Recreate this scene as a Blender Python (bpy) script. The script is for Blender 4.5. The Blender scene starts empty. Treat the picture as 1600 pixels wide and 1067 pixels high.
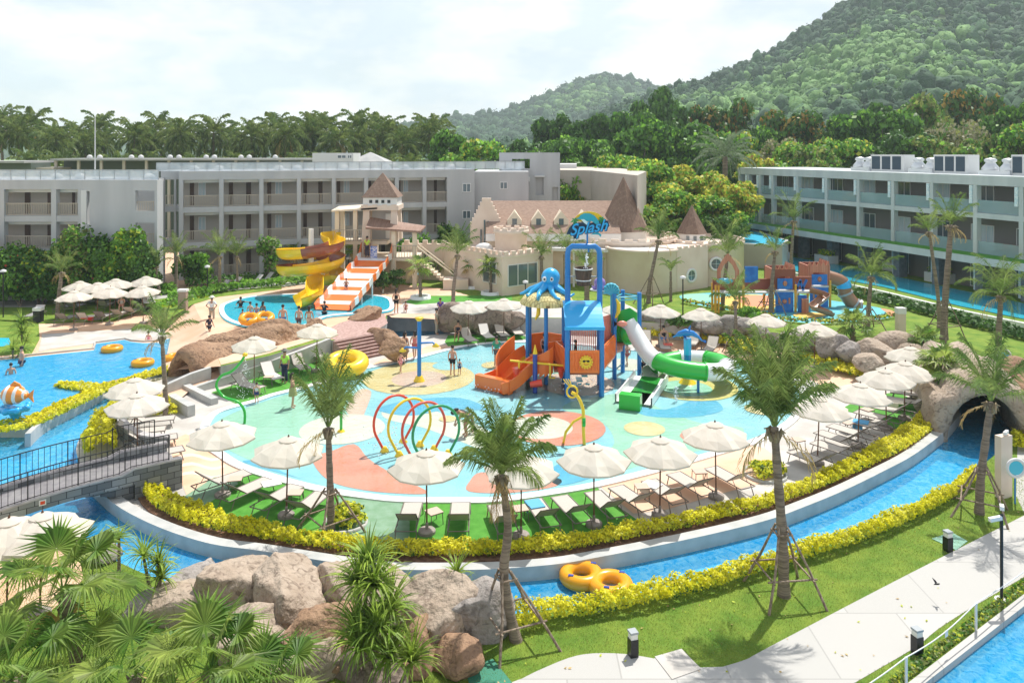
import bpy, math, random
import numpy as np
from mathutils import Vector, Matrix
R = math.radians
rnd = random.Random(7)
nrg = np.random.default_rng(11)
sc = bpy.context.scene
COL = sc.collection
# ---------------- camera, sky, sun, exposure ----------------
CAMH, F, UC, HZ = 12.0, 1200.0, 800.0, 238.0
cam = bpy.data.objects.new('camera', bpy.data.cameras.new('camera'))
COL.objects.link(cam); sc.camera = cam
cam.location = (0, 0, CAMH); cam.rotation_euler = (R(90), 0, 0)
cam.data.sensor_width = 36; cam.data.lens = 27
cam.data.shift_y = -(533.5 - HZ) / 1600
cam.data.clip_start = 0.1; cam.data.clip_end = 6000
SUN_EL, SUN_AZ = R(60), R(32)
sdir = Vector((math.sin(SUN_AZ) * math.cos(SUN_EL), math.cos(SUN_AZ) * math.cos(SUN_EL), math.sin(SUN_EL)))
sun = bpy.data.objects.new('sun', bpy.data.lights.new('sun', 'SUN'))
COL.objects.link(sun); sun.rotation_euler = sdir.to_track_quat('Z', 'Y').to_euler()
sun.data.energy = 5.0; sun.data.angle = R(0.6); sun.data.color = (1, .965, .9)
w = bpy.data.worlds.new('World'); sc.world = w; w.use_nodes = True
nt = w.node_tree; N = nt.nodes; L = nt.links
bg = N['Background']
sky = N.new('ShaderNodeTexSky'); sky.sky_type = 'NISHITA'; sky.sun_disc = False
sky.sun_elevation = SUN_EL; sky.sun_rotation = SUN_AZ; sky.air_density = 1.2; sky.dust_density = 2.0
tc = N.new('ShaderNodeTexCoord'); mp = N.new('ShaderNodeMapping'); mp.inputs['Scale'].default_value = (1, 1, 2.3)
L.new(tc.outputs['Generated'], mp.inputs['Vector'])
cn = N.new('ShaderNodeTexNoise'); cn.inputs['Scale'].default_value = 3.2; cn.inputs['Detail'].default_value = 8
cn.inputs['Roughness'].default_value = .58; cn.inputs['Distortion'].default_value = .35
L.new(mp.outputs[0], cn.inputs['Vector'])
cr = N.new('ShaderNodeValToRGB'); cr.color_ramp.elements[0].position = .30; cr.color_ramp.elements[0].color = (.72,)*3 + (1,)
cr.color_ramp.elements[1].position = .62; cr.color_ramp.elements[1].color = (1, 1, 1, 1)
L.new(cn.outputs['Fac'], cr.inputs[0])
cn2 = N.new('ShaderNodeTexNoise'); cn2.inputs['Scale'].default_value = 7; cn2.inputs['Detail'].default_value = 6
L.new(mp.outputs[0], cn2.inputs['Vector'])
cc = N.new('ShaderNodeValToRGB'); cc.color_ramp.elements[0].position = .40; cc.color_ramp.elements[0].color = (8.4, 9.5, 10.6, 1)
cc.color_ramp.elements[1].position = .6; cc.color_ramp.elements[1].color = (11.6, 11.6, 11.5, 1)
L.new(cn2.outputs['Fac'], cc.inputs[0])
sx_ = N.new('ShaderNodeSeparateXYZ'); L.new(tc.outputs['Generated'], sx_.inputs[0])
el = N.new('ShaderNodeMapRange'); el.inputs[1].default_value = .38; el.inputs[2].default_value = .75; el.inputs[3].default_value = 1; el.inputs[4].default_value = .35; L.new(sx_.outputs['Z'], el.inputs[0])
cm_ = N.new('ShaderNodeMath'); cm_.operation = 'MULTIPLY'; L.new(cr.outputs[0], cm_.inputs[0]); L.new(el.outputs[0], cm_.inputs[1])
mx = N.new('ShaderNodeMixRGB'); L.new(cm_.outputs[0], mx.inputs[0]); L.new(sky.outputs[0], mx.inputs[1]); L.new(cc.outputs[0], mx.inputs[2])
L.new(mx.outputs[0], bg.inputs['Color']); bg.inputs['Strength'].default_value = .092
sc.view_settings.view_transform = 'Standard'; sc.view_settings.look = 'None'
sc.view_settings.exposure = 0.12; sc.view_settings.gamma = 1
sc.cycles.max_bounces = 6; sc.cycles.transparent_max_bounces = 16; sc.cycles.volume_bounces = 1
sc.cycles.use_adaptive_sampling = True; sc.cycles.use_denoising = True
sc.cycles.caustics_reflective = False; sc.cycles.caustics_refractive = False
# ---------------- coordinates ----------------
def G(u, v, z=0.0):                       # a spot of the picture seen on the level z
    Y = F * (CAMH - z) / (v - HZ)
    return Vector(((u - UC) * Y / F, Y, z))
def Hh(u, v, Y):                          # a spot of the picture at distance Y
    return Vector(((u - UC) * Y / F, Y, CAMH - (v - HZ) * Y / F))
# ---------------- materials ----------------
MATS = {}
def M(name, col, rough=.7, col2=None, scale=4.0, bump=0.0, bscale=None, metal=0.0, spec=.4, detail=5, island=0.0,
      trans=0.0, alpha=None, coord='Object', lo=.38, hi=.62, coat=0.0, brick=None, stretch=None, bdist=.02, vert=False):
    if name in MATS: return MATS[name]
    m = bpy.data.materials.new(name); m.use_nodes = True; MATS[name] = m
    nt = m.node_tree; N = nt.nodes; L = nt.links; b = N['Principled BSDF']
    b.inputs['Roughness'].default_value = rough; b.inputs['Metallic'].default_value = metal
    b.inputs['Specular IOR Level'].default_value = spec; b.inputs['Coat Weight'].default_value = coat
    c = tuple(col) + (1,)
    b.inputs['Base Color'].default_value = c
    tc = N.new('ShaderNodeTexCoord'); vec = tc.outputs[coord]
    if stretch or vert:
        mp = N.new('ShaderNodeMapping'); mp.inputs['Scale'].default_value = stretch or (1,1,1); mp.inputs['Rotation'].default_value = (R(-90) if vert else 0,0,0); L.new(vec, mp.inputs['Vector']); vec = mp.outputs[0]
    out = None
    if brick:
        bt = N.new('ShaderNodeTexBrick'); L.new(vec, bt.inputs['Vector'])
        bt.inputs['Color1'].default_value = c; bt.inputs['Color2'].default_value = tuple(col2) + (1,)
        bt.inputs['Mortar'].default_value = tuple(brick[0]) + (1,); bt.inputs['Scale'].default_value = brick[1]
        bt.inputs['Mortar Size'].default_value = brick[2]; bt.inputs['Brick Width'].default_value = brick[3]; bt.inputs['Row Height'].default_value = brick[4]
        out = bt.outputs['Color']
    elif col2 is not None:
        n = N.new('ShaderNodeTexNoise'); n.inputs['Scale'].default_value = scale; n.inputs['Detail'].default_value = detail
        L.new(vec, n.inputs['Vector'])
        r = N.new('ShaderNodeValToRGB'); r.color_ramp.elements[0].position = lo; r.color_ramp.elements[1].position = hi
        r.color_ramp.elements[0].color = c; r.color_ramp.elements[1].color = tuple(col2) + (1,)
        L.new(n.outputs['Fac'], r.inputs[0]); out = r.outputs[0]
    if island > 0:
        g = N.new('ShaderNodeNewGeometry'); mr = N.new('ShaderNodeMapRange')
        mr.inputs[3].default_value = 1 - island; mr.inputs[4].default_value = 1 + island
        L.new(g.outputs['Random Per Island'], mr.inputs[0])
        hs = N.new('ShaderNodeHueSaturation'); L.new(mr.outputs[0], hs.inputs['Value'])
        if out: L.new(out, hs.inputs['Color'])
        else: hs.inputs['Color'].default_value = c
        out = hs.outputs[0]
    if out: L.new(out, b.inputs['Base Color'])
    if bump:
        n = N.new('ShaderNodeTexNoise'); n.inputs['Scale'].default_value = bscale or scale * 3; n.inputs['Detail'].default_value = 6
        L.new(vec, n.inputs['Vector'])
        bp = N.new('ShaderNodeBump'); bp.inputs['Strength'].default_value = bump; bp.inputs['Distance'].default_value = bdist
        L.new(n.outputs['Fac'], bp.inputs['Height']); L.new(bp.outputs[0], b.inputs['Normal'])
    if trans > 0:
        tr = N.new('ShaderNodeBsdfTranslucent'); ms = N.new('ShaderNodeMixShader'); ms.inputs[0].default_value = min(.6, trans*1.5)
        if out: L.new(out, tr.inputs['Color'])
        else: tr.inputs['Color'].default_value = c
        L.new(b.outputs[0], ms.inputs[1]); L.new(tr.outputs[0], ms.inputs[2]); L.new(ms.outputs[0], N['Material Output'].inputs['Surface'])
    if alpha is not None:
        b.inputs['Alpha'].default_value = alpha
    return m
def leafmat(name, c1, c2, island=.35, trans=.3, rough=.5, scale=.8):
    return M(name, c1, rough, c2, scale=scale, island=island, trans=trans, spec=.35)
def water(name, tint, scale, bump=.35, dist=.05, gloss_rough=.06, stretch=None, body=None, foam_speckle=None, bf=.4):
    if name in MATS: return MATS[name]
    m = bpy.data.materials.new(name); m.use_nodes = True; MATS[name] = m
    nt = m.node_tree; N = nt.nodes; L = nt.links; N.remove(N['Principled BSDF'])
    tc = N.new('ShaderNodeTexCoord'); mp = N.new('ShaderNodeMapping'); L.new(tc.outputs['Object'], mp.inputs[0])
    if stretch: mp.inputs['Scale'].default_value = stretch
    n = N.new('ShaderNodeTexNoise'); n.inputs['Scale'].default_value = scale; n.inputs['Detail'].default_value = 4; n.inputs['Distortion'].default_value = .6
    L.new(mp.outputs[0], n.inputs['Vector'])
    bp = N.new('ShaderNodeBump'); bp.inputs['Strength'].default_value = bump; bp.inputs['Distance'].default_value = dist
    L.new(n.outputs['Fac'], bp.inputs['Height'])
    fr = N.new('ShaderNodeFresnel'); fr.inputs['IOR'].default_value = 1.33; L.new(bp.outputs[0], fr.inputs['Normal'])
    gl = N.new('ShaderNodeBsdfGlossy'); gl.inputs['Roughness'].default_value = gloss_rough; L.new(bp.outputs[0], gl.inputs['Normal'])
    rf = N.new('ShaderNodeBsdfTransparent'); rf.inputs['Color'].default_value = tuple(tint) + (1,)
    base = rf.outputs[0]
    if body:   # scattering body colour; pale noise paints sunlit ripple speckle along with foam
        n2 = N.new('ShaderNodeTexNoise'); n2.inputs['Scale'].default_value = scale*2.6; n2.inputs['Detail'].default_value = 7; n2.inputs['Roughness'].default_value = .65; n2.inputs['Distortion'].default_value = 1.2; L.new(mp.outputs[0], n2.inputs['Vector'])
        rr = N.new('ShaderNodeValToRGB'); rr.color_ramp.elements[0].position = .38; rr.color_ramp.elements[1].position = .8; rr.color_ramp.elements[0].color = tuple(body)+(1,); rr.color_ramp.elements[1].color = tuple(foam_speckle)+(1,); L.new(n2.outputs['Fac'], rr.inputs[0])
        df = N.new('ShaderNodeBsdfDiffuse'); L.new(rr.outputs[0], df.inputs['Color']); L.new(bp.outputs[0], df.inputs['Normal'])
        m2 = N.new('ShaderNodeMixShader'); m2.inputs[0].default_value = bf; L.new(rf.outputs[0], m2.inputs[1]); L.new(df.outputs[0], m2.inputs[2]); base = m2.outputs[0]
    ms = N.new('ShaderNodeMixShader'); L.new(fr.outputs[0], ms.inputs[0]); L.new(base, ms.inputs[1]); L.new(gl.outputs[0], ms.inputs[2])
    L.new(ms.outputs[0], N['Material Output'].inputs['Surface'])
    return m
# ---------------- mesh building ----------------
class MB:
    def __init__(s): s.v = []; s.f = []; s.m = []; s.sm = []
    def add(s, vs, fs, mi=0, smooth=False):
        o = len(s.v); s.v.extend([tuple(p) for p in vs])
        s.f.extend([[o + i for i in f] for f in fs]); s.m.extend([mi] * len(fs)); s.sm.extend([smooth] * len(fs)); return s
    def box(s, x0, x1, y0, y1, z0, z1, mi=0):
        vs = [(x, y, z) for z in (z0, z1) for y in (y0, y1) for x in (x0, x1)]
        return s.add(vs, [[0,2,3,1],[4,5,7,6],[0,1,5,4],[2,6,7,3],[1,3,7,5],[0,4,6,2]], mi)
    def cbox(s, c, d, rz=0, mi=0, rx=0, ry=0):
        m = Matrix.Rotation(rz, 3, 'Z') @ Matrix.Rotation(ry, 3, 'Y') @ Matrix.Rotation(rx, 3, 'X')
        vs = [Vector(c) + m @ Vector((x*d[0]/2, y*d[1]/2, z*d[2]/2)) for z in (-1,1) for y in (-1,1) for x in (-1,1)]
        return s.add(vs, [[0,2,3,1],[4,5,7,6],[0,1,5,4],[2,6,7,3],[1,3,7,5],[0,4,6,2]], mi)
    def prism(s, poly, z0, z1, mi=0, mside=None):
        n = len(poly); a = sum(poly[i][0]*poly[(i+1)%n][1]-poly[(i+1)%n][0]*poly[i][1] for i in range(n))
        if a < 0: poly = poly[::-1]
        zf = (lambda p, z: z) if z1 is not None else (lambda p, z: p[2])
        vs = [(p[0], p[1], z0) for p in poly] + [(p[0], p[1], (z1 if z1 is not None else p[2])) for p in poly]
        s.add(vs, [list(range(n, 2*n)), list(range(n))[::-1]], mi)
        s.add(vs, [[i, (i+1)%n, n+(i+1)%n, n+i] for i in range(n)], mi if mside is None else mside); return s
    def sheet(s, poly, z=None, mi=0):
        n = len(poly); a = sum(poly[i][0]*poly[(i+1)%n][1]-poly[(i+1)%n][0]*poly[i][1] for i in range(n))
        if a < 0: poly = poly[::-1]
        return s.add([(p[0], p[1], p[2] if z is None else z) for p in poly], [list(range(n))], mi)
    def tube(s, pts, r, n=8, mi=0, caps=True, smooth=True, closed=False):
        pts = [Vector(p) for p in pts]; k = len(pts)
        rs = r if isinstance(r, (list, tuple)) else [r] * k
        vs = []; up = None
        for i, p in enumerate(pts):
            if closed: t = pts[(i+1) % k] - pts[i-1]
            else: t = pts[min(i+1, k-1)] - pts[max(i-1, 0)]
            if t.length < 1e-9: t = Vector((0,0,1))
            t.normalize()
            if up is None:
                up = Vector((0,0,1)) if abs(t.z) < .9 else Vector((1,0,0))
            a = (up - t * up.dot(t))
            if a.length < 1e-4: a = t.orthogonal()
            a.normalize(); up = a; b = t.cross(a)
            for j in range(n):
                q = 2*math.pi*j/n; vs.append(p + (a*math.cos(q) + b*math.sin(q)) * rs[i])
        fs = []
        for i in range(k if closed else k-1):
            i2 = (i+1) % k
            for j in range(n): fs.append([i*n+j, i2*n+j, i2*n+(j+1)%n, i*n+(j+1)%n][::-1])
        s.add(vs, fs, mi, smooth)
        if caps and not closed: s.add(vs, [list(range(n)), list(range((k-1)*n, k*n))[::-1]], mi)
        return s
    def lathe(s, prof, c=(0,0,0), n=16, mi=0, smooth=True, caps=True, a0=0, a1=2*math.pi, sx=1, sy=1):
        full = abs(a1-a0-2*math.pi) < 1e-6; m = n if full else n+1
        vs = [(c[0]+r*sx*math.cos(a0+(a1-a0)*j/n), c[1]+r*sy*math.sin(a0+(a1-a0)*j/n), c[2]+z) for r, z in prof for j in range(m)]
        fs = [[i*m+j, i*m+(j+1)%m, (i+1)*m+(j+1)%m, (i+1)*m+j] for i in range(len(prof)-1) for j in range(n)]
        s.add(vs, fs, mi, smooth)
        if caps and full: s.add(vs, [list(range(m))[::-1], list(range((len(prof)-1)*m, len(prof)*m))], mi)
        return s
    def ball(s, c, r, n=12, mi=0, sc3=(1,1,1), rot=None):
        k = n//2+1; vs = []
        for i in range(k+1):
            th = math.pi*i/k
            for j in range(n):
                p = Vector((math.sin(th)*math.cos(2*math.pi*j/n)*sc3[0], math.sin(th)*math.sin(2*math.pi*j/n)*sc3[1], math.cos(th)*sc3[2])) * r
                if rot: p = rot @ p
                vs.append(Vector(c)+p)
        return s.add(vs, [[i*n+j, (i+1)*n+j, (i+1)*n+(j+1)%n, i*n+(j+1)%n] for i in range(k) for j in range(n)], mi, True)
    def ext(s, poly2, origin, ax, ay, thick, mi=0):   # polygon in plane (ax,ay), extruded both ways along the normal
        o = Vector(origin); ax = Vector(ax).normalized(); ay = Vector(ay).normalized(); nn = ax.cross(ay); n = len(poly2)
        a = sum(poly2[i][0]*poly2[(i+1)%n][1]-poly2[(i+1)%n][0]*poly2[i][1] for i in range(n))
        if a < 0: poly2 = poly2[::-1]
        vs = [o+ax*x+ay*y+nn*(k*thick/2) for k in (-1, 1) for x, y in poly2]
        return s.add(vs, [list(range(n))[::-1], list(range(n, 2*n))] + [[i, (i+1)%n, n+(i+1)%n, n+i] for i in range(n)], mi)
    def build(s, name, mats, parent=None, loc=None, rz=0):
        me = bpy.data.meshes.new(name); me.from_pydata(s.v, [], s.f)
        if not isinstance(mats, (list, tuple)): mats = [mats]
        for m in mats: me.materials.append(m)
        if s.f:
            me.polygons.foreach_set('material_index', s.m); me.polygons.foreach_set('use_smooth', s.sm)
        me.update()
        o = bpy.data.objects.new(name, me); COL.objects.link(o)
        if parent: o.parent = parent
        if loc is not None: o.location = loc
        o.rotation_euler.z = rz
        return o
def quads(name, V, mi, mats, parent=None, loc=None, smooth=False, tri=None):
    """V: (n,4,3) array of quads"""
    n = len(V); me = bpy.data.meshes.new(name)
    me.vertices.add(n*4); me.vertices.foreach_set('co', np.ascontiguousarray(V, dtype=np.float32).ravel())
    me.loops.add(n*4); me.loops.foreach_set('vertex_index', np.arange(n*4, dtype=np.int32))
    me.polygons.add(n); me.polygons.foreach_set('loop_start', np.arange(0, n*4, 4, dtype=np.int32))
    for m in mats: me.materials.append(m)
    me.polygons.foreach_set('material_index', np.asarray(mi, dtype=np.int32))
    me.update(calc_edges=True); me.validate()
    o = bpy.data.objects.new(name, me); COL.objects.link(o)
    if parent: o.parent = parent
    if loc is not None: o.location = loc
    return o
def unit(a): return a / (np.linalg.norm(a, axis=-1, keepdims=True) + 1e-9)
def leafquads(P, Nn, size, rg, aspect=1.6, jit=.6, szvar=.35):
    n = len(P); nn = unit(Nn + rg.normal(0, jit, (n, 3)))
    t = unit(np.cross(nn, rg.normal(0, 1, (n, 3)))); b = np.cross(nn, t)
    s = (size * (1 + rg.uniform(-szvar, szvar, n)))[:, None]
    return np.stack([P - t*s*aspect/2, P - b*s/2, P + t*s*aspect/2, P + b*s/2], 1)
# ---------------- things ----------------
def tag(o, label, cat, group=None, kind=None):
    if label: o['label'] = label
    if cat: o['category'] = cat
    if group: o['group'] = group
    if kind: o['kind'] = kind
    return o
def thing(name, label, cat, loc=(0,0,0), rz=0, group=None, kind=None):
    o = bpy.data.objects.new(name, None); COL.objects.link(o); o.location = loc; o.rotation_euler.z = rz
    o.empty_display_size = .3
    return tag(o, label, cat, group, kind)
def struct(o): o['kind'] = 'structure'; return o
def dup(root, loc, rz=0, label=None, group=None, s=None):
    def cp(o, par):
        c = o.copy(); COL.objects.link(c); c.parent = par
        for ch in KIDS.get(o.name, []): cp(ch, c)
        return c
    if root.name not in CACHED:
        CACHED.add(root.name)
        def walk(o):
            KIDS[o.name] = list(o.children)
            for c in o.children: walk(c)
        walk(root)
    r = cp(root, None); r.location = loc; r.rotation_euler = (0, 0, rz)
    if label: r['label'] = label
    if group: r['group'] = group
    if s is not None: r.scale = (s, s, s) if not hasattr(s, '__len__') else s
    return r
KIDS = {}; CACHED = set()
USED = set()
def place(root, loc, rz=0, label=None, group=None, s=None):
    if root.name not in USED:
        USED.add(root.name); dup_ready = dup  # first use moves the source itself
        if root.name not in CACHED:
            CACHED.add(root.name)
            def walk(o):
                KIDS[o.name] = list(o.children)
                for c in o.children: walk(c)
            walk(root)
        root.location = loc; root.rotation_euler = (0, 0, rz)
        if label: root['label'] = label
        if group: root['group'] = group
        if s is not None: root.scale = (s, s, s) if not hasattr(s, '__len__') else s
        return root
    return dup(root, loc, rz, label, group, s)
def smooth_poly(pts, k=4, closed=True):
    out = []; n = len(pts); P = [Vector(p) for p in pts]
    rng = range(n) if closed else range(n-1)
    for i in rng:
        g = (lambda j: P[j % n]) if closed else (lambda j: P[max(0, min(n-1, j))])
        a, b, c, d = g(i-1), g(i), g(i+1), g(i+2)
        for q in range(k):
            t = q/k
            out.append(.5*((2*b)+(c-a)*t+(2*a-5*b+4*c-d)*t*t+(3*b-a-3*c+d)*t**3))
    if not closed: out.append(P[-1])
    return out
def GP(pts, z=0.0): return [G(u, v, z) for u, v in pts]
def SP(pts, z=0.0, k=4): return smooth_poly(GP(pts, z), k)
def SL(pts, z=0.0, k=4): return smooth_poly(GP(pts, z), k, False)
def offset_line(P, d):
    out = []
    for i in range(len(P)):
        t = P[min(i+1, len(P)-1)] - P[max(i-1, 0)]; t = Vector((t.x, t.y, 0))
        t = t.normalized() if t.length > 1e-9 else Vector((1,0,0))
        out.append(P[i] + Vector((-t.y, t.x, 0))*d)
    return out
def band(a, b, z0, z1, mb, mi=0):
    """solid band between lines a and b"""
    n = len(a)
    vs = [(p.x,p.y,z0) for p in a]+[(p.x,p.y,z0) for p in b]+[(p.x,p.y,z1) for p in a]+[(p.x,p.y,z1) for p in b]
    fs = []
    for i in range(n-1):
        fs += [[2*n+i, 2*n+i+1, 3*n+i+1, 3*n+i], [i, i+1, 2*n+i+1, 2*n+i][::-1], [n+i, n+i+1, 3*n+i+1, 3*n+i]]
    fs += [[0, n, 3*n, 2*n], [n-1, 2*n-1, 4*n-1, 3*n-1]]
    mb.add(vs, fs, mi)
def inside(poly, x, y):
    c = False; n = len(poly); j = n-1
    for i in range(n):
        xi, yi, xj, yj = poly[i][0], poly[i][1], poly[j][0], poly[j][1]
        if (yi > y) != (yj > y) and x < (xj-xi)*(y-yi)/(yj-yi)+xi: c = not c
        j = i
    return c
# ================= ground, decks, water =================
m_ground = M('m_ground', (.10,.13,.05), .95, (.16,.16,.08), scale=.05)
m_lawn = M('m_lawn', (.11,.23,.02), .9, (.25,.34,.04), scale=1.3, bump=.9, bscale=45, bdist=.05, detail=12, lo=.3, hi=.72)
m_turf = M('m_turf', (.06,.25,.02), .85, (.09,.31,.035), scale=3, bump=.3, bscale=80)
m_turfwet = M('m_turfwet', (.16,.30,.17), .5, (.22,.36,.24), scale=3, bump=.2, bscale=60)
m_conc = M('m_conc', (.50,.48,.45), .8, (.60,.57,.54), scale=1.6, bump=.1, bscale=40)
m_path = M('m_path', (.44,.43,.405), .8, (.49,.475,.45), scale=.8, bump=.15, bscale=60, detail=8, brick=((.36,.35,.33), .4, .008, 1.0, 1.0))
m_wall = M('m_wall', (.42,.43,.42), .8, (.53,.52,.50), scale=1.5, bump=.1, bscale=30)
m_peach = M('m_peach', (.68,.43,.28), .75, (.72,.51,.37), scale=.6, bump=.06, bscale=60, detail=3)
m_greydeck = M('m_greydeck', (.45,.42,.385), .75, (.56,.53,.49), scale=.9, bump=.06, bscale=60, detail=6)
m_white = M('m_whiterim', (.82,.82,.82), .5)
m_soil = M('m_soil', (.14,.07,.045), .95, (.25,.14,.09), scale=8, bump=.6, bscale=30, bdist=.05)
m_tile = M('m_tile', (.03,.50,.86), .4, (.06,.60,.92), scale=1.2, brick=((.10,.64,.93), 3.2, .01, .5, .5))
m_tile2 = M('m_tile2', (.04,.46,.66), .4, (.06,.52,.72), scale=1.2, brick=((.08,.55,.75), 2.5, .01, .5, .5))
m_tile3 = M('m_tile3', (.01,.42,.66), .4, (.02,.48,.72), scale=1.2, brick=((.05,.5,.75), 2.5, .01, .5, .5))
m_water = water('m_water', (.84,.98,1.0), 1.7, .45, .1, body=(.005,.38,.80), foam_speckle=(.33,.78,.94), bf=.45)
m_water2 = water('m_water_calm', (.8,.96,1.0), 1.6, .45, .06, body=(.02,.56,.74), foam_speckle=(.16,.76,.86), bf=.55)
m_film = water('m_film', (.92,.98,1.0), 3.2, .7, .05, body=(.30,.66,.72), foam_speckle=(.86,.92,.92), bf=.07)
gb = MB(); gb.sheet([(-4000,-50),(4000,-50),(4000,5000),(-4000,5000)], -1.25)
struct(gb.build('ground', m_ground))
# --- river bed and river water
isl_front = [(140,747),(152,762),(190,793),(253,824),(329,848),(400,858),(463,868),(542,880),(618,888),(700,889),(775,887.5),(860,881),(914,873),(1028,851),(1129,829),(1200,811),(1245,795),(1314,767),(1380,735),(1428,709),(1478,671),(1500,645)]
isl_rest = [(1496,618),(1470,596),(1440,580),(1400,572),(1342,561),(1296,550),(1261,542),(1215,531),(1114,521),(1005,512),(900,508),(800,508),(690,522),(560,530),(420,545),(330,575),(262,588),(215,597),(177,625),(150,650),(127,680),(119,702),(124,724)]
FL = SL(isl_front, .15, 4); RL = SL(isl_rest, .0, 4)
out_edge = [(-300,760),(-100,775),(20,800),(101,828),(142,853),(182,876),(250,905),(330,926),(420,942),(520,955),(620,962),(760,962),(800,959),(901,945),(977,930),(1116,900),(1200,876),(1276,853),(1326,835),(1377,816),(1440,790),(1478,768),(1520,738),(1560,705),(1590,670),(1596,640),(1570,612),(1530,592),(1480,578)]
OE = SL(out_edge, 0, 4)
rb = MB(); rb.sheet([(-34,14),(26,14),(30,30),(30,62),(-34,62)], -.66)
struct(rb.build('river_bed', m_tile))
rw = MB(); rw.sheet([(-60,14.5),(26,14.5),(30,30),(30,62),(-60,62)], -.27)
struct(rw.build('river_water', m_water))
# --- the ring island with the splash pool
ISL = FL + RL
db = MB(); db.prism([(p.x,p.y) for p in ISL], -1.24, 0.0, 0, 1)
struct(db.build('pool_deck', [m_greydeck, m_tile]))
wl = MB(); band(offset_line(FL,-.03), offset_line(FL, .36), -.36, .15, wl)
tag(wl.build('river_wall', m_wall), 'long curved grey concrete kerb wall on the inner bank of the river', 'kerb wall')
RB = [p for p in SL([(1496,624),(1470,600),(1440,583),(1400,573),(1342,562),(1296,551),(1261,543),(1215,532),(1114,522),(1005,513),(900,509),(840,508)], 0, 3)]
wl = MB(); band(RB, offset_line(RB, .3), -1.23, .2, wl)
tag(wl.build('river_wall', m_wall), 'low pale concrete kerb along the river behind the splash pool, in front of the grey rocks', 'kerb wall')
# --- front lawn with path and corner pool
lawn = OE + [Vector(p) for p in ((26,50,0),(45,50,0),(45,32,0))] + GP([(1900,740),(1600,931),(1423,1067),(1300,1150)]) + [Vector(p) for p in ((6,10,0),(-40,10,0),(-40,26,0))]
lb = MB(); lb.prism([(p.x,p.y) for p in lawn], -1.24, 0.0, 0, 1)
struct(lb.build('lawn', [m_lawn, m_tile]))
pth = SL([(700,1090),(800,1065),(838,1048),(889,1027),(927,1020),(977,1021),(1022,1028)],.008,3)+GP([(1066,1015),(1094,1042)],.008)+SL([(1129,1041),(1167,1029),(1200,1011),(1397,908),(1600,805),(1760,725)],.008,3)+GP([(1760,815),(1600,901)],.008)+SL([(1514,951),(1466,982),(1428,1012),(1334,1067),(1200,1150)],.008,3)+[Vector((-3,12,.008))]
pb = MB(); pb.sheet([(p.x,p.y) for p in pth], .008); struct(pb.build('footpath', m_path))
pb = MB(); pb.sheet([(p.x,p.y) for p in GP([(1590,690),(1660,690),(1750,760),(1600,800),(1588,775)],.012)], .006); struct(pb.build('footpath', m_path))
pb = MB(); pb.sheet([(p.x,p.y) for p in GP([(-200,850),(60,850),(125,868),(130,905),(90,945),(40,985),(-200,1000)],.008)], .008); struct(pb.build('patio', m_peach))
cp = GP([(1423,1067),(1600,931),(1900,740)]); ci = GP([(1450,1067),(1600,950),(1900,757)]); 
cp = [G(1250,1205)]+cp; ci = [G(1275,1210)]+ci
cb = MB(); band(ci, cp, -1.2, .06, cb)
tag(cb.build('pool_coping', m_path), 'white stone pool edge crossing the bottom right corner of the photo', 'pool edge')
fb = MB(); fb.sheet([(p.x,p.y) for p in (ci+[Vector((30,20,0)),Vector((20,10,0)),Vector((9,10,0))])], -1.0)
fb.sheet([(p.x,p.y) for p in (ci+[ci[-1]+Vector((2,-1.5,0)), ci[2]+Vector((1.1,-1.3,0)), ci[0]+Vector((1.1,-1.3,0))])], -.62, 1)
struct(fb.build('pool_floor', [m_tile, m_tile]))
fb = MB(); fb.sheet([(p.x,p.y) for p in (ci+[Vector((30,20,0)),Vector((20,10,0)),Vector((9,10,0))])], -.1)
struct(fb.build('pool_water', m_water))
# --- low terrace on the left (z .4) and its pool
ZL = .15; ZU = 1.0
ld = [(-900,668),(45,668),(70,660),(110,640),(150,618),(178,601),(215,590),(262,577),(300,575),(330,560),(262,528),(235,470),(235,430)]
LD = GP(ld, ZL) + [Vector((-34.1,140,ZL)), Vector((-900,140,ZL))]
lb = MB(); lb.prism([(p.x,p.y) for p in LD], -1.24, ZL, 0, 1); struct(lb.build('terrace', [m_peach, m_wall]))
# --- upper ground at the back (z 1)
pu = [(2600,760),(1700,640),(1600,590),(1540,584),(1480,577),(1440,566),(1400,557),(1342,550),(1296,540),(1261,531),(1215,520),(1114,511),(1005,503),(900,498),(800,496),(687,488.5),(606,488.5),(603,505),(578,522),(525,532),(505,531),(420,556),(345,572),(335,545),(300,470),(270,430)]
PU = GP(pu, ZU)
PU = PU + [Vector((-30.4,140,ZU)), Vector((-900,141,ZU)), Vector((-900,1500,ZU)), Vector((1500,1500,ZU)), Vector((900,60,ZU))]
ub = MB(); ub.prism([(p.x,p.y) for p in PU], -1.24, ZU, 0, 1); struct(ub.build('upper_ground', [m_lawn, m_wall]))
rp = MB(); A = [G(u,v,ZL+.004) for u,v in [(250,580),(262,528),(235,470),(235,430)]]+[Vector((-34.1,140,ZL))]; B = [G(u,v,ZU+.004) for u,v in [(345,572),(335,545),(300,470),(270,430)]]+[Vector((-30.4,140,ZU))]
for i in range(4): rp.add([A[i],B[i],B[i+1],A[i+1]], [[0,1,2,3]])
struct(rp.build('ramp', m_peach))
def sheetobj(name, pts, z, mat, k=4, smooth=True, kind='structure'):
    P = SP(pts, z, k) if smooth else GP(pts, z)
    b = MB(); b.sheet([(p.x,p.y) for p in P], z); o = b.build(name, mat)
    if kind: o['kind'] = kind
    return o, P
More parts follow.
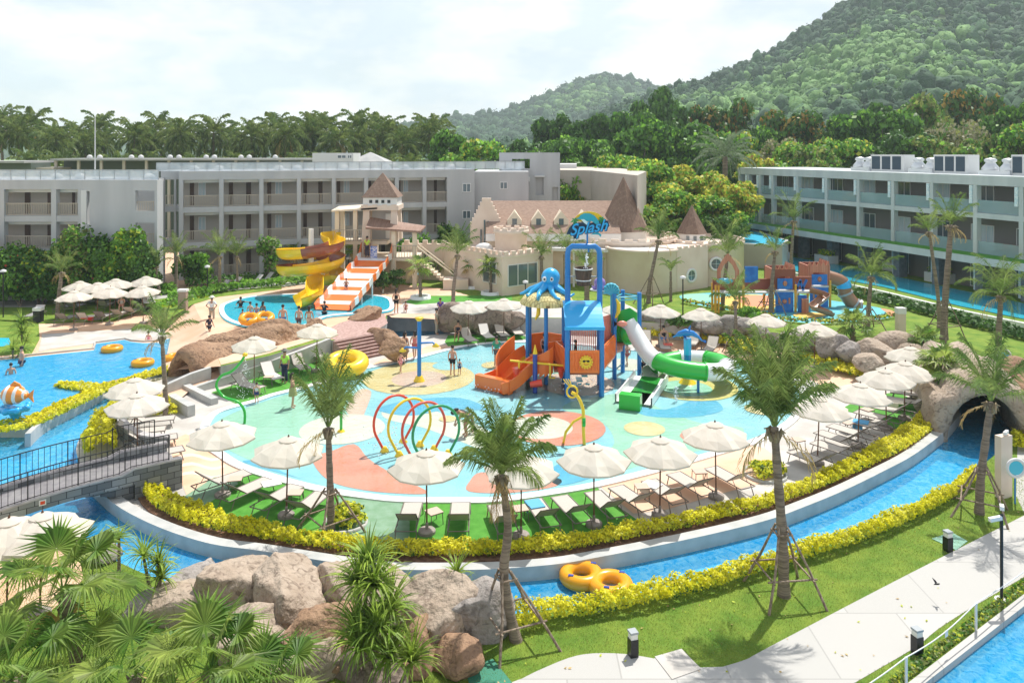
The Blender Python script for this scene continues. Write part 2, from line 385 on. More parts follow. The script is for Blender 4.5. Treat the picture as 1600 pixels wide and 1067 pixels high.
# walkway ramp down from the slide plaza to the splash deck
rp = MB(); A = [G(*p) for p in [(262,640,.02),(300,607,.15),(400,573,.5),(470,548,.8),(512,531,1.006)]]; B = [G(*p) for p in [(225,625,.02),(270,597,.15),(345,575,.5),(430,552,.8),(500,524,1.006)]]
for i in range(4): rp.add([A[i],B[i],B[i+1],A[i+1]], [[0,3,2,1]])
struct(rp.build('ramp', m_peach))
wl = MB(); n = len(A)
def wallband(P, w, zb, top, mb):
    Q = offset_line(P, w)
    vs = [(p.x,p.y,zb) for p in P]+[(p.x,p.y,zb) for p in Q]+[(p.x,p.y,p.z+top) for p in P]+[(p.x,p.y,p.z+top) for p in Q]; n = len(P); fs = []
    for i in range(n-1): fs += [[2*n+i,2*n+i+1,3*n+i+1,3*n+i],[i,2*n+i,2*n+i+1,i+1],[n+i,n+i+1,3*n+i+1,3*n+i]]
    fs += [[0,n,3*n,2*n],[n-1,2*n-1,4*n-1,3*n-1]]; mb.add(vs, fs)
wallband([p+Vector((.02,-.04,0)) for p in A[1:]], -.25, -.1, .12, wl); tag(wl.build('retaining_wall', m_wall), 'grey retaining wall rising along the ramp above the green turf', 'wall')
wl = MB(); wallband([G(*p) for p in [(258,612,.2),(300,593,.45),(330,583,.6)]], .25, -.2, .3, wl); tag(wl.build('retaining_wall', m_wall), 'short grey wall beside the cave mouth rocks, left of the ramp', 'wall')
wl = MB(); wallband([G(*p) for p in [(262,622,.35),(293,640,.35)]], .35, -.2, .15, wl); tag(wl.build('low_wall', m_wall), 'stubby grey wall block right of the parasols by the left hedge', 'wall')
wl = MB(); wallband([G(*p) for p in [(286,608,.1),(330,630,.1),]], .35, -.2, .2, wl); tag(wl.build('low_wall', m_wall), 'low grey bench wall at the foot of the ramp, left of the green water spout', 'wall')
# lower lawns on the terrace
sheetobj('lawn_patch', [(-200,500),(60,500),(62,530),(50,552),(-200,570)], ZL+.006, m_lawn, smooth=False)
sheetobj('lawn_patch', [(-300,452),(40,462),(120,470),(235,462),(235,480),(180,502),(60,506),(-300,478)], ZL+.006, m_lawn, smooth=False)
sheetobj('footpath', [(-300,478),(60,480),(75,470),(200,460),(235,455),(235,447),(60,458),(-300,458)], ZL+.012, m_path, smooth=False)
sheetobj('lawn_patch', [(-300,450),(-900,450),(-900,331),(247,331),(249,395),(234,425),(236,447),(60,455)], ZL+.006, m_lawn, smooth=False)
sheetobj('footpath', [(66,522),(235,512),(300,520),(262,530),(200,530),(80,545),(60,550)], ZL+.010, m_greydeck, smooth=False)
# left pool
pl = [(-300,595),(-100,575),(0,562.5),(60,556),(147,547),(150,537),(195,531),(205,534),(225,536),(250,535),(268,527),(303,538),(290,552),(270,562),(262,574),(200,588),(150,600),(60,645),(30,664),(-300,664)]
_, P = sheetobj('pool_floor', pl, ZL+.008, m_tile, smooth=False)
sheetobj('pool_water', pl, ZL+.06, m_water, smooth=False)
for k in range(5):
    b = MB(); a0 = G(300-7*k, 538+2.6*k, ZL); a1 = G(268-8*k, 528+3.2*k, ZL); d = Vector((0,.3,0))
    b.add([a0+Vector((0,0,.02+.0*k)), a1+Vector((0,0,.02)), a1+d+Vector((0,0,.02)), a0+d+Vector((0,0,.02))], [[0,1,2,3]])
    b.v = [(x,y,ZL+.03) for x,y,z in b.v]
    struct(b.build('pool_step', m_white))
rim = MB(); a = GP([(-300,593),(0,561.5),(60,554.5),(147,545.5),(149.5,536),(195,530),(205,533),(225,534.5),(250,533),(268,526)], ZL); band(a, offset_line(a,.12), ZL-.1, ZL+.09, rim); tag(rim.build('pool_coping', m_greydeck), 'thin grey edge along the far side of the left pool', 'pool edge')
# second small pool far left
sheetobj('pool_floor', [(-100,528),(14,528),(17,538),(4,541),(-100,543)], ZL+.012, m_tile3, smooth=False)
# slide splash-down pool (round)
sp = [(343,482),(352,475),(385,466),(430,462),(500,460),(560,461),(606,466),(616,478),(607,488),(560,492),(510,497),(490,508),(450,515),(400,515),(360,505),(345,494)]
SPZ = ZU
_, P = sheetobj('plaza', [(273,436),(300,436),(420,438),(560,438),(700,452),(760,470),(700,500),(650,497),(612,496),(606,492),(590,505),(578,522),(525,531),(500,528),(420,552),(345,570),(335,545),(300,470)], ZU+.008, m_peach, 4, False)
sheetobj('plaza_paving', [(610,490),(688,490),(800,495),(900,497),(1000,502),(1000,488),(860,476),(760,466),(640,466),(625,478)], ZU+.012, m_greydeck, 4, False)
_, P = sheetobj('pool_floor', sp, ZU+.018, m_tile2)
_, P = sheetobj('pool_water', sp, ZU+.06, m_water2)
rim = MB(); PP = SP([(u,v-.8) for u,v in sp], ZU, 4); PP.append(PP[0]); band(PP, offset_line(PP,-.32), ZU-.1, ZU+.085, rim)
tag(rim.build('pool_coping', m_white), 'white rounded edge of the slide splash-down pool', 'pool edge')
# path in front of the long building
sheetobj('footpath', [(215,458),(300,452),(440,440),(560,432),(560,438),(440,448),(330,462),(225,474)], ZU+.014, m_path, 4, False)
sheetobj('lawn_patch', [(240,468),(320,458),(440,446),(440,452),(340,464),(300,476),(262,500),(262,490)], ZU+.02, m_lawn, 4, False)
sheetobj('green_turf', [(630,472),(660,462),(800,462),(800,470),(700,472),(650,476)], ZU+.018, m_turf, 4, False)
# playground soft floor
pg_ = [(1062,462),(1100,458),(1180,455),(1240,458),(1290,468),(1370,480),(1394,489),(1390,496),(1340,502),(1270,505),(1200,497),(1130,483),(1080,474)]
m_pgb = M('m_pgb', (.10,.42,.50), .8, (.14,.5,.56), scale=1); m_pgy = M('m_pgy', (.72,.48,.12), .8); m_pgo = M('m_pgo', (.70,.28,.16), .8); m_pgg = M('m_pgg', (.25,.52,.40), .8)
sheetobj('playground_floor', pg_, ZU+.01, m_pgb)
sheetobj('playground_floor', [(1120,466),(1180,460),(1215,470),(1200,485),(1150,482)], ZU+.016, m_pgy)
sheetobj('playground_floor', [(1150,464),(1200,462),(1205,476),(1170,478)], ZU+.022, m_pgo)
sheetobj('playground_floor', [(1238,492),(1262,487.5),(1292,492),(1264,497)], ZU+.016, m_pgy)
sheetobj('playground_floor', [(1376,482),(1396,486),(1398,493),(1380,495),(1386,489)], ZU+.02, m_pgo)
sheetobj('playground_floor', [(1063,462),(1100,459),(1120,466),(1090,472)], ZU+.022, m_pgg)
# right pool along the wing
def rightline(v0, v1, z): return [G(1155,v0,z), G(1700,v1,z)]
sheetobj('pool_floor', [(1120,384),(1170,388),(1245,403),(1300,412),(1380,428),(1600,474),(1700,496),(1700,545),(1600,498),(1500,478),(1380,448),(1245,424),(1200,414),(1130,400)], ZU+.02, m_tile3, 4, False)
sheetobj('pool_water', [(1120,384),(1170,388),(1245,403),(1300,412),(1380,428),(1600,474),(1700,496),(1700,545),(1600,498),(1500,478),(1380,448),(1245,424),(1200,414),(1130,400)], ZU+.07, m_water2, 4, False)
rim = MB(); a = GP([(1130,401),(1200,416),(1245,427),(1380,455.5),(1500,484.5),(1600,505),(1700,526)], ZU+.3); band(a, offset_line(a,.25), ZU-.1, ZU+.3, rim); tag(rim.build('pool_coping', m_white), 'long white edge of the pool in front of the glass balcony wing', 'pool edge')
# ---- splash pool: painted floor, rim, thin water
pad = [(475,608),(430,619),(401,629),(350,643),(332,657),(325,680),(332,695),(351,708),(383,727),(452,749),(510,763),(578,773),(629,778),(700,779),(777,778),(866,766),(929,755),(1000,738),(1052,724),(1115,706),(1166,691),(1215,668),(1240,645),(1248,620),(1240,598),(1200,580),(1142,567),(1088,560),(1038,555),(960,545),(880,538),(801,536),(725,543),(654,561),(614,569),(568,579),(520,597)]
def layer(mb, pts, i, mi, smooth=True, k=4):
    P = SP(pts, 0, k) if smooth else GP(pts, 0)
    mb.sheet([(p.x,p.y) for p in P], .004*i+.002, mi)
def ell(u, v, ru, rv=None, n=28):
    Y = F*CAMH/(v-HZ); X = (u-UC)*Y/F; r = ru*Y/F
    return [(X+r*math.cos(2*math.pi*k/n), Y+r*math.sin(2*math.pi*k/n)) for k in range(n)]
fm = [M('f_aqua', (.27,.62,.68), .6, (.38,.71,.72), scale=.5), M('f_green', (.34,.64,.43), .6, (.42,.71,.50), scale=.6), M('f_yellow', (.82,.58,.20), .6, (.86,.66,.30), scale=.8),
      M('f_salmon', (.83,.24,.12), .6, (.85,.31,.18), scale=.8), M('f_cream', (.82,.74,.55), .6, (.85,.78,.62), scale=.6), M('f_blue', (.06,.42,.62), .6, (.1,.5,.68), scale=.6), M('f_pink', (.80,.50,.36), .6, (.82,.56,.40), scale=1), M('f_yel2', (.82,.62,.12), .6)]
fb = MB()
PADP = SP(pad, 0, 4); fb.sheet([(p.x,p.y) for p in PADP], .004, 0)
layer(fb, [(355,650),(400,632),(470,612),(530,622),(540,650),(490,672),(450,705),(410,722),(375,712),(338,690),(335,665)], 2, 1)
layer(fb, [(880,640),(905,625),(1000,612),(1020,632),(1060,650),(1110,664),(1160,668),(1150,690),(1090,705),(1020,722),(965,735),(945,712),(960,690),(940,660)], 2, 1)
layer(fb, [(700,545),(801,540),(840,545),(830,556),(740,566),(690,560)], 2, 0)
layer(fb, [(600,640),(650,632),(700,650),(750,665),(780,690),(760,704),(720,690),(660,668),(605,655)], 2, 4)
layer(fb, [(487,715),(515,706),(553,694),(575,716),(604,735),(650,758),(668,770),(640,772),(570,766),(512,750)], 3, 3)
layer(fb, [(733,768),(734,752),(752,738),(800,745),(871,747),(868,760),(800,770)], 3, 3)
layer(fb, [(540,640),(560,610),(580,612),(572,640),(562,655)], 3, 6)
layer(fb, [(1062,682),(1090,668),(1130,682),(1150,692),(1110,704)], 3, 3)
layer(fb, [(380,722),(410,722),(452,742),(500,756),(470,748)], 3, 5)
layer(fb, [(860,735),(900,715),(960,728),(920,748),(870,758)], 3, 5)
layer(fb, [(590,640),(640,625),(720,622),(760,640),(700,640),(640,650)], 3, 5)
layer(fb, [(980,632),(1010,650),(1080,652),(1130,640),(1100,620),(1040,640)], 3, 5)
for qi,(u,v,r,i,mi) in enumerate([(655,590,87,4,2),(655,592,43,5,6),(535,670,66,4,4),(870,668,76,4,3),(845,668,50,5,4),(1007,670,32,4,2),(1077,603,74,4,7),(1072,607,40,5,1),(772,571,20,4,2),(700,572,24,4,0),(1190,640,26,4,2),(900,600,60,4,6),(700,655,14,5,2),(980,570,34,4,4),(890,575,40,5,1)]):
    fb.sheet(ell(u,v,r), .018+.0012*qi, mi)
struct(fb.build('splash_pool_floor', fm))
fw = MB(); fw.sheet([(p.x,p.y) for p in PADP], .045); struct(fw.build('splash_pool_water', m_film))
rim = MB(); PP = SP(pad, 0, 4); PP.append(PP[0]); band(PP, offset_line(PP,-.38), -.1, .06, rim)
for i in range(0): pass
tag(rim.build('pool_coping', m_white), 'broad white edge curving round the colourful splash pool', 'pool edge')
# deck colours
sheetobj('peach_paving', [(262,690),(290,678),(322,688),(330,700),(349,712),(381,731),(388,727),(330,772),(292,775),(284,755)], .006, m_peach, 4, False)
b = MB()
for q in range(3): b.sheet([(p.x,p.y) for p in SL([(270,715+14*q),(300,708+14*q),(330,716+14*q),(352,712+14*q)],0,3)+SL([(352,716+14*q),(330,721+14*q),(300,713+14*q),(270,720+14*q)],0,3)], .010)
struct(b.build('paving_waves', M('m_peach2', (.78,.62,.48), .75)))
sheetobj('peach_paving', [(935,757),(1000,742),(1052,727.5),(1115,709),(1166,694),(1195,700),(1230,730),(1200,752),(1130,770),(1040,796),(990,802)], .006, m_peach, 4, False)
sheetobj('peach_paving', [(670,540),(725,537),(715,548),(654,556),(610,566),(580,570),(600,560),(640,552)], .006, m_peach, 4, False)
sheetobj('peach_paving', [(1000,547),(1042,549),(1095,556),(1150,561),(1210,576),(1260,590),(1300,610),(1330,600),(1420,585),(1400,578),(1300,556),(1215,538),(1114,527),(1005,518)], .006, m_peach, 4, False)
sheetobj('green_turf', [(386,733),(452,752.5),(510,766),(578,777),(629,782),(700,783),(777,782),(866,770),(931,759),(958,785),(1000,815),(960,836),(860,855),(780,868),(600,868),(480,855),(400,835),(330,800),(320,780)], .010, m_turf, 4, False)
sheetobj('green_turf', [(529,776),(560,779),(629,786),(640,815),(640,866),(600,868),(530,860)], .016, m_turfwet, 4, False)
sheetobj('green_turf', [(288,775),(335,745),(368,744),(372,756),(310,796)], .016, m_turfwet, 4, False)
sheetobj('green_turf', [(330,613),(400,590),(480,564),(560,568),(530,585),(470,603),(400,625),(372,632)], .010, m_turf, 4, False)
sheetobj('green_turf', [(695,534),(700,524),(800,520),(830,528),(800,533),(733,538),(700,541)], .010, m_turf, 4, False)
sheetobj('green_turf', [(1312,640),(1345,622),(1400,612),(1440,630),(1420,660),(1395,672),(1380,655)], .010, m_turf, 4, False)
# soil strip under the ring hedge
HF = [(215,768),(240,800),(300,828),(400,848),(463,858),(542,869),(618,875),(700,876),(775,874.5),(860,869),(914,861),(1028,840),(1129,818),(1200,800),(1245,784),(1314,757),(1380,726),(1428,701),(1470,668),(1488,645)]
HB = [(215,752),(262,775),(320,800),(400,826),(463,840),(542,852),(618,858),(700,860),(775,859),(860,853),(914,845),(1028,824),(1129,801),(1195,785),(1235,770),(1295,742),(1350,712),(1400,682),(1440,650),(1462,630)]
a = SL(HF, 0, 3); b_ = SL(HB, 0, 3)
sb = MB(); band(offset_line(a,-.12), b_, -.05, .07, sb); struct(sb.build('soil_bed', m_soil))
sheetobj('steps_landing', [(525,532),(578,522),(606,505),(600,490),(560,496),(530,505),(500,520)], ZU+.02, M('m_redstone', (.36,.22,.19), .8, (.50,.34,.30), scale=6, bump=.2), 4, False)
# wide steps from the plaza down to the splash deck
st = MB(); t0, t1 = G(520,533,1.0), G(584,521,1.0); b0, b1 = G(546,566,0), G(613,552,0)
for k in range(7):
    a0 = t0.lerp(b0, k/7); a1 = t1.lerp(b1, k/7); c0 = t0.lerp(b0, (k+1)/7); c1 = t1.lerp(b1, (k+1)/7); z = 1.0-(k+1)/7*1.0
    for p in (a0,a1,c0,c1): p.z = z+.14
    st.prism([(a0.x,a0.y),(a1.x,a1.y),(c1.x,c1.y),(c0.x,c0.y)], -.1, z+.143)
o = st.build('stone_steps', [MATS['m_redstone']]); tag(o, 'broad reddish stone steps leading down from the slide plaza', 'steps')
ch = MB()
for k in range(7):
    c0 = t0.lerp(b0, (k+1)/7); c1 = t1.lerp(b1, (k+1)/7); z = 1.0-(k+1)/7*1.0+.143
    ch.tube([(c0.x,c0.y,z-.05),(c1.x,c1.y,z-.05)], .035, 5)
ch.build('step_nosing', M('m_nosing', (.20,.11,.09), .8), o)
# ================= vegetation builders =================
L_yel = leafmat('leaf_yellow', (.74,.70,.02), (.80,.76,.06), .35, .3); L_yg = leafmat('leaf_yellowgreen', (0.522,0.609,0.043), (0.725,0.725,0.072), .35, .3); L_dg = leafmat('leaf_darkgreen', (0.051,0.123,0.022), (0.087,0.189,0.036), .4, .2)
L_g = leafmat('leaf_green', (0.072,0.189,0.029), (0.145,0.304,0.043), .45, .25); L_bg = leafmat('leaf_brightgreen', (0.174,0.392,0.043), (0.29,0.522,0.072), .4, .35)
L_palm = leafmat('leaf_palm', (.09,.18,.035), (.34,.42,.13), .45, .25); L_palmd = leafmat('leaf_palm_far', (0.102,0.174,0.043), (0.246,0.304,0.087), .45, .25)
L_dry = leafmat('leaf_dry', (0.435,0.29,0.116), (0.609,0.464,0.203), .3, .2); L_fan = leafmat('leaf_fan', (.10,.215,.03), (.36,.44,.10), .45, .3); L_strap = leafmat('leaf_strap', (0.174,0.29,0.043), (0.435,0.551,0.087), .45, .3)
L_olive = leafmat('leaf_olive', (0.174,0.217,0.058), (0.348,0.377,0.102), .4, .25); L_orange = leafmat('leaf_orange', (0.435,0.232,0.043), (0.29,0.232,0.058), .4, .2); L_gold = leafmat('leaf_gold', (0.464,0.478,0.072), (0.696,0.638,0.102), .4, .3)
L_grey = leafmat('leaf_greygreen', (0.319,0.304,0.174), (0.435,0.406,0.261), .35, .2); L_red = M('flower_red', (.75,.08,.05), .5)
m_bark = M('bark', (.16,.12,.09), .9, (.30,.24,.19), scale=6, bump=.8, bscale=14, bdist=.04, stretch=(1,1,5))
m_barkp = M('bark_palm', (.17,.13,.10), .9, (.33,.26,.20), scale=3, bump=.9, bscale=9, bdist=.04, stretch=(.6,.6,7))
m_pole = M('support_wood', (.17,.12,.085), .85, (.36,.28,.21), scale=6, stretch=(3,3,1))
def frond(V, MI, o, az, e0, length, droop, nl, ll, lw, rg, mi=0, wind=(0,0), fold=.35, rach=.03):
    """feather leaf: rachis + leaflets, appended as quads"""
    K = 12; p = np.array(o, float); pts = [p.copy()]; e = e0; st = length/K; ta = []
    for k in range(K):
        d = np.array([math.cos(az)*math.cos(e), math.sin(az)*math.cos(e), math.sin(e)]) + np.array([wind[0], wind[1], 0])*(k/K)*.9
        d /= np.linalg.norm(d); p = p + d*st; pts.append(p.copy()); ta.append(d); e -= droop/K*(.4+1.2*k/K)
    pts = np.array(pts); ta.append(ta[-1]); ta = np.array(ta)
    up = np.array([0,0,1.0])
    for k in range(K):
        sd = unit(np.cross(ta[k], up)); w0 = rach*(1-k/K*.85); w1 = rach*(1-(k+1)/K*.85)
        V.append(np.array([pts[k]-sd*w0, pts[k]+sd*w0, pts[k+1]+sd*w1, pts[k+1]-sd*w1])); MI.append(mi)
    t = np.linspace(.14, .995, nl)
    for side in (-1, 1):
        tt = np.clip(t + rg.uniform(-.01,.01,nl), 0, .999); f = tt*K; i = f.astype(int); fr = (f-i)[:,None]
        b = pts[i]*(1-fr)+pts[i+1]*fr; T = ta[i]
        sd = unit(np.cross(T, up))*side; nn = unit(np.cross(sd, T)*side)
        L_ = ll*(np.sin(np.pi*np.clip(tt*.82+.12,0,1))**.7)*rg.uniform(.85,1.1,nl)
        ang = (.95-.65*tt)[:,None]
        d = unit(sd*np.sin(ang)+T*np.cos(ang) + nn*rg.uniform(-.1,fold,nl)[:,None] + np.array([wind[0],wind[1],0])*.5)
        m_ = b + d*(L_*.5)[:,None]; d2 = unit(d+np.array([0,0,-1])*(rg.uniform(.6,1.9,nl)[:,None]) + rg.normal(0,.08,(nl,3)))
        e_ = m_ + d2*(L_*.5)[:,None]
        w = (lw*rg.uniform(.8,1.2,nl))[:,None]; wd = unit(T*.8+nn*.5)
        q1 = np.stack([b-wd*w*.35, b+wd*w*.35, m_+wd*w*.5, m_-wd*w*.5],1); q2 = np.stack([m_-wd*w*.5, m_+wd*w*.5, e_+wd*w*.06, e_-wd*w*.06],1)
        V.extend(q1); V.extend(q2); MI.extend([mi]*(2*nl))
def trunk_mb(pts, r0, r1, n=9, rings=True, base=1.6):
    P = smooth_poly(pts, 6, False); k = len(P); rs = []
    for i in range(k):
        t = i/(k-1); r = r0*(1-t)+r1*t
        if t < .12: r *= 1+(base-1)*(1-t/.12)**2
        if rings: r *= 1+.07*((i*7)%3-1)
        rs.append(r)
    b = MB(); b.tube(P, rs, n); return b
def coco(name, label, base, hub, fl=2.8, nf=18, nl=46, seed=0, wind=(0,0), up=.5, lw=.032, cat='palm tree', group=None, props=False, r=.15, dry=2, curve=None, mat=None, tied=False, ll=None, low=-.45, droopf=.68, hi=89, lo=34):
    """coconut palm: base and hub are world points; origin at the base"""
    rg = np.random.default_rng(seed+100); t = thing(name, label, cat, base, 0, group); h = hub - base; fl *= .9; nf = max(10, int(nf*.74))
    pts = [Vector((0,0,-.15)), Vector((h.x*.12,h.y*.12,h.z*.3)) if curve is None else Vector(curve), Vector((h.x*.6,h.y*.6,h.z*.68)), Vector((h.x,h.y,h.z))]
    trunk_mb(pts, r*1.05, r*.66, 10).build('trunk', m_barkp, t)
    V = []; MI = []; ll = ll or fl*.31
    hub_ = np.array(h)
    for k in range(nf):
        az = k*2.39996+rg.uniform(-.25,.25); q = (k+.5)/nf           # 0 = young upright, 1 = old hanging
        if tied: e0 = R(82)-q*R(14); dr = 1.3+q*1.0; L_ = fl*(.7+.3*rg.random())
        else: e0 = R(hi*(1-q)**.8+lo*(1-(1-q)**.8)); dr = droopf*(.7+1.15*q+rg.uniform(-.15,.3)); L_ = fl*(.78+.25*math.sin(math.pi*min(1,q+.25)))
        frond(V, MI, hub_+np.array([math.cos(az)*.06, math.sin(az)*.06, .05]), az, min(e0, R(86)), L_, dr, nl, ll*rg.uniform(.9,1.05), lw, rg, 0, wind, rach=.012+fl*.008)
    for k in range(dry):
        az = rg.uniform(0, 6.28); frond(V, MI, hub_+np.array([0,0,-.1]), az, -.35, fl*.6, 1.5, max(8,nl//3), ll*.6, lw, rg, 1, wind)
    quads('crown', np.array(V), MI, [mat or L_palm, L_dry], t)
    cb = MB()
    if not tied:
        for k in range(7):
            az = k*2.4; cb.tube([h+Vector((math.cos(az)*r*.5,math.sin(az)*r*.5,-.35)), h+Vector((math.cos(az)*r*1.3,math.sin(az)*r*1.3,-.05)), h+Vector((math.cos(az)*r*1.9,math.sin(az)*r*1.9,-.3+.2*(k%2)))], [r*.45,r*.4,r*.12], 5)
        cb.build('leaf_base', M('leafbase', (.20,.15,.09), .9, (.34,.28,.18), scale=8), t)
    if props:
        hh = min(2.3, h.z*.42); c = pts[1]*(hh/max(.1,pts[1].z)) if pts[1].z > hh else pts[1].lerp(pts[2], (hh-pts[1].z)/(pts[2].z-pts[1].z))
        ft = []
        for k in range(4):
            a = k*math.pi/2+.6+seed*.3; p0 = Vector((math.cos(a)*1.15, math.sin(a)*1.15, -.05)); p1 = Vector((c.x+math.cos(a)*.16, c.y+math.sin(a)*.16, hh)); ft.append((p0,p1))
            b = MB(); b.tube([p0, (p0+p1)/2+Vector((.03,-.03,0)), p1], [.04,.036,.03], 6); b.build('support_pole', m_pole, t)
        for lv, q in ((.38,.0),(.9,0)):
            for k in range(4):
                if lv == .9 and k % 2: pass
                a_ = ft[k][0].lerp(ft[k][1], lv); b_ = ft[(k+1)%4][0].lerp(ft[(k+1)%4][1], lv); d = (b_-a_)*.12
                b = MB(); b.tube([a_-d, b_+d], .027, 5); b.build('support_bar', m_pole, t)
    return t
def crown_pts(n, rg, rx, ry, rz, lobes=14, lr=.42, zc=0, flat=.75):
    """leaf positions and normals over overlapping lobes"""
    C = []; 
    for k in range(lobes):
        a = rg.uniform(0, 6.28); z = rg.uniform(-.7,.85); q = math.sqrt(max(0,1-z*z))*rg.uniform(.35,.8); C.append((math.cos(a)*q*rx, math.sin(a)*q*ry, z*.62*rz, rg.uniform(.7,1.15)*lr))
    C = np.array(C); idx = rg.integers(0, lobes, n); d = unit(rg.normal(0,1,(n,3))); d[:,2] = np.where(d[:,2]<-.3, -d[:,2]*.6, d[:,2]); d = unit(d)
    rad = C[idx,3][:,None]*np.array([rx,ry,rz*flat])*(rg.uniform(.55,1.08,n)[:,None])
    return C[idx,:3]+d*rad+np.array([0,0,zc]), d, C
def tree_mesh(name, rg, rx, rz, h, n, leaf, mats, weights, lobes=14, r=.25, parent=None, nb=5, lr=.42, aspect=1.5, flat=.75, jit=.7):
    P, Nn, C = crown_pts(n, rg, rx, rx, rz, lobes, lr, h, flat)
    mi = rg.choice(len(mats), n, p=weights)
    c = quads('crown', leafquads(P, Nn, leaf, rg, aspect, jit), mi, mats, parent)
    b = MB(); b.tube([(0,0,-.3),(rg.uniform(-.1,.1)*r*4,0,h*.35),(0,0,h*.8)], [r*1.5,r,r*.6], 7)
    for k in range(min(nb, len(C))):
        e = Vector(C[k,:3])+Vector((0,0,h)); s = Vector((0,0,h*(.3+.08*k))); b.tube([s, s.lerp(e,.5)+Vector((0,0,h*.04)), e], [r*.5,r*.35,r*.15], 5)
    tr = b.build('trunk', m_bark, parent)
    return c, tr
def make_tree(name, label, cat, loc, rx, rz, h, n, leaf, mats, weights, seed, group=None, **kw):
    t = thing(name, label, cat, loc, 0, group); tree_mesh(name, np.random.default_rng(seed), rx, rz, h, n, leaf, mats, weights, parent=t, **kw); return t
def fanleaf(V, MI, base, d, L_, rad, rg, mi=0, nseg=30, spread=R(150), cup=.25):
    """petiole + palmate blade"""
    d = Vector(d).normalized(); base = Vector(base); c = base + d*L_ + Vector((0,0,-.12*L_)); mid = base+d*L_*.5+Vector((0,0,.04*L_))
    up = Vector((0,0,1)); sd = d.cross(up)
    if sd.length < .05: sd = Vector((1,0,0))
    sd.normalize(); nn = sd.cross(d).normalized()
    w = .022
    for a_, b_ in ((base, mid), (mid, c)): V.append(np.array([a_-sd*w, a_+sd*w, b_+sd*w*.8, b_-sd*w*.8])); MI.append(mi)
    dd = (d*.85+Vector((0,0,-.35))).normalized(); nn = sd.cross(dd).normalized()
    for k in range(nseg):
        a = -spread+2*spread*(k+.5)/nseg; da = spread/nseg*1.02
        l = rad*(.72+.28*math.cos(a*.55))*rg.uniform(.92,1.06)
        def dirn(q, lift): return (dd*math.cos(q)+sd*math.sin(q)+nn*lift)
        zz = cup*(1 if k%2 else .55)
        i0, i1 = c+dirn(a-da,.02)*l*.01, c+dirn(a+da,.02)*l*.01
        m0, m1 = c+dirn(a-da,cup*.7)*l*.46, c+dirn(a+da,cup*.7)*l*.46
        mm = c+dirn(a,zz*.9)*l*.46; tip = c+dirn(a+rg.uniform(-.04,.04),cup*.35)*l+Vector((0,0,-l*rg.uniform(.12,.42)))
        V.append(np.array([i0,i1,m1,mm])); V.append(np.array([i0,mm,mm,m0])) if False else None
        V.append(np.array([i0,mm,m0,m0+(i0-m0)*.01])); MI.extend([mi]*2)
        V.append(np.array([m0,mm,tip,tip+Vector((0,0,.002))])); V.append(np.array([mm,m1,tip,tip+Vector((0,.002,0))])); MI.extend([mi]*2)
def fanpalm(name, label, base, hub, nf=16, L_=.9, rad=.75, seed=0, group=None, nseg=26, r=.13, lo=-.5, cat='fan palm'):
    rg = np.random.default_rng(seed+55); t = thing(name, label, cat, base, 0, group); h = hub-base
    b = trunk_mb([Vector((0,0,-.1)), h*.5, h], r, r*.8, 9); 
    for k in range(26):
        a = k*2.4; q = k/26; p = h*(.25+.7*q); b.tube([p+Vector((math.cos(a)*r*.7,math.sin(a)*r*.7,0)), p+Vector((math.cos(a)*r*1.35,math.sin(a)*r*1.35,.16))], [.05,.015], 4)
    b.build('trunk', m_barkp, t); V = []; MI = []
    for k in range(nf):
        az = k*2.39996+rg.uniform(-.2,.2); q = (k+.5)/nf; e = R(78)*(1-q)+lo*q
        fanleaf(V, MI, h+Vector((0,0,.02)), (math.cos(az)*math.cos(e), math.sin(az)*math.cos(e), math.sin(e)), L_*rg.uniform(.85,1.1), rad*rg.uniform(.9,1.1), rg, 0 if q < .93 else 1, nseg)
    quads('crown', np.array([np.array([list(x) for x in q]) for q in V]), MI, [L_fan, L_dry], t)
    return t
def strapheads(V, MI, c, n, L_, w, rg, mi=0, droop=1.6):
    for k in range(n):
        az = k*2.39996+rg.uniform(-.3,.3); q = rg.uniform(0,1)**.8; e = R(88)-q*R(75); l = L_*rg.uniform(.75,1.1); p = np.array(c, float); K = 5; ww = w
        for j in range(K):
            d = np.array([math.cos(az)*math.cos(e), math.sin(az)*math.cos(e), math.sin(e)]); s = np.array([-math.sin(az), math.cos(az), 0])
            p2 = p+d*l/K; w2 = w*(1-((j+1)/K)**1.6)+.004
            V.append(np.array([p-s*ww/2, p+s*ww/2, p2+s*w2/2, p2-s*w2/2])); MI.append(mi); p = p2; ww = w2; e -= droop/K*(q*.9+.3)
def dracaena(name, label, base, heads, n=46, L_=.8, w=.05, seed=0, group=None, mats=None, cat='dracaena', r=.05):
    rg = np.random.default_rng(seed+9); t = thing(name, label, cat, base, 0, group); b = MB(); V = []; MI = []
    for hx, hy, hz in heads:
        b.tube([(hx*.2,hy*.2,-.1),(hx*.6,hy*.6,hz*.5),(hx,hy,hz)], [r*1.2,r,r*.8], 6); strapheads(V, MI, (hx,hy,hz), n, L_, w, rg)
    b.build('stem', m_bark, t); quads('foliage', np.array(V), MI, mats or [L_strap], t); return t
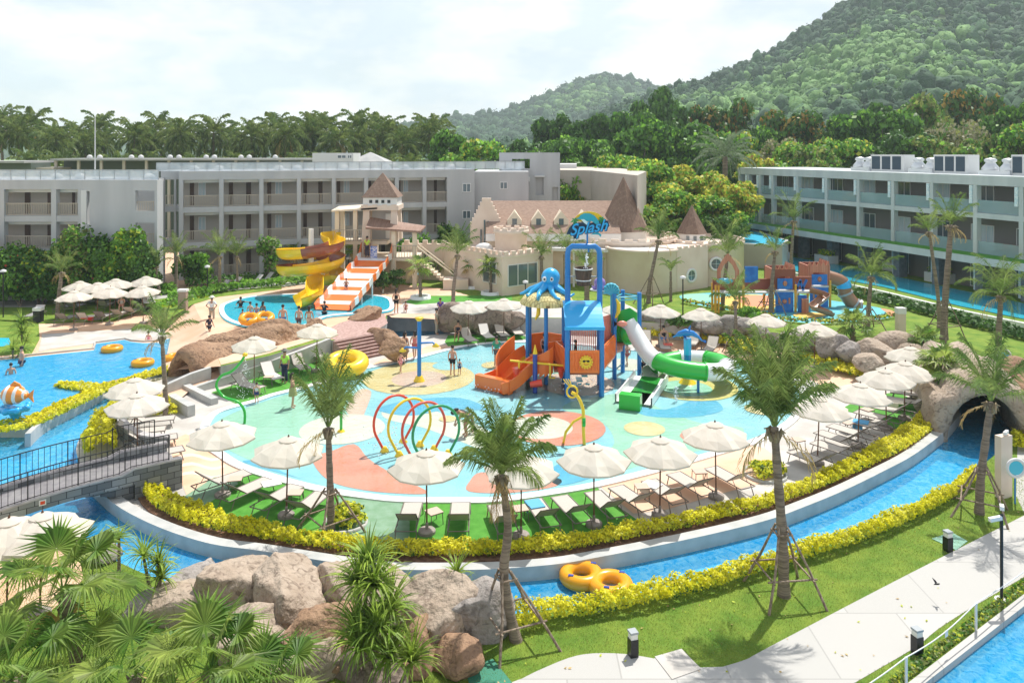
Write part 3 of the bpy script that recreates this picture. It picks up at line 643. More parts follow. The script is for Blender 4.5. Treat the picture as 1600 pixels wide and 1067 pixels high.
def hedge(label, A, B, h, dens, leaf, seed=0, mats=None, wts=None, name='hedge', lump=.35, cat='hedge', z0=0, prof=4, kind=None, group=None):
    """clipped-to-loose row of shrubs between the lines A (front) and B (back)"""
    rg = np.random.default_rng(seed); n_ = min(len(A), len(B)); A = np.array([list(p) for p in A]); B = np.array([list(p) for p in B])
    def res(P, m):
        s = np.r_[0, np.cumsum(np.linalg.norm(np.diff(P,axis=0),axis=1))]; q = np.linspace(0, s[-1], m); return np.stack([np.interp(q, s, P[:,k]) for k in range(3)],1), s[-1]
    Ar, la = res(A, 400); Br, lb = res(B, 400); wdt = np.linalg.norm(Ar-Br,axis=1).mean(); L_ = (la+lb)/2
    n = int(L_*(wdt+2*h*.8)*dens); u = rg.uniform(0, .9999, n); ph = rg.uniform(-1.35, 1.35, n)
    fi = u*399; i = fi.astype(int); f = (fi-i)[:,None]; a = Ar[i]*(1-f)+Ar[np.minimum(i+1,399)]*f; b = Br[i]*(1-f)+Br[np.minimum(i+1,399)]*f
    c = (a+b)/2; half = (b-a)/2; x = u*L_
    lumpv = (np.sin(x*7.1+ph*2.3)*np.sin(x*4.3+1.3)+.6*np.sin(x*13.7+ph*5)+.5*np.sin(x*2.1))*.5
    ins = rg.uniform(.55,1.02,n)**.7
    s = np.sin(ph); s = np.sign(s)*np.abs(s)**.7*(1+.12*lumpv); z = np.abs(np.cos(ph))**.55*(1+lump*lumpv)
    P = c+half*(s*ins)[:,None]; P[:,2] = z0+h*z*ins+rg.uniform(0,.05,n)
    Nn = unit(half*s[:,None]/max(wdt/2,.1)+np.stack([np.zeros(n),np.zeros(n),z*1.2],1))
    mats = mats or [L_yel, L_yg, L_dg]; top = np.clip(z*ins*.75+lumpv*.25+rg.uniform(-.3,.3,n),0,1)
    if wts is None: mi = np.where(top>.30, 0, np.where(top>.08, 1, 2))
    else: mi = rg.choice(len(mats), n, p=wts)
    o = quads(name, leafquads(P, Nn, leaf, rg, 1.5, .55), mi, mats)
    return tag(o, label, cat, group, kind)
def bush(name, label, loc, rx, rz, n, leaf, mats, wts, seed, cat='shrub', group=None, flowers=0):
    rg = np.random.default_rng(seed); t = thing(name, label, cat, loc, 0, group)
    P, Nn, C = crown_pts(n, rg, rx, rx, rz, 11, .5, rz*.85, .8); P[:,2] = np.maximum(P[:,2], .03)
    quads('foliage', leafquads(P, Nn, leaf, rg, 1.6, .6), rg.choice(len(mats), n, p=wts), mats, t)
    b = MB()
    for k in range(5): b.tube([(0,0,-.05), Vector(C[k,:3])*.5+Vector((0,0,rz*.5)), Vector(C[k,:3])+Vector((0,0,rz*.85))], [.04,.03,.015], 5)
    b.build('stem', m_bark, t)
    if flowers:
        k = rg.choice(n, flowers); quads('flowers', leafquads(P[k]+Nn[k]*.06, Nn[k], .16, rg, 1.1, .4), [0]*flowers, [L_red], t)
    return t
import bmesh
def ico(k):
    bm = bmesh.new(); bmesh.ops.create_icosphere(bm, subdivisions=k, radius=1); v = np.array([list(x.co) for x in bm.verts]); f = [[q.index for q in p.verts] for p in bm.faces]; bm.free(); return v, f
# ---- hills: terrain strips with a forest cover ----
def hill(name, sil, Yb, Yc, vb, seed, colr, nclump, csize, cmats, cw, back=1.25, rough=6):
    rg = np.random.default_rng(seed); us = np.linspace(sil[0][0], sil[-1][0], 60); vs = np.interp(us, [p[0] for p in sil], [p[1] for p in sil])
    K = 22; g = MB(); P = []
    ph = rg.uniform(0, 6.28, 8)
    def zat(u, s):
        vc = np.interp(u, [p[0] for p in sil], [p[1] for p in sil]); zc = 12-(vc-238)*Yc/1200-csize*.8
        prof = s**1.15*.97+.03*np.sin(s*6+ph[0]); und = (np.sin(u*.021+s*5+ph[1])+np.sin(u*.05-s*7+ph[2])*.5)*rough*s*(1-s)*4*.5
        return zc*prof+und
    for i, u in enumerate(us):
        for k in range(K+1):
            s = k/K; Y = Yb+(Yc-Yb)*s; P.append(((u-800)*Y/1200, Y, zat(u,s)))
        P.append(((u-800)*Yc*back/1200, Yc*back, -5))
    m = K+2; fs = [[i*m+k,(i+1)*m+k,(i+1)*m+k+1,i*m+k+1] for i in range(59) for k in range(m-1)]
    g.add(P, fs, 0, True); struct(g.build(name, colr))
    n = nclump; u = rg.uniform(sil[0][0], sil[-1][0], n); s = rg.uniform(.0, 1.0, n)**.75; edge = rg.random(n) < .14; s[edge] = rg.uniform(.95,1.0,edge.sum())
    Y = Yb+(Yc-Yb)*s; X = (u-800)*Y/1200; Z = np.array([zat(a,b) for a,b in zip(u,s)])
    sz = csize*rg.uniform(.4,1.25,n)*(1.25-.45*s); tall = np.where(rg.random(n) < .15, rg.uniform(1.2,1.9,n), rg.uniform(.7,1.1,n)); Tv, Tf = ico(2); Tv = Tv.copy(); Tf = np.array([f for f in Tf if Tv[f][:,2].mean() > -.35]); m = len(Tv)
    lob = 1+.22*np.sin(Tv[None]@rg.normal(0,3.2,(n,3,1)))[:,:,0]+rg.uniform(-.13,.13,(n,m)); V = Tv[None]*lob[:,:,None]*sz[:,None,None]*np.stack([np.full(n,.62),np.full(n,.62),.62*tall],1)[:,None,:]+np.stack([X,Y,Z+sz*.15*tall],1)[:,None,:]
    F_ = (Tf[None]+(np.arange(n)*m)[:,None,None]).reshape(-1,3); patch = (np.sin(X*.02+Y*.013)+np.sin(X*.011-Y*.021+2)+rg.normal(0,.7,n)-2.6*np.abs(s-.38)+.5); mc = np.where(patch>.75, 2, np.where(patch>-.35, 1, 0)); mi = np.repeat(mc, len(Tf))
    me = bpy.data.meshes.new(name+'_forest'); V = V.reshape(-1,3); me.vertices.add(len(V)); me.vertices.foreach_set('co', V.astype(np.float32).ravel()); me.loops.add(len(F_)*3); me.loops.foreach_set('vertex_index', F_.astype(np.int32).ravel()); me.polygons.add(len(F_)); me.polygons.foreach_set('loop_start', np.arange(0,len(F_)*3,3,dtype=np.int32))
    for q in cmats: me.materials.append(q)
    me.polygons.foreach_set('material_index', mi.astype(np.int32)); me.update(calc_edges=True)
    o = bpy.data.objects.new(name+'_forest', me); COL.objects.link(o); tag(o, None, None, None, 'stuff')
    q = 24; ix = np.repeat(np.arange(n), q); d = unit(rg.normal(0,1,(n*q,3))); d[:,2] = np.abs(d[:,2]); P = np.stack([X,Y,Z+sz*.15*tall],1)[ix]+d*(sz[ix]*rg.uniform(.85,1.3,n*q))[:,None]*np.stack([np.full(n,.62),np.full(n,.62),.62*tall],1)[ix]
    quads(name+'_foliage', leafquads(P, d, csize*.16, rg, 1.3, .5), mc[ix], cmats, o); return o
# ================= hills and far vegetation =================
m_hill = M('m_hill', (.05,.09,.03), .95, (.09,.14,.05), scale=.02)
H1, H2, H3 = [M('hill_'+n_, a_, .9, b_, scale=sc__, island=.22, detail=8, bump=.9, bscale=.9, bdist=.6) for n_, a_, b_, sc__ in (('dark',(.012,.050,.022),(.03,.085,.032),.5),('mid',(.03,.085,.035),(.06,.14,.05),.5),('light',(.10,.21,.06),(.17,.30,.09),.5))]
o = hill('hill', [(700,238),(880,205),(960,160),(1030,138),(1100,116),(1150,96),(1180,84),(1215,66),(1240,48),(1265,32),(1300,8),(1360,-35),(1450,-70),(1600,-60),(1750,-40),(1950,40)], 210, 500, 240, 3, m_hill, 9500, 5.6, [H1,H2,H3], None)
o['label'] = 'dense forest covering the large steep hill on the right'; 
o = hill('distant_hill', [(560,215),(610,196),(640,184),(700,177),(780,168),(820,152),(850,140),(880,126),(900,117),(945,104),(985,112),(1020,124),(1080,128),(1200,135),(1400,150),(1600,160)], 620, 1050, 240, 4, m_hill, 6500, 9, [H1,H2,H3], None)
o['label'] = 'hazy forest covering the lower distant hill in the middle'
o = hill('distant_ridge', [(-500,222),(0,216),(150,219),(300,213),(330,208),(400,214),(560,220),(640,214),(760,205)], 1150, 1350, 240, 5, m_hill, 900, 20, [H1,H2,H3], None, rough=2)
o['label'] = 'faint line of low wooded hills on the left horizon'
# back row of coconut palms behind the long building
pv = []
for k in range(5):
    t = coco('coconut_palm', None, 'palm tree', Vector((0,0,0)), Vector((.5*(k-2),.3,11)), fl=4.3, nf=21, nl=20, seed=20+k, lw=.16, mat=L_palmd, r=.2, dry=3 if k!=1 else 6, ll=1.05, low=-.75, droopf=1.1) if False else None
def farpalm(k):
    t = thing('coconut_palm', 'x', 'palm tree', (0,0,0)); rg = np.random.default_rng(70+k)
    trunk_mb([Vector((0,0,-.3)), Vector((.4*(k-2),0,5)), Vector((.5*(k-2),.3,11))], .2, .13, 6, False).build('trunk', m_barkp, t)
    V = []; MI = []
    for j in range(24):
        az = j*2.4+rg.uniform(-.2,.2); q = (j+.5)/24
        frond(V, MI, (.5*(k-2),.3,11), az, R(82)*(1-q)-.95*q, 3.3*rg.uniform(.85,1.1), 1.3+.8*q, 20, 1.15, .20, rg, 1 if (q>.9 and k%2) else 0, (.05,0), rach=.06)
    quads('crown', np.array(V), MI, [L_palmd, L_dry], t); return t
FP = [farpalm(k) for k in range(5)]
tops = [(-20,178),(8,172),(30,188),(46,176),(66,205),(90,200),(112,194),(131,207),(152,180),(172,206),(198,194),(222,200),(240,208),(258,182),(279,208),(296,190),(316,203),(333,186),(352,200),(368,208),(388,194),(410,206),(428,182),(446,192),(462,204),(478,186),(494,184),(513,182),(532,200),(552,180),(570,200),(588,186),(604,188),(622,206),(640,204),(660,188),(676,187),(694,208),(45,222),(105,226),(180,228),(235,225),(305,228),(375,226),(455,228),(520,226),(590,224),(640,228)]
side = ['behind the left building','behind the flag pole building','behind the long building']
orow = sorted(range(len(tops)), key=lambda i: tops[i][0])
ords = ['first','second','third','fourth','fifth','sixth','seventh','eighth','ninth','tenth','eleventh','twelfth']
def ordn(i): return ords[i] if i < 12 else ['thirteenth','fourteenth','fifteenth','sixteenth','seventeenth','eighteenth','nineteenth','twentieth'][i-12] if i < 20 else 'twenty-'+ords[i-20] if i < 29 else ['thirtieth','thirty-first','thirty-second','thirty-third','thirty-fourth','thirty-fifth','thirty-sixth','thirty-seventh','thirty-eighth','thirty-ninth','fortieth'][i-29]
hi = [i for i in orow if tops[i][1] < 215]; lo_ = [i for i in orow if tops[i][1] >= 215]
for rank, i in enumerate(hi):
    u, v = tops[i]; Y = 118+((i*37)%23); zt = 12-(v-238)*Y/1200; s = (zt-ZU)/12.6
    place(FP[i%5], ((u-800)*Y/1200, Y, ZU-.2), (i*1.7)%6.28, 'tall coconut palm on the skyline, %s from the left edge' % ordn(rank), 'coconut palms behind the buildings', (max(.75,s),)*2+(s,))
for rank, i in enumerate(lo_):
    u, v = tops[i]; Y = 104+(i*13)%8; zt = 12-(v-238)*Y/1200; s = (zt-ZU)/14.2
    place(FP[i%5], ((u-800)*Y/1200, Y, ZU-.2), (i*1.7)%6.28, 'low coconut palm just above the roof line, %s such one from the left' % ordn(rank), 'coconut palms behind the buildings', (.95,.95,s))
# undergrowth mass behind the palms
rg = np.random.default_rng(5)
n = 26000; u = rg.uniform(-60, 1700, n); Y = rg.uniform(112, 150, n)-0; X = (u-800)*Y/1200; lump = np.sin(X*.35)+np.sin(X*.13+1)+np.sin(X*.71+Y*.4); Z = rg.uniform(0,1,n)**.5*(3.6+lump*.8)+ZU
o = quads('thicket', leafquads(np.stack([X,Y,Z],1), np.tile([0,-.5,.8],(n,1)), .95, rg, 1.4, .6), rg.choice(3,n,p=[.45,.35,.2]), [L_dg, L_g, L_olive]); tag(o, 'dark green undergrowth filling in beneath the skyline palms', None, None, 'stuff')
# forest trees
TV = {}
def tv(key):
    if key in TV: return TV[key]
    kinds = {'dark': ([L_dg,L_g],[.75,.25],.42), 'mid': ([L_g,L_bg,L_dg],[.6,.2,.2],.4), 'light': ([L_bg,L_g,L_gold],[.5,.35,.15],.36), 'gold': ([L_gold,L_bg,L_orange],[.62,.3,.08],.34), 'orange': ([L_dg,L_orange,L_g],[.68,.2,.12],.4), 'grey': ([L_grey,L_olive,L_g],[.55,.3,.15],.3), 'olive': ([L_olive,L_g,L_bg],[.5,.3,.2],.38)}
    mats, w, leaf = kinds[key[0]]
    t = thing('tree', 'x', 'tree', (0,0,0)); tree_mesh('t', np.random.default_rng(sum(map(ord,key[0]))*7+key[1]), 4.4, 4.4, 6.6, 5200 if key[0] != 'grey' else 3000, leaf, mats, w, lobes=20 if key[0] != 'gold' else 24, r=.3, parent=t, lr=.36 if key[0] != 'gold' else .27, flat=.8)
    TV[key] = t; return t
# (u, top v, Y, radius, kind, label)
FT = [(712,196,112,5,'mid','rounded mid green tree right of the last skyline palm'),(745,207,105,5.5,'light','broad bright green tree above the right end of the long building'),(722,240,98,3.5,'mid','small green tree close behind the right end of the long building'),
(790,222,135,5,'mid','hazy green tree left of the dark forest trees'),(825,212,128,5.5,'dark','dark green tree left of the lanky forest trees'),(848,225,115,4,'mid','green tree just above the tall grey block'),
(872,172,135,5.5,'dark','thin crowned dark tree with feathery top, left end of the forest'),(905,180,130,5.5,'dark','very dark tree next to the feathery topped one'),(880,205,112,5,'mid','mid green bushy tree above the grey block'),(920,205,108,6,'mid','large mid green tree above the grey sheds'),
(950,170,128,6,'dark','dark tall tree standing behind the grey sheds'),(985,160,125,5,'mid','tall green tree left of the dark pointed one'),(1002,180,112,6,'mid','massive green tree above the big cone roof'),(1025,124,140,5.5,'dark','tallest dark tree with narrow rounded top in the middle of the forest'),(1045,150,132,5,'dark','dark tree right beside the tallest one'),
(960,232,98,4.5,'light','bright leafy tree behind the grey sheds'),(1000,245,94,4,'light','pale green tree beside the tip of the big cone roof'),(1075,180,118,6.5,'mid','wide umbrella shaped green tree in the middle of the forest'),(1100,200,110,6,'mid','green tree below the umbrella shaped one'),
(1108,152,135,5,'orange','dark tree tinged orange on top, left of its wider twin'),(1142,145,132,5.5,'orange','dark orange tipped tree above the oil palm'),(1150,195,112,5.5,'light','bright green tree beside the oil palm'),(1180,190,122,5,'mid','mid green tree between oil palm and wide dark tree'),
(1225,158,125,6,'orange','wide dark tree with orange tips left of the rooftop units'),(1262,165,122,6,'orange','dark orange tipped tree above the first rooftop units'),(1190,232,104,4.5,'gold','golden green tree left of the glass balcony wing roof'),(1240,218,104,5,'light','pale green rounded tree above the wing roof end'),(1270,222,102,5,'olive','olive tree left of the first rooftop unit'),
(1215,205,108,5,'grey','grey twiggy tree below the wide dark tree'),(1310,205,104,5.5,'light','light green tree right above the first rooftop unit'),(1340,165,118,6.5,'mid','large green tree above the first rooftop fans'),(1385,160,114,6.5,'mid','large round green tree in the middle above the wing'),(1400,195,104,6,'dark','dark green tree close behind the second rooftop unit'),
(1365,150,132,6,'dark','dark crown rising behind the large round green tree'),(1430,140,126,6.5,'olive','tall olive tree above the second rooftop unit'),(1475,128,130,6.5,'orange','rusty topped tall tree right of the tall olive one'),(1520,126,130,6,'orange','rusty topped tall tree nearest the right edge'),(1500,175,108,5.5,'grey','grey brown half bare tree above the wing'),
(1455,205,102,5,'olive','loose olive tree above the gap between rooftop units'),(1550,160,112,6,'grey','large grey twiggy tree left of the bright edge tree'),(1545,200,100,5,'olive','low olive tree above the third rooftop fans'),(1600,140,108,6,'mid','bright green tree cut by the right edge of the photo'),(1605,190,98,5,'light','light green tree low at the right edge'),(1650,170,104,6,'dark','dark tree beyond the right edge'),
(1010,250,84,3.6,'light','light leafy tree behind the big cone roof'),(1040,240,88,4.2,'gold','golden green tree with airy top right of the big cone roof'),(1065,262,82,3.8,'gold','golden green tree above the white annex'),(1095,258,84,4.2,'gold','golden green tree behind the small cone roof'),(1125,262,84,4.2,'gold','golden tree left of the glass balcony wing'),(1142,272,78,3.2,'gold','yellowish tree touching the end of the balcony wing'),
(1050,292,76,3.2,'light','lower light green tree beside the white annex'),(1085,296,78,3.4,'gold','lower golden tree behind the tip of the small cone roof'),(1120,302,76,3.2,'light','low green tree near the end of the balcony wing'),(1030,275,82,3.2,'light','pale green tree between cone roof and annex'),(1128,330,70,2.2,'dark','dark low bush tree beside the white car'),(895,262,86,2.6,'light','small bright tree at the foot of the grey sheds'),(870,262,90,2.6,'olive','small olive tree behind the grey block edge')]
for i, (u, v, Y, r, kd, lb) in enumerate(FT):
    zt = 12-(v-238)*Y/1200; H = zt-ZU; s = r/4.4; sz = H/10.4
    if r >= 4.5: s *= .9
    place(tv((kd, i%2)), ((u-800)*Y/1200, Y, ZU-.1), i*1.3, lb, 'forest trees behind the resort', (s, s, sz))
t = thing('oil_palm', 'x', 'palm tree', (0,0,0)); rg = np.random.default_rng(77)
Y = 88; p = Hh(1133,245,Y); V=[]; MI=[]
for j in range(26):
    q=(j+.5)/26; frond(V,MI,(0,0,0),j*2.4,R(80)*(1-q)-.3*q,4.2,1.4,26,.9,.1,rg,0,rach=.05)
t.location=(p.x,p.y,ZU); quads('crown',np.array(V),MI,[leafmat('leaf_oilpalm',(.16,.22,.12),(.26,.33,.2),.3,.2)],t,(0,0,p.z-ZU)); MB().tube([(0,0,-.2),(0,0,p.z-ZU)],[.35,.3],8).build('trunk',m_barkp,t)
t['label']='spreading grey green oil palm in front of the orange tipped trees'
# ================= palms, hedges and shrubs of the garden =================
def cp2(bu, bv, hu, hv, z=0.0):
    b = G(bu, bv, z); return b, Hh(hu, hv, b.y)
a = SL(HF, .07, 4); b_ = SL(HB, .07, 4)
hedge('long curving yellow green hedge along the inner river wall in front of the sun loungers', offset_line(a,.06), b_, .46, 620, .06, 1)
h2f = SL([(812,1000),(860,985),(930,975),(1010,960),(1100,938),(1180,912),(1276,882),(1340,862),(1400,838),(1455,812),(1500,785),(1535,758)],0,4)
h2b = SL([(803,962),(860,955),(915,951),(990,935),(1090,912),(1170,892),(1262,862),(1326,842),(1380,820),(1440,795),(1480,772),(1522,742)],0,4)
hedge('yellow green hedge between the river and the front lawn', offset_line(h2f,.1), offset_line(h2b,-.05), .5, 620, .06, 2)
hedge('yellow hedge growing on the planter wall above the lower left river', SL([(-60,680),(0,672),(45,664),(70,655),(110,636),(160,612),(200,596),(262,578)],.42,3), SL([(-60,664),(0,655),(40,648),(60,641),(100,622),(148,602),(200,588),(262,570)],.42,3), .3, 240, .09, 3, z0=ZL)
hedge('yellow hedge arm reaching left into the upper pool', SL([(84,600),(120,605),(150,612)],.42,3), SL([(95,594),(140,594),(170,598)],.42,3), .25, 240, .09, 4, z0=ZL)
tag(MB().prism([(p.x,p.y) for p in GP([(84,598),(142,610),(160,604),(100,593)],ZL+.2)], ZL-.1, ZL+.15).build('planter_wall', m_wall), 'pale planter wall arm jutting left into the upper pool', 'planter wall')
pw = MB(); pp = SL([(48,682),(62,668),(85,652),(110,640),(150,619),(180,603),(235,594)],ZL,3); band(pp, offset_line(pp,.22), -1.1, ZL+.14, pw); tag(pw.build('planter_wall', m_wall), 'curved grey planter wall between yellow hedge and lower left river', 'planter wall')
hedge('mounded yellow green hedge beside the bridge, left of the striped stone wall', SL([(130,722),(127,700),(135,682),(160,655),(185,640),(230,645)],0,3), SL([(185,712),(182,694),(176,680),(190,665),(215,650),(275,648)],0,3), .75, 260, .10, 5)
hedge('low yellow green planting by the two left parasols', SL([(195,642),(240,652),(276,650)],0,3), SL([(215,622),(250,632),(275,640)],0,3), .3, 240, .09, 51)
hedge('bright yellow hedge in front of the grey rocks behind the splash pool', SL([(1000,530),(1060,533),(1114,540),(1160,552),(1178,560)],0,3), SL([(1000,517),(1060,519),(1114,525),(1160,535),(1185,545)],0,3), .55, 200, .12, 6)
hedge('bright yellow hedge beside the two fan palms right of the splash pool', SL([(1228,562),(1270,575),(1310,588),(1348,596)],0,3), SL([(1232,545),(1280,553),(1320,565),(1352,578)],0,3), .55, 200, .12, 7)
for (u,v,r,lb) in [(540,818,.62,'round yellow green bush at the foot of the left turf palm'),(1195,742,.7,'round yellow green bush in a low ring, right of the last front parasol'),(1157,552,.6,'yellow bush at the foot of the palm behind the splash pool')]:
    p = G(u,v,0); bush('shrub', lb, p, r, .32, 1500, .08, [L_yel,L_yg,L_dg], [.3,.45,.25], int(u))
    b = MB(); b.lathe([(r+.02,0),(r+.02,.09),(r+.1,.09),(r+.1,0)], n=20, caps=False); tag(b.build('planter_ring', m_wall, None, p), 'low curved kerb ring around the '+lb.split(' ',1)[1] if False else 'low kerb ring around the bush near '+{540:'the left turf palm',1195:'the last front parasol',1157:'the palm behind the pool'}[u], 'planter ring')
hedge('yellow shrub mass at the right river tunnel, beside the beige pillar', SL([(1582,705),(1620,712),(1680,720)],0,3), SL([(1580,688),(1620,690),(1680,700)],0,3), .5, 220, .10, 8)
DG = [L_dg, L_g, L_bg]
hedge('clipped dark green hedge along the long white pool edge', SL([(1240,448),(1300,459),(1380,477),(1500,508),(1600,534),(1720,566)],ZU,3), SL([(1238,441),(1300,451),(1380,468),(1500,498),(1600,523),(1720,554)],ZU,3), .5, 70, .19, 9, DG, z0=ZU)
hedge('green hedge beyond the round slide pool, in front of the white loungers', SL([(262,477),(320,464),(380,454),(440,450),(480,444)],ZU,3), SL([(262,468),(320,457),(380,448),(440,444),(480,438)],ZU,3), .6, 60, .17, 10, [L_bg,L_g,L_dg], z0=ZU)
hedge('bright low hedge curving left of the slide pool plaza', SL([(300,492),(290,505),(300,520)],ZU,3) if False else SL([(240,500),(262,488),(300,474),(330,468)],ZU-.2,3), SL([(240,486),(262,476),(300,463),(330,458)],ZU-.2,3), .6, 60, .17, 11, [L_bg,L_yg,L_g], z0=.7)
hedge('dark hedge in front of the left white building', SL([(-60,481),(60,481),(160,480),(246,479)],ZL,3), SL([(-60,475),(60,475),(160,475),(246,474)],ZL,3), 1.7, 45, .26, 12, [L_g,L_dg,L_dg], z0=ZL)
hedge('low green shrubs under the long building ground floor', SL([(290,452),(420,441),(560,430)],ZU,3), SL([(290,447),(420,437),(560,427)],ZU,3), .7, 40, .2, 13, [L_g,L_dg,L_dg], z0=ZU)
hedge('small spiky border plants along the playground floor edge', SL([(1065,475),(1130,486),(1200,500),(1270,508),(1340,505),(1398,499)],ZU,3), SL([(1065,473),(1130,484),(1200,498),(1270,506),(1340,503),(1398,496)],ZU,3), .35, 90, .12, 14, [L_yg,L_g,M('leaf_rust',(.4,.2,.06),.6)], wts=[.4,.4,.2], z0=ZU)
hedge('low ragged green strip between the rope fence and the corner pool edge', SL([(1300,1160),(1413,1067),(1600,928),(1720,840)],0,2), SL([(1280,1150),(1396,1060),(1600,905),(1720,815)],0,2), .07, 260, .06, 15, [L_g,L_olive,L_yg], wts=[.45,.35,.2])
# --- coconut palms (base px, hub px)
W = (-.04,-.02)
def P_(bu,bv,hu,hv,z,label,**k):
    b,h = cp2(bu,bv,hu,hv,z); k.setdefault('group','young coconut palms of the garden'); return coco('coconut_palm', label, b, h, **k)
P_(1225,930,1210,668,0,'big foreground coconut palm leaning over the right part of the river, propped with poles', fl=2.95, nf=30, nl=64, seed=1, props=True, lo=52, hi=90, lw=.036, droopf=.6, r=.155)
P_(808,1000,784,742,0,'curved foreground coconut palm standing on the front lawn edge by the boulders', fl=1.95, nf=26, nl=56, seed=2, props=True, lo=30, hi=89, ll=.6, droopf=.65, curve=(-.32,.05,1.5), r=.13, lw=.032, dry=4)
P_(517,830,513,668,0,'coconut palm on the green turf between two parasols at left', fl=2.7, nf=17, nl=56, seed=3, props=True, lo=52, hi=90, ll=.7, droopf=.45, r=.13)
P_(1530,802,1548,628,0,'leaning coconut palm beside the beige pillar at the right tunnel', fl=2.5, nf=15, nl=54, seed=4, props=True, lo=34, hi=90, wind=(-.12,0), r=.14)
P_(259,650,253,525,0,'coconut palm between the left pool and the cave mouth', fl=2.2, nf=15, nl=40, seed=5, lo=15, up=.6, low=-.4, r=.12)
P_(1356,515,1361,432,ZU,'coconut palm with round crown on the back lawn right of the tube slide', fl=2.4, nf=20, nl=36, seed=6, lo=0, droopf=1.1, props=True, up=.4, low=-.7, r=.15)
b1 = P_(1475,530,1486,352,ZU,'tall coconut palm with a thick propped trunk on the right back lawn', fl=2.2, nf=13, nl=32, seed=7, props=True, up=1.1, low=-.4, r=.2, dry=4)
P_(1468,512,1452,362,ZU,'tall slim brownish coconut palm just left of the thick propped one', fl=1.7, nf=12, nl=28, seed=8, up=.6, low=-.7, r=.13, dry=6)
P_(1560,548,1564,462,ZU,'wide crowned coconut palm at the right edge of the back lawn', fl=2.9, nf=22, nl=36, seed=9, lo=0, droopf=1.1, r=.17)
P_(1150,547,1149,470,0,'coconut palm rising behind the dolphin spout', fl=2.1, nf=15, nl=36, seed=10, lo=20, props=True, up=.7, low=-.5, r=.12)
P_(1204,489,1211,392,ZU,'coconut palm standing in front of the toy castle', fl=1.9, nf=14, nl=28, seed=11, props=True, up=.6, low=-.7, r=.15)
P_(1129,484,1137,398,ZU,'coconut palm covering the porthole wall left of the toy castle', fl=3.0, nf=18, nl=32, seed=12, up=.7, low=-.6, r=.16)
P_(1236,425,1240,345,ZU,'coconut palm in front of the end of the glass balcony wing', fl=3.2, nf=14, nl=30, seed=13, up=.6, low=-.6, r=.18, dry=4)
P_(1013,474,1029,375,ZU,'tall leaning coconut palm in front of the round beige drum', fl=2.6, nf=16, nl=30, seed=14, up=1.0, low=-.6, r=.16, props=True)
P_(1048,471,1048,424,ZU,'small tied up palm right of the leaning one by the round drum', fl=1.6, nf=12, nl=26, seed=15, tied=True, r=.12, dry=0, ll=.3)
P_(973,450,975,420,ZU,'small tied up palm left of the round beige drum', fl=1.9, nf=12, nl=26, seed=16, tied=True, r=.13, dry=0, ll=.35)
P_(917,470,916,420,ZU,'open crowned palm directly behind the tipping bucket', fl=2.3, nf=11, nl=26, seed=17, up=.6, low=-.2, r=.2)
P_(847,455,846,400,ZU,'palm in front of the turret house window, above the octopus', fl=2.6, nf=16, nl=28, seed=18, up=.6, low=-.8, r=.14)
P_(884,458,886,392,ZU,'palm left of the tall blue pipe frame', fl=2.4, nf=14, nl=28, seed=19, up=.6, low=-.8, r=.14)
P_(708,474,715,398,ZU,'coconut palm between the slide tower and the turret house', fl=2.7, nf=18, nl=32, seed=20, up=.8, low=-.6, r=.15)
P_(343,455,343,400,ZU,'palm left of its thin twin in front of the long building', fl=2.5, nf=15, nl=30, seed=21, up=.9, low=-.7, r=.15)
P_(371,452,370,400,ZU,'thin palm right of its twin in front of the long building', fl=1.9, nf=12, nl=28, seed=22, up=.5, low=-.7, r=.11)
P_(275,455,276,400,ZU,'palm at the corner of the long building above the back parasols', fl=2.2, nf=14, nl=28, seed=23, up=.6, low=-.7, r=.14)
P_(90,497,96,425,ZL,'drooping palm left of the parasol cluster', fl=1.9, nf=11, nl=28, seed=24, up=.1, low=-.9, r=.16, dry=4)
P_(250,479,243,415,ZL,'low palm half hidden in the bushes by the building gap', fl=1.8, nf=12, nl=26, seed=25, up=.6, low=-.6, r=.14)
def FPM(bu,bv,hu,hv,z,label,**k):
    b,h = cp2(bu,bv,hu,hv,z); return fanpalm('fan_palm', label, b, h, **k)
def loc_on(u,v,z): return G(u,v,z)
for bu,bv,hu,hv,z,lb,k in [(738,449,738,416,ZU,'small fan palm in a stone ring nearest the slide stairs',dict(nf=13,L_=.6,rad=.65)),(767,459,767,418,ZU,'small fan palm in a stone ring at the turret house corner',dict(nf=14,L_=.7,rad=.75)),
    (657,466,656,418,ZU,'slender fan palm in front of the slide tower stairs',dict(nf=13,L_=.7,rad=.75)),(1333,560,1332,508,0,'slender fan palm growing in the yellow hedge by the boulder mound',dict(nf=15,L_=.75,rad=.75)),
    (1473,642,1470,574,0,'fan palm right of the four stacked parasols',dict(nf=18,L_=.75,rad=.8)),(1444,552,1444,532,ZU,'low fan palm behind the brick stair wall',dict(nf=15,L_=.6,rad=.65)),
    (688,428,687,398,ZU,'small fan palm behind the slide tower roof',dict(nf=12,L_=.8,rad=.9)),(554,425,552,392,ZU,'dark little fan palm right of the spiral slide',dict(nf=11,L_=.7,rad=.8)),(462,430,460,395,ZU,'fan palm behind the spiral slide',dict(nf=11,L_=.7,rad=.8)),(650,395,648,352,ZU,'fan palm beyond the brown canopy',dict(nf=13,L_=1,rad=1.1))]:
    FPM(bu,bv,hu,hv,z,lb,seed=bu,nseg=16,**k)
    if bv in (449,459,466): 
        p = G(bu,bv+1,z); b = MB(); b.lathe([(.6,0),(.6,.25),(.75,.25),(.8,0)], n=18, caps=False); tag(b.build('planter_ring', m_white, None, p), 'white stone ring around the fan palm '+{449:'nearest the slide stairs',459:'at the turret house corner',466:'in front of the tower stairs'}[bv], 'planter ring')
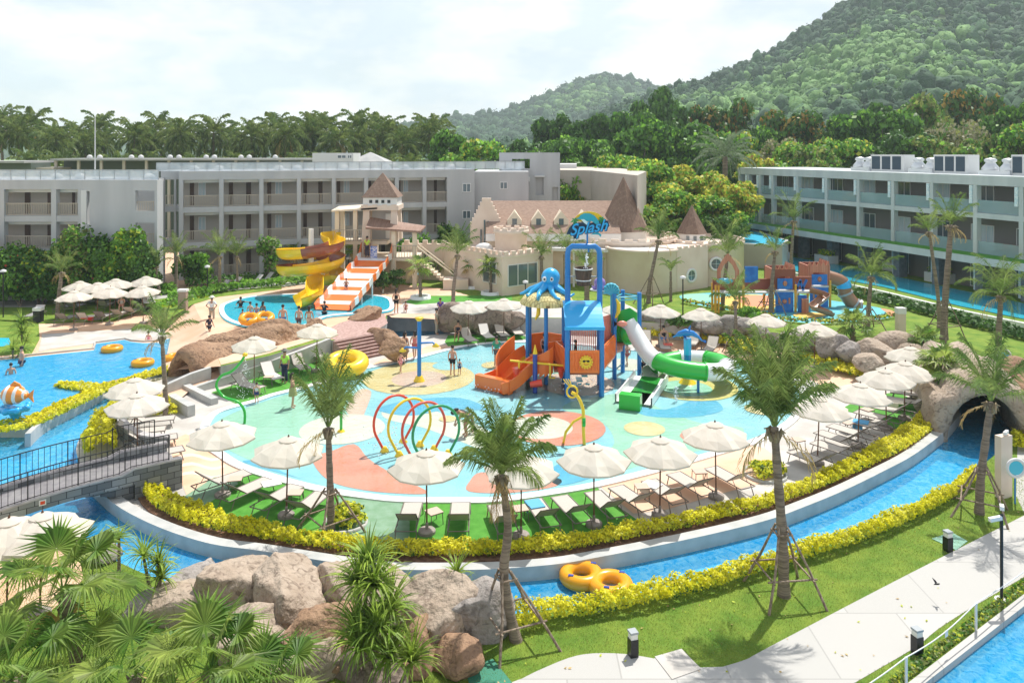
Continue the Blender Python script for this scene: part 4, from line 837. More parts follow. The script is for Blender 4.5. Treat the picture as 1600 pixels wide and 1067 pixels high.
# foreground fan palms and strap plants, lower left
FPM(128,1068,98,925,0,'large foreground fan palm at the lower left with a rough trunk', nf=15,L_=1.05,rad=.98,seed=1,nseg=40,r=.15,lo=-.9)
FPM(335,1190,330,1050,0,'large foreground fan palm low in the left centre', nf=13,L_=.95,rad=.9,seed=2,nseg=40,r=.15,lo=-.5)
FPM(215,1170,212,1055,0,'foreground fan palm between the two large ones', nf=9,L_=.8,rad=.75,seed=3,nseg=36,r=.13,lo=-.6)
FPM(30,1180,20,1062,0,'fan palm cut off by the lower left corner', nf=11,L_=.9,rad=.8,seed=4,nseg=36,r=.13,lo=-.6)
FPM(430,1180,425,1080,0,'low fan palm at the bottom edge beside the boulders', nf=10,L_=.75,rad=.75,seed=6,nseg=36,r=.13,lo=-.4)
def DR(bu,bv,z,heads,label,**k): return dracaena('dracaena', label, G(bu,bv,z), heads, **k)
DR(186,905,0,[(0,0,1.15)],'single headed strap leaf plant against the river, far lower left',n=44,L_=.65,w=.045,seed=1)
DR(242,945,0,[(.1,0,1.1),(-.35,.1,1.25),(.2,-.1,.75)],'three headed strap leaf plant among the fan palms',n=50,L_=.75,w=.05,seed=2)
DR(560,1075,0,[(0,0,1.3),(.35,.2,2.2),(-.05,.35,2.1),(.7,.1,1.7),(.5,-.3,1.45),(.1,.6,2.45)],'big many headed strap leaf plant in front of the boulders',n=84,L_=1.0,w=.065,seed=3)
DR(600,1100,0,[(-.5,0,1.2),(.1,0,1.0),(.6,0,.9)],'lower strap leaf plant at the bottom centre beneath the big one',n=80,L_=.95,w=.065,seed=4)
DR(714,958,0,[(0,0,1.0),(.05,.02,.5)],'strap leaf plant standing on the boulder by the river',n=60,L_=.7,w=.045,seed=5)
DR(34,548,ZL,[(0,0,1.6),(.05,0,1.0),(.1,.1,.4)],'tall bottle shaped strap leaf plant by the small far left pool',n=60,L_=1.1,w=.07,seed=6)
DR(1490,630,0,[(.1,0,1.2),(-.2,.1,.8),(.4,0,.6)],'dark strap leaf plant between fan palm and tunnel rocks',n=46,L_=1.0,w=.07,seed=7,mats=[L_g])
DR(20,560,ZL,[(0,0,.5),(.5,.1,.4)],'low strap leaf clump at the far left pool',n=40,L_=.9,w=.07,seed=8)
# shrubs and small trees at the left and by the castle
for u,v,z,rx,rz,n,lf,mt,wt,sd,lb,fl in [(-15,478,ZL,2.4,3.2,2600,.22,[L_g,L_dg],[.5,.5],31,'tall dark shrub tree cut by the left edge',20),(68,463,ZL,2.2,2.4,2400,.2,[L_g,L_dg,L_yg],[.5,.35,.15],32,'broad shrub with orange flowers below the second balcony bay',24),(122,462,ZL,1.7,3.6,1900,.2,[L_olive,L_g,L_bg],[.4,.4,.2],33,'airy small tree at the edge of the blank wall',0),(176,458,ZL,1.9,2.6,2000,.2,[L_g,L_bg],[.6,.4],34,'leafy shrub between the dark and the bright round trees',0),(222,448,ZL,1.6,3.0,1700,.2,[L_dg,L_g],[.5,.5],35,'dark shrub tree behind the bright round tree',0),(292,447,ZU,1.3,1.6,1200,.18,[L_g,L_dg],[.6,.4],36,'shrub at the corner pillar of the long building',0),(318,446,ZU,.9,1.9,900,.18,[L_bg,L_g],[.6,.4],37,'narrow bright shrub at the long building entrance',0),(648,428,ZU,1.6,2.4,1500,.2,[L_g,L_bg],[.6,.4],38,'green shrub behind the tower stairs',0),(702,420,ZU,1.5,2.6,1500,.2,[L_g,L_dg],[.6,.4],39,'dark shrub behind the battlement wall',0),(32,470,ZL,2.2,2.6,3000,.2,[L_g,L_dg,L_bg],[.5,.3,.2],1,'tall red flowering shrub at the left edge below the balcony',26),(102,470,ZL,1.5,3.1,1800,.2,[L_g,L_olive,L_bg],[.5,.3,.2],2,'loose leafy small tree left of the bright one',0),(150,462,ZL,2.0,3.0,2400,.2,[L_dg,L_g,L_bg],[.4,.4,.2],3,'dark shrub tree in front of the blank grey wall',10),
    (203,462,ZL,2.0,3.4,3200,.22,[L_bg,L_g,L_yg],[.65,.25,.1],4,'bright green round tree in front of the blank grey wall',0),(232,455,ZL,1.3,2.4,1500,.2,[L_dg,L_g],[.6,.4],5,'dark bush beside the bright round tree',0),(258,470,ZL,1.1,.9,1200,.14,[L_bg,L_g],[.7,.3],6,'low bright bush right of the parasol cluster',0),
    (60,478,ZL,1.4,1.6,1400,.18,[L_g,L_dg,L_yg],[.5,.3,.2],7,'round shrub with yellow tints at the left',8),(128,455,ZL,1.4,1.8,1400,.18,[L_dg,L_g],[.6,.4],8,'dark shrub behind the parasol cluster',0),(416,440,ZU,1.1,2.3,1500,.18,[L_bg,L_g,L_grey],[.4,.4,.2],9,'slim round headed young tree left of the spiral slide',0),
    (690,437,ZU,1.2,1.1,1200,.18,[L_grey,L_bg],[.5,.5],10,'pale loose shrub right of the slide stairs',0),(720,442,ZU,1.0,1.0,900,.18,[L_bg,L_grey],[.6,.4],11,'light shrub against the beige wall',0),(620,455,ZU,.8,1.0,900,.14,[L_dg,L_g],[.6,.4],12,'dark potted shrub beneath the slide tower',0),(597,458,ZU,.6,1.0,700,.14,[L_dg,L_g],[.6,.4],13,'dark narrow shrub beside the wide slide',0),
    (605,395,ZU,1.0,3.0,1200,.2,[L_bg,L_yg],[.6,.4],14,'light green tree seen through the slide tower posts',0),(500,400,ZU,1.2,2.0,1200,.2,[L_g,L_bg],[.6,.4],15,'light tree behind the top of the spiral slide',0),(886,330,ZU,1.6,3.4,1200,.25,[L_grey,L_bg],[.6,.4],16,'pale feathery tree in front of the grey sheds',0),(1165,405,ZU,1.2,1.0,900,.2,[L_bg,L_yg],[.5,.5],17,'light bush left of the toy castle arch',0),
    (1060,512,ZU,.9,.5,700,.14,[L_dg,L_g],[.6,.4],18,'dark creeping bush on the grey rocks',0),(1175,505,ZU,.8,.6,700,.14,[L_bg,L_g],[.5,.5],19,'green bush at the right end of the grey rocks',0),(1240,540,.9,.8,.5,700,.12,[L_dg,L_g],[.6,.4],20,'dark plant under the parasol by the grey boulder',0),(385,492,ZU-.3,.01,.01,4,.1,[L_g],[1],21,'x',0)]:
    if z == ZL and v < 484: v = 475+(int(u)*7)%5; rz *= 1.08; rx *= .82
    if lb != 'x': bush('shrub' if rz < 2.2 else 'small_tree', lb, G(u,v,z), rx, rz, n, lf, mt, wt, sd, 'shrub' if rz < 2.2 else 'small tree', None, fl)
# ================= buildings =================
c_gr = M('c_grey', (.43,.44,.45), .8, (.53,.535,.54), scale=.9, bump=.05, bscale=20, stretch=(1,1,.12), lo=.25, hi=.7, detail=7); c_wh = M('c_white', (.68,.68,.67), .7); c_be = M('c_beige', (.47,.42,.36), .8, (.52,.47,.41), scale=.5)
c_wall = M('c_gallery', (.46,.43,.39), .8); c_rail = M('c_rail', (.50,.44,.36), .6); c_door = M('c_door', (.075,.045,.035), .5); c_glass = M('c_glass', (.10,.14,.16), .08, spec=.9); c_frame = M('c_frame', (.75,.75,.74), .5)
c_rglass = M('c_roofglass', (.62,.70,.76), .12, (.80,.85,.88), scale=1.3, alpha=.55, spec=.8); c_rgf = M('c_roofglassframe', (.35,.38,.40), .5); c_dark = M('c_dark', (.04,.045,.05), .6); c_roofg = M('c_roofgrey', (.34,.35,.35), .7, (.42,.42,.41), scale=.7)
c_sand = M('c_sand', (.71,.575,.47), .85, (.77,.645,.54), scale=.7, bump=.08, bscale=25); c_sand2 = M('c_sandlight', (.74,.64,.50), .8); c_shing = M('c_shingle', (.20,.13,.095), .9, (.28,.195,.145), brick=((.20,.13,.10), 2.2, .02, .35, .25), coord='Object'); c_curt = M('c_curtain', (.42,.55,.62), .6, (.62,.70,.72), scale=3, stretch=(6,6,.2))
def pbld(mb, name, mats, root): 
    o = mb.build(name, mats, root, -root.location if root.rotation_euler.z == 0 else None); return o
class Fac:
    def __init__(s, A, B):
        s.A = Vector((A[0],A[1],0)); s.B = Vector((B[0],B[1],0)); s.t = (s.B-s.A).normalized(); s.n = Vector((s.t.y,-s.t.x,0)); s.L = (s.B-s.A).length
    def s(s, u):
        # where the sight line of column u crosses the line
        k = (u-UC)/F; return (k*s.A.y-s.A.x)/(s.t.x-k*s.t.y)
    def Y(s, u): return s.A.y+s.t.y*s.s(u)
    def P(s, a, d, z): p = s.A+s.t*a+s.n*d; return Vector((p.x,p.y,z))
    def box(s, mb, s0, s1, d0, d1, z0, z1, mi=0):
        vs = [s.P(a,d,z) for z in (z0,z1) for d in (d1,d0) for a in (s0,s1)]
        return mb.add(vs, [[0,2,3,1],[4,5,7,6],[0,1,5,4],[2,6,7,3],[1,3,7,5],[0,4,6,2]], mi)
def slats(fc, mb, s0, s1, d, z0, z1, step=.13, w=.045, th=.03, rail=.06):
    n = max(2, int((s1-s0)/step))
    for k in range(n): a = s0+(s1-s0)*(k+.5)/n; fc.box(mb, a-w/2, a+w/2, d-th/2, d+th/2, z0+.08, z1-rail)
    fc.box(mb, s0, s1, d-.03, d+.03, z1-rail, z1); fc.box(mb, s0, s1, d-.025, d+.025, z0+.04, z0+.09)
def windowpart(fc, root, s0, s1, z0, z1, d=.0, nm='window', nv=2, nh=1, gl=None):
    f = MB(); w = .06
    fc.box(f, s0, s1, d, d+.06, z0, z0+w); fc.box(f, s0, s1, d, d+.06, z1-w, z1); fc.box(f, s0, s0+w, d, d+.06, z0+w, z1-w); fc.box(f, s1-w, s1, d, d+.06, z0+w, z1-w)
    for k in range(1, nv): a = s0+(s1-s0)*k/nv; fc.box(f, a-w/2, a+w/2, d, d+.06, z0+w, z1-w)
    for k in range(1, nh): z = z0+(z1-z0)*k/nh; fc.box(f, s0+w, s1-w, d+.005, d+.055, z-.02, z+.02)
    o = pbld(f, nm, c_frame, root); g = MB(); fc.box(g, s0+w*.5, s1-w*.5, d+.005, d+.03, z0+w*.5, z1-w*.5); gg = g.build('pane', gl or c_glass, o); return o
def gallery(fc, root, cols, zf, roof, dep=2.2, colw=.36, doors=((.12,.24),(.62,.76)), skip=()):
    """columns at arclengths cols; floors zf; open galleries with slat railings"""
    L0, L1 = cols[0]-colw/2, cols[-1]+colw/2
    b = MB(); fc.box(b, L0, L1, -dep-6, -dep, zf[0]-.1, roof-.05); pbld(b, 'wall', c_wall, root)
    b = MB()
    for z in zf[1:]: fc.box(b, L0+.005, L1-.005, -dep, .06, z-.42, z+.06)
    fc.box(b, L0, L1, -dep-6, .08, roof-.75, roof); fc.box(b, L0+.005, L1-.005, -dep, 0.05, zf[0]-.2, zf[0]+.04); pbld(b, 'floor_slab', c_gr, root)
    for z in list(zf[1:])+[roof]:
        b = MB(); zz = z-.75 if z == roof else z-.42; fc.box(b, cols[0]+colw/2+.05, cols[-1]-colw/2-.05, -.7, -.42, zz-.26, zz-.003); pbld(b, 'blind_box', c_wh, root)
    pbld(b, 'blind_boxes', c_wh, root) if False else None
    for a in cols:
        b = MB(); fc.box(b, a-colw/2, a+colw/2, -.4, .12, zf[0]-.1, roof-.75); pbld(b, 'column', c_gr, root)
    for j, z in enumerate(zf):
        for i in range(len(cols)-1):
            if (j,i) in skip: continue
            s0, s1 = cols[i]+colw/2, cols[i+1]-colw/2; b = MB(); slats(fc, b, s0, s1, -.08, z+.06, z+1.06); pbld(b, 'railing', c_rail, root)
            for q, (f0, f1) in enumerate(doors):
                if (i+q) % 2 == 0 or q == 0:
                    d = MB(); w = s1-s0; fc.box(d, s0+w*f0, s0+w*f1, -dep, -dep+.05, z+.05, z+2.2); pbld(d, 'door', c_door, root)
            if i % 2 == 0: windowpart(fc, root, s0+(s1-s0)*.36, s0+(s1-s0)*.58, z+.9, z+2.1, -dep, gl=c_curt)
def roofglass(fc, root, s0, s1, z0, z1, d=-.1, step=1.0):
    b = MB(); fc.box(b, s0, s1, d-.02, d+.02, z0, z1-.04); f = MB(); fc.box(f, s0, s1, d-.035, d+.035, z1-.05, z1); n = int((s1-s0)/step)
    for k in range(n+1): a = s0+(s1-s0)*k/n; fc.box(f, a-.02, a+.02, d-.04, d+.04, z0, z1-.05)
    o = pbld(f, 'glass_railing', c_rgf, root); b.build('pane', c_rglass, o)
def dome(root, p, r=.35):
    b = MB(); b.lathe([(r*.9,0),(r*.9,.12),(r,.16),(r*.8,.34),(r*.4,.44),(.02,.47)], p, 10); pbld(b, 'roof_vent', c_wh, root)
# --- long central building
A = Hh(281,0,66); B = Hh(703,0,73.5); fc = Fac(A, B)
R1 = thing('long_building', 'long three storey grey hotel building with slatted galleries and glass roof railing in the middle', 'building', (A.x,A.y,ZU))
gallery(fc, R1, [fc.s(u) for u in (283,346,408.5,467,521.5,572,620,663,701)], [ZU+.1,4.15,7.2], 10.35)
roofglass(fc, R1, fc.s(244), fc.s(820), 10.36, 11.12)
for u in (300,340,437,466,543,610,640,715): dome(R1, fc.P(fc.s(u), -2.5, 10.35), .45)
b = MB(); fc.box(b, fc.s(703)+.02, fc.s(741), -8, .1, ZU-.1, 10.35); pbld(b, 'end_wall', c_gr, R1)
windowpart(fc, R1, fc.s(722), fc.s(735), 8.15, 9.0, .1); windowpart(fc, R1, fc.s(722), fc.s(735), 5.6, 6.4, .1)
# corner bay at its left end, set back, floors seen through
fk = Fac(fc.P(fc.s(248), -1.5, 0), fc.P(fc.s(281)-.2, -1.5, 0)); b = MB()
for z in (4.15,7.2): fk.box(b, 0, fk.L, -3, 0, z-.42, z+.06)
fk.box(b, 0, fk.L, -5, .02, 9.6, 10.35); fk.box(b, fk.L*.72, fk.L*.84, -.4, .05, ZU, 9.6); pbld(b, 'corner_bay', c_gr, R1)
for z in (4.2,7.25): b = MB(); slats(fk, b, .02, fk.L*.7, -.05, z, z+1); pbld(b, 'railing', c_rail, R1)
# --- left building
A = Hh(-260,0,61); B = Hh(247,0,61); fc = Fac(A, B)
R2 = thing('left_building', 'lower grey hotel building with a blank wall, cut by the left edge', 'building', (B.x,B.y,ZL))
gallery(fc, R2, [fc.s(u) for u in (-238,-158,-78,4,85,127)], [ZL+.3,4.3,6.9], 9.8, 1.8, .4)
b = MB(); sa = fc.s(127)+.22; sb_ = fc.s(247)
def holes(mb, fc, s0, s1, d0, d1, z0, z1, hs):
    """solid wall with rectangular openings (s,s,z,z)"""
    hs = sorted(hs); xs = sorted({s0,s1}|{h[0] for h in hs}|{h[1] for h in hs})
    for a, c in zip(xs[:-1], xs[1:]):
        zz = z0; m = (a+c)/2
        for h in sorted([h for h in hs if h[0] < m < h[1]], key=lambda h: h[2]):
            if h[2] > zz: fc.box(mb, a, c, d0, d1, zz, h[2])
            zz = h[3]
        if z1 > zz: fc.box(mb, a, c, d0, d1, zz, z1)
hh = [(fc.s(137),fc.s(141.5),6.3,8.9), (fc.s(213),fc.s(243),7.35,8.95), (fc.s(213),fc.s(243),4.8,6.4)]
holes(b, fc, sa, sb_, -.3, .15, ZL-.3, 9.8, hh); fc.box(b, sb_-.3, sb_, -.9, -.3, ZL-.3, 9.8); fc.box(b, sa, fc.s(205), -6, -4.5, ZL-.3, 9.75); fc.box(b, sa, sb_-.305, -.9, -.3, 9.4, 9.79); pbld(b, 'blank_wall', c_gr, R2)
for z in (4.8,7.35): b = MB(); slats(fc, b, fc.s(213), fc.s(243), -.1, z-.05, z+.75); pbld(b, 'railing', c_rail, R2)
b = MB(); fc.box(b, fc.s(128.5), fc.s(137), .15, .2, ZL, 9.0); pbld(b, 'pilaster', c_wh, R2)
roofglass(fc, R2, fc.s(-238), sb_, 9.81, 10.62, -.1, 1.15)
for u in (60,98,210): dome(R2, fc.P(fc.s(u), -2.5, 9.8), .45)
# --- pole in front of the roofs
fp = thing('flag_pole', 'thin white pole rising above the left building roof', 'pole', (-34.2,63,9.8)); b = MB(); b.tube([(0,0,-.2),(0,0,5.1)],[.07,.04],6); b.build('pole', c_wh, fp); b = MB(); b.cbox((0,0,.04),(.3,.3,.1)); b.build('foot', c_rgf, fp)
# --- tall grey blocks right of the long building
R3 = thing('grey_block', 'tall plain grey building block with a few dark openings, right of the long building', 'building', Hh(800,0,76)*Vector((1,1,0)) if False else Vector((0,76,ZU)))
fa = Fac(Hh(741,0,75), Hh(826,0,75)); b = MB(); fa.box(b, 0, fa.L, -9, 0, ZU-.1, 10.1); pbld(b, 'wall', c_gr, R3); windowpart(fa, R3, fa.s(781), fa.s(793), 8.4, 9.1, .0)
f2 = Fac(Hh(780,0,79), Hh(875,0,79)); b = MB(); hs = [(f2.s(837),f2.s(849.5),7.6,9.4),(f2.s(863),f2.s(872),6.4,8.4),(f2.s(800),f2.s(828),10.3,11.3)]
holes(b, f2, 0, f2.L, -.4, 0, ZU, 11.95, hs); f2.box(b, 0, f2.L, -9, -.4, ZU, 10.0); f2.box(b, f2.L-.4, f2.L, -9, -.4, 10, 11.94); pbld(b, 'tower_wall', c_gr, R3)
b = MB(); f2.box(b, f2.s(835), f2.s(851), .0, .25, 9.45, 9.6); f2.box(b, f2.s(823), f2.s(828), .0, .5, 9.0, 9.45); pbld(b, 'ledge', c_wh, R3); roofglass(f2, R3, f2.s(783), f2.s(815), 10.0, 10.9, .3)
b = MB(); f2.box(b, f2.s(837)-.0, f2.s(849.5), -1.4, -1.3, 7.4, 9.5); f2.box(b, f2.s(863), f2.s(872), -1.4, -1.3, 6.2, 8.6); pbld(b, 'recess', c_dark, R3)
R4 = thing('grey_shed', 'low wide grey shed with two plain walls, behind the big cone roof', 'building', (8,86,ZU))
b = MB(); P0 = [Hh(874,0,86), Hh(923,0,84), Hh(996,0,66), Hh(1010,0,80), Hh(940,0,110), Hh(874,0,110)]
b.prism([(p.x,p.y) for p in P0], ZU-.1, 10.0); pbld(b, 'wall', c_be, R4); b = MB(); q = [Hh(875,0,96), Hh(901,0,96), Hh(901,0,103), Hh(875,0,103)]; b.prism([(p.x,p.y) for p in q], 9, 10.5); pbld(b, 'roof_box', c_wh, R4)
R5 = thing('white_annex', 'small pale white annex with tiny dark windows between the two cone roofs', 'building', (17,88,ZU)); f5 = Fac(Hh(1005,0,88), Hh(1036,0,84)); b = MB(); f5.box(b, 0, f5.L, -6, 0, ZU-.1, 8.0); pbld(b, 'wall', c_wh, R5)
for u in (1012,1019,1026): 
    for z in (5.2,6.6): windowpart(f5, R5, f5.s(u), f5.s(u+3.5), z, z+.6, 0, nv=1)
R6 = thing('car_port', 'long flat grey roof on posts behind the hotel buildings on the left', 'building', (-40,96,ZU)); f6 = Fac(Hh(80,0,95), Hh(500,0,97)); b = MB(); f6.box(b, 0, f6.L, -8, .3, 10.95, 11.2); pbld(b, 'roof', c_roofg, R6); b = MB(); f6.box(b, 0, f6.L, -7, -3, ZU, 10.95); pbld(b, 'wall', M('c_dkgreen', (.10,.13,.11), .7), R6)
for k in range(12): b = MB(); a = f6.L*k/12+.3; f6.box(b, a, a+.3, -.4, -.1, ZU, 10.95); pbld(b, 'column', c_be, R6)
for u in (134,150,200,215,261,275,318,331,373,386,427): dome(R6, f6.P(f6.s(u), -1, 11.2), .35)
R7 = thing('roof_pavilion', 'small grey roofed pavilion peeking over the left building at the left edge', 'building', (-62,92,ZU)); f7 = Fac(Hh(-100,0,92), Hh(40,0,92)); b = MB(); f7.box(b, 0, f7.L, -6, .3, 10.7, 10.95); pbld(b, 'roof', c_roofg, R7); b = MB(); f7.box(b, 0, f7.L, -5, -1, ZU, 10.7); pbld(b, 'wall', MATS['c_dkgreen'], R7); f7 = Fac(Hh(42,0,94), Hh(82,0,94)); b = MB(); f7.box(b, 0, f7.L, -5, 0, ZU, 10.1); pbld(b, 'side_wing', c_be, R7)
R8 = thing('roof_house', 'white box shaped stair house with dark windows standing above the long building roof', 'building', (-21,84,ZU)); f8 = Fac(Hh(488,0,84), Hh(552,0,84)); b = MB(); f8.box(b, 0, f8.L, -4, 0, ZU, 11.9); pbld(b, 'wall', c_wh, R8); windowpart(f8, R8, f8.s(527), f8.s(541), 11.3, 11.7, 0); windowpart(f8, R8, f8.s(543), f8.s(550), 11.3, 11.7, 0)
R9 = thing('hip_roof_hall', 'low brown hipped roof peeking over the long building', 'building', (-15,88,ZU)); b = MB(); c = Hh(579,0,90); b.lathe([(3.9,10.6),(.05,12.0)], (c.x,c.y,0), 4, a0=R(45), smooth=False, a1=R(405)); pbld(b, 'roof', c_roofg, R9); b = MB(); b.box(c.x-2.6,c.x+2.6,c.y-2.6,c.y+2.6,ZU,10.6); pbld(b, 'wall', c_be, R9)
# --- glass balcony wing on the right
A = Hh(1155,0,90); B = Hh(1680,0,52.5); fw_ = Fac(A, B); fc = fw_
R10 = thing('balcony_wing', 'white three storey hotel wing with glass balconies and a green roof ledge on the right', 'building', (A.x,A.y,ZU))
ZR = [ZU, 4.25, 7.25, 10.2]; cols = [fc.s(u) for u in (1170,1188,1208,1247,1292,1342,1396,1457,1525,1597,1680)]
g_rail = M('g_rail', (.40,.60,.64), .06, alpha=.42, spec=.9); g_green = m_turf; c_blue = M('c_bluegrey', (.12,.15,.18), .6, (.18,.21,.24), scale=3); c_pat = M('c_pattern', (.55,.72,.80), .5, (.82,.88,.90), scale=9, lo=.47, hi=.53)
b = MB(); fc.box(b, 0, fc.L, -9, .15, 9.45, 10.2); fc.box(b, 0, fc.L, -3, .1, 6.9, 7.3); fc.box(b, 0, .35, -9, .14, ZU, 9.45); c_ww = M('c_wingwhite', (.50,.545,.56), .6, (.58,.62,.63), scale=.9, stretch=(1,1,.12)); pbld(b, 'frame', c_ww, R10)
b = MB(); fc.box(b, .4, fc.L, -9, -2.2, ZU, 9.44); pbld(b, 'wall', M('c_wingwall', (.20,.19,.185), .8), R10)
b = MB(); fc.box(b, -1.5, fc.L, -3, 1.6, 3.55, 4.1); pbld(b, 'ledge', c_ww, R10); b = MB(); fc.box(b, -1.3, fc.L, -.0, 1.45, 4.1, 4.16); pbld(b, 'ledge_turf', g_green, R10)
c_chair = M('c_chair', (.10,.08,.07), .7); c_chair2 = M('c_chairred', (.35,.12,.09), .7)
for i, a in enumerate(cols):
    b = MB(); fc.box(b, a-.17, a+.17, -.35, .12, 4.12, 9.45); pbld(b, 'column', c_ww, R10)
    b = MB(); fc.box(b, a-.45, a-.2, -.2, .2, 8.0, 9.42); pbld(b, 'screen_panel', c_pat, R10)
    b = MB(); fc.box(b, a-.35, a+.35, -1.2, -.3, ZU, 3.55); pbld(b, 'pier', c_blue, R10)
    b = MB(); fc.box(b, a-.95, a-.4, -.9, -.8, ZU+.1, 3.2); pbld(b, 'screen_panel', c_pat, R10)
    if i+1 < len(cols):
        s0, s1 = a+.17, cols[i+1]-.17; w = s1-s0
        for z in (4.12, 7.3):
            b = MB(); fc.box(b, s0, s1, -.06, -.03, z+.02, z+1.0); pbld(b, 'glass_railing', g_rail, R10)
            windowpart(fc, R10, s0+w*.42, s1-.1, z+.05, z+2.05, -2.2, 'glass_door', 3, 1, c_curt if (i+int(z)) % 2 else c_glass)
            if i >= 2:
                b = MB(); q = s0+w*.3
                for dx in (0, .75):
                    fc.box(b, q+dx, q+dx+.5, -1.3, -.8, z+.38, z+.45); fc.box(b, q+dx, q+dx+.5, -1.36, -1.3, z+.38, z+.85)
                    for ex in (0,.46): fc.box(b, q+dx+ex, q+dx+ex+.04, -1.3, -1.26, z, z+.38); fc.box(b, q+dx+ex, q+dx+ex+.04, -.84, -.8, z, z+.38)
                pbld(b, 'balcony_seats', c_chair if i % 2 else c_chair2, R10)
        windowpart(fc, R10, s0+w*.4, s1-.3, ZU+.1, 3.2, -2.2, 'glass_door', 2, 1, c_glass)
for k, (ua, ub_, ta) in enumerate([(1331,1382,'the first from the left'),(1427,1480,'the middle one'),(1546,1606,'the rightmost')]):
    root = thing('air_conditioner', 'white rooftop air conditioner bank with dark grilles, '+ta, 'air conditioner', fc.P(fc.s((ua+ub_)/2), -2.5, 10.2), 0, 'rooftop air conditioners on the right wing')
    fq = Fac(fc.P(fc.s(ua), -2.2, 0), fc.P(fc.s(ub_), -2.2, 0)); Yq = fc.Y((ua+ub_)/2)+2; zt = 12-(242-238)*Yq/1200; b = MB(); fq.box(b, 0, fq.L, -1.2, 0, 10.2, zt); pbld(b, 'casing', c_frame, root)
    for j in range(3): 
        s0 = fq.L*(j*.31+.04); b = MB(); fq.box(b, s0, s0+fq.L*.25, 0, .03, 10.4, zt-.15); pbld(b, 'grille', M('c_grille', (.04,.07,.10), .5), root)
for k, (ua, ub_, ta) in enumerate([(1304,1330,'the first from the left'),(1392,1426,'the middle one'),(1500,1545,'the rightmost')]):
    c0 = fc.P(fc.s(ua)+.5, -2.6, 10.2); c1 = fc.P(fc.s(ub_)-.5, -2.6, 10.2); root = thing('roof_fan', 'pair of domed silver roof fans on one base, '+ta, 'roof fan', (c0+c1)/2, 0, 'silver roof fans on the right wing')
    b = MB(); fq = Fac(c0, c1); fq.box(b, -.6, fq.L+.6, -.6, .6, 10.2, 10.55); m_sil = M('m_silver', (.70,.72,.74), .35, metal=.5); pbld(b, 'base', m_sil, root)
    for c in (c0, c1): b = MB(); b.lathe([(.62,.35),(.66,.5),(.4,.85),(.34,1.0),(.44,1.04),(.46,1.2),(.3,1.3),(.02,1.33)], c, 14); pbld(b, 'fan', m_sil, root)
# planters at the pool edge
for u, v, w, lb in [(1218,405,34,'white pool side planter nearest the beige club house'),(1291,411,32,'white pool side planter with low green plants, second from the left'),(1401,424,38,'white pool side planter with yellow plants in the middle'),(1468,441,38,'white pool side planter with a tall sprig, farthest right')]:
    p = G(u,v,ZU); w = w*p.y/F; t = thing('planter', lb, 'planter', p, math.atan2(fw_.t.y,fw_.t.x), 'planters along the right pool'); b = MB(); b.box(-w/2,w/2,-.6,.6,-.1,.8); b.build('box', c_wh, t)
    rg = np.random.default_rng(int(u)); n = 500; P = np.stack([rg.uniform(-w*.42,w*.42,n), rg.uniform(-.45,.45,n), .8+rg.uniform(0,.5,n)],1); quads('foliage', leafquads(P, np.tile([0,0,1],(n,1)), .16, rg, 1.5, .8), rg.choice(2,n), [L_bg, L_yg], t)
# small grey pool house with a water roof at the end of the wing
t = thing('pool_house', 'low grey pavilion with a shallow pool on its flat roof, left of the right pool', 'pavilion', G(1180,410,ZU)); b = MB(); P0 = [Hh(1135,0,74),Hh(1222,0,72),Hh(1232,0,76),Hh(1160,0,90),Hh(1130,0,88)]; b.prism([(p.x,p.y) for p in P0], ZU-.1, 3.2); pbld(b, 'wall', c_be, t)
b = MB(); c = sum(P0, Vector())/5; b.prism([((p.x-c.x)*.94+c.x,(p.y-c.y)*.94+c.y) for p in P0], 3.2, 3.23); pbld(b, 'roof_pool', m_tile3, t)
b = MB(); q = [(p.x,p.y) for p in P0]+[(P0[0].x,P0[0].y)]; q = [Vector((x,y,0)) for x,y in q]; band(q, offset_line(q,.25), 3.2, 3.3, b); pbld(b, 'roof_edge', c_frame, t)
# --- the club house with cones and battlements
def cren_line(fc, mb, s0, s1, d0, d1, z, h=.32, w=.5):
    n = max(1, int((s1-s0)/(w*1.7)))
    for k in range(n): a = s0+(s1-s0)*(k+.25)/n; fc.box(mb, a, a+w*.95, d0, d1, z, z+h)
def cren_ring(mb, c, r, z, h=.3, n=18, th=.2):
    for k in range(n):
        a0 = 2*math.pi*k/n; a1 = a0+2*math.pi/n*.6; vs = []
        for zz in (z, z+h):
            for rr in (r, r-th): vs += [(c[0]+rr*math.cos(a), c[1]+rr*math.sin(a), zz) for a in (a0, a1)]
        mb.add(vs, [[0,1,3,2],[4,6,7,5],[0,4,5,1],[2,3,7,6],[0,2,6,4],[1,5,7,3]])
K = thing('club_house', 'beige castle style club house with cone roofs, battlements and a turret in the centre', 'building', (2,62,ZU))
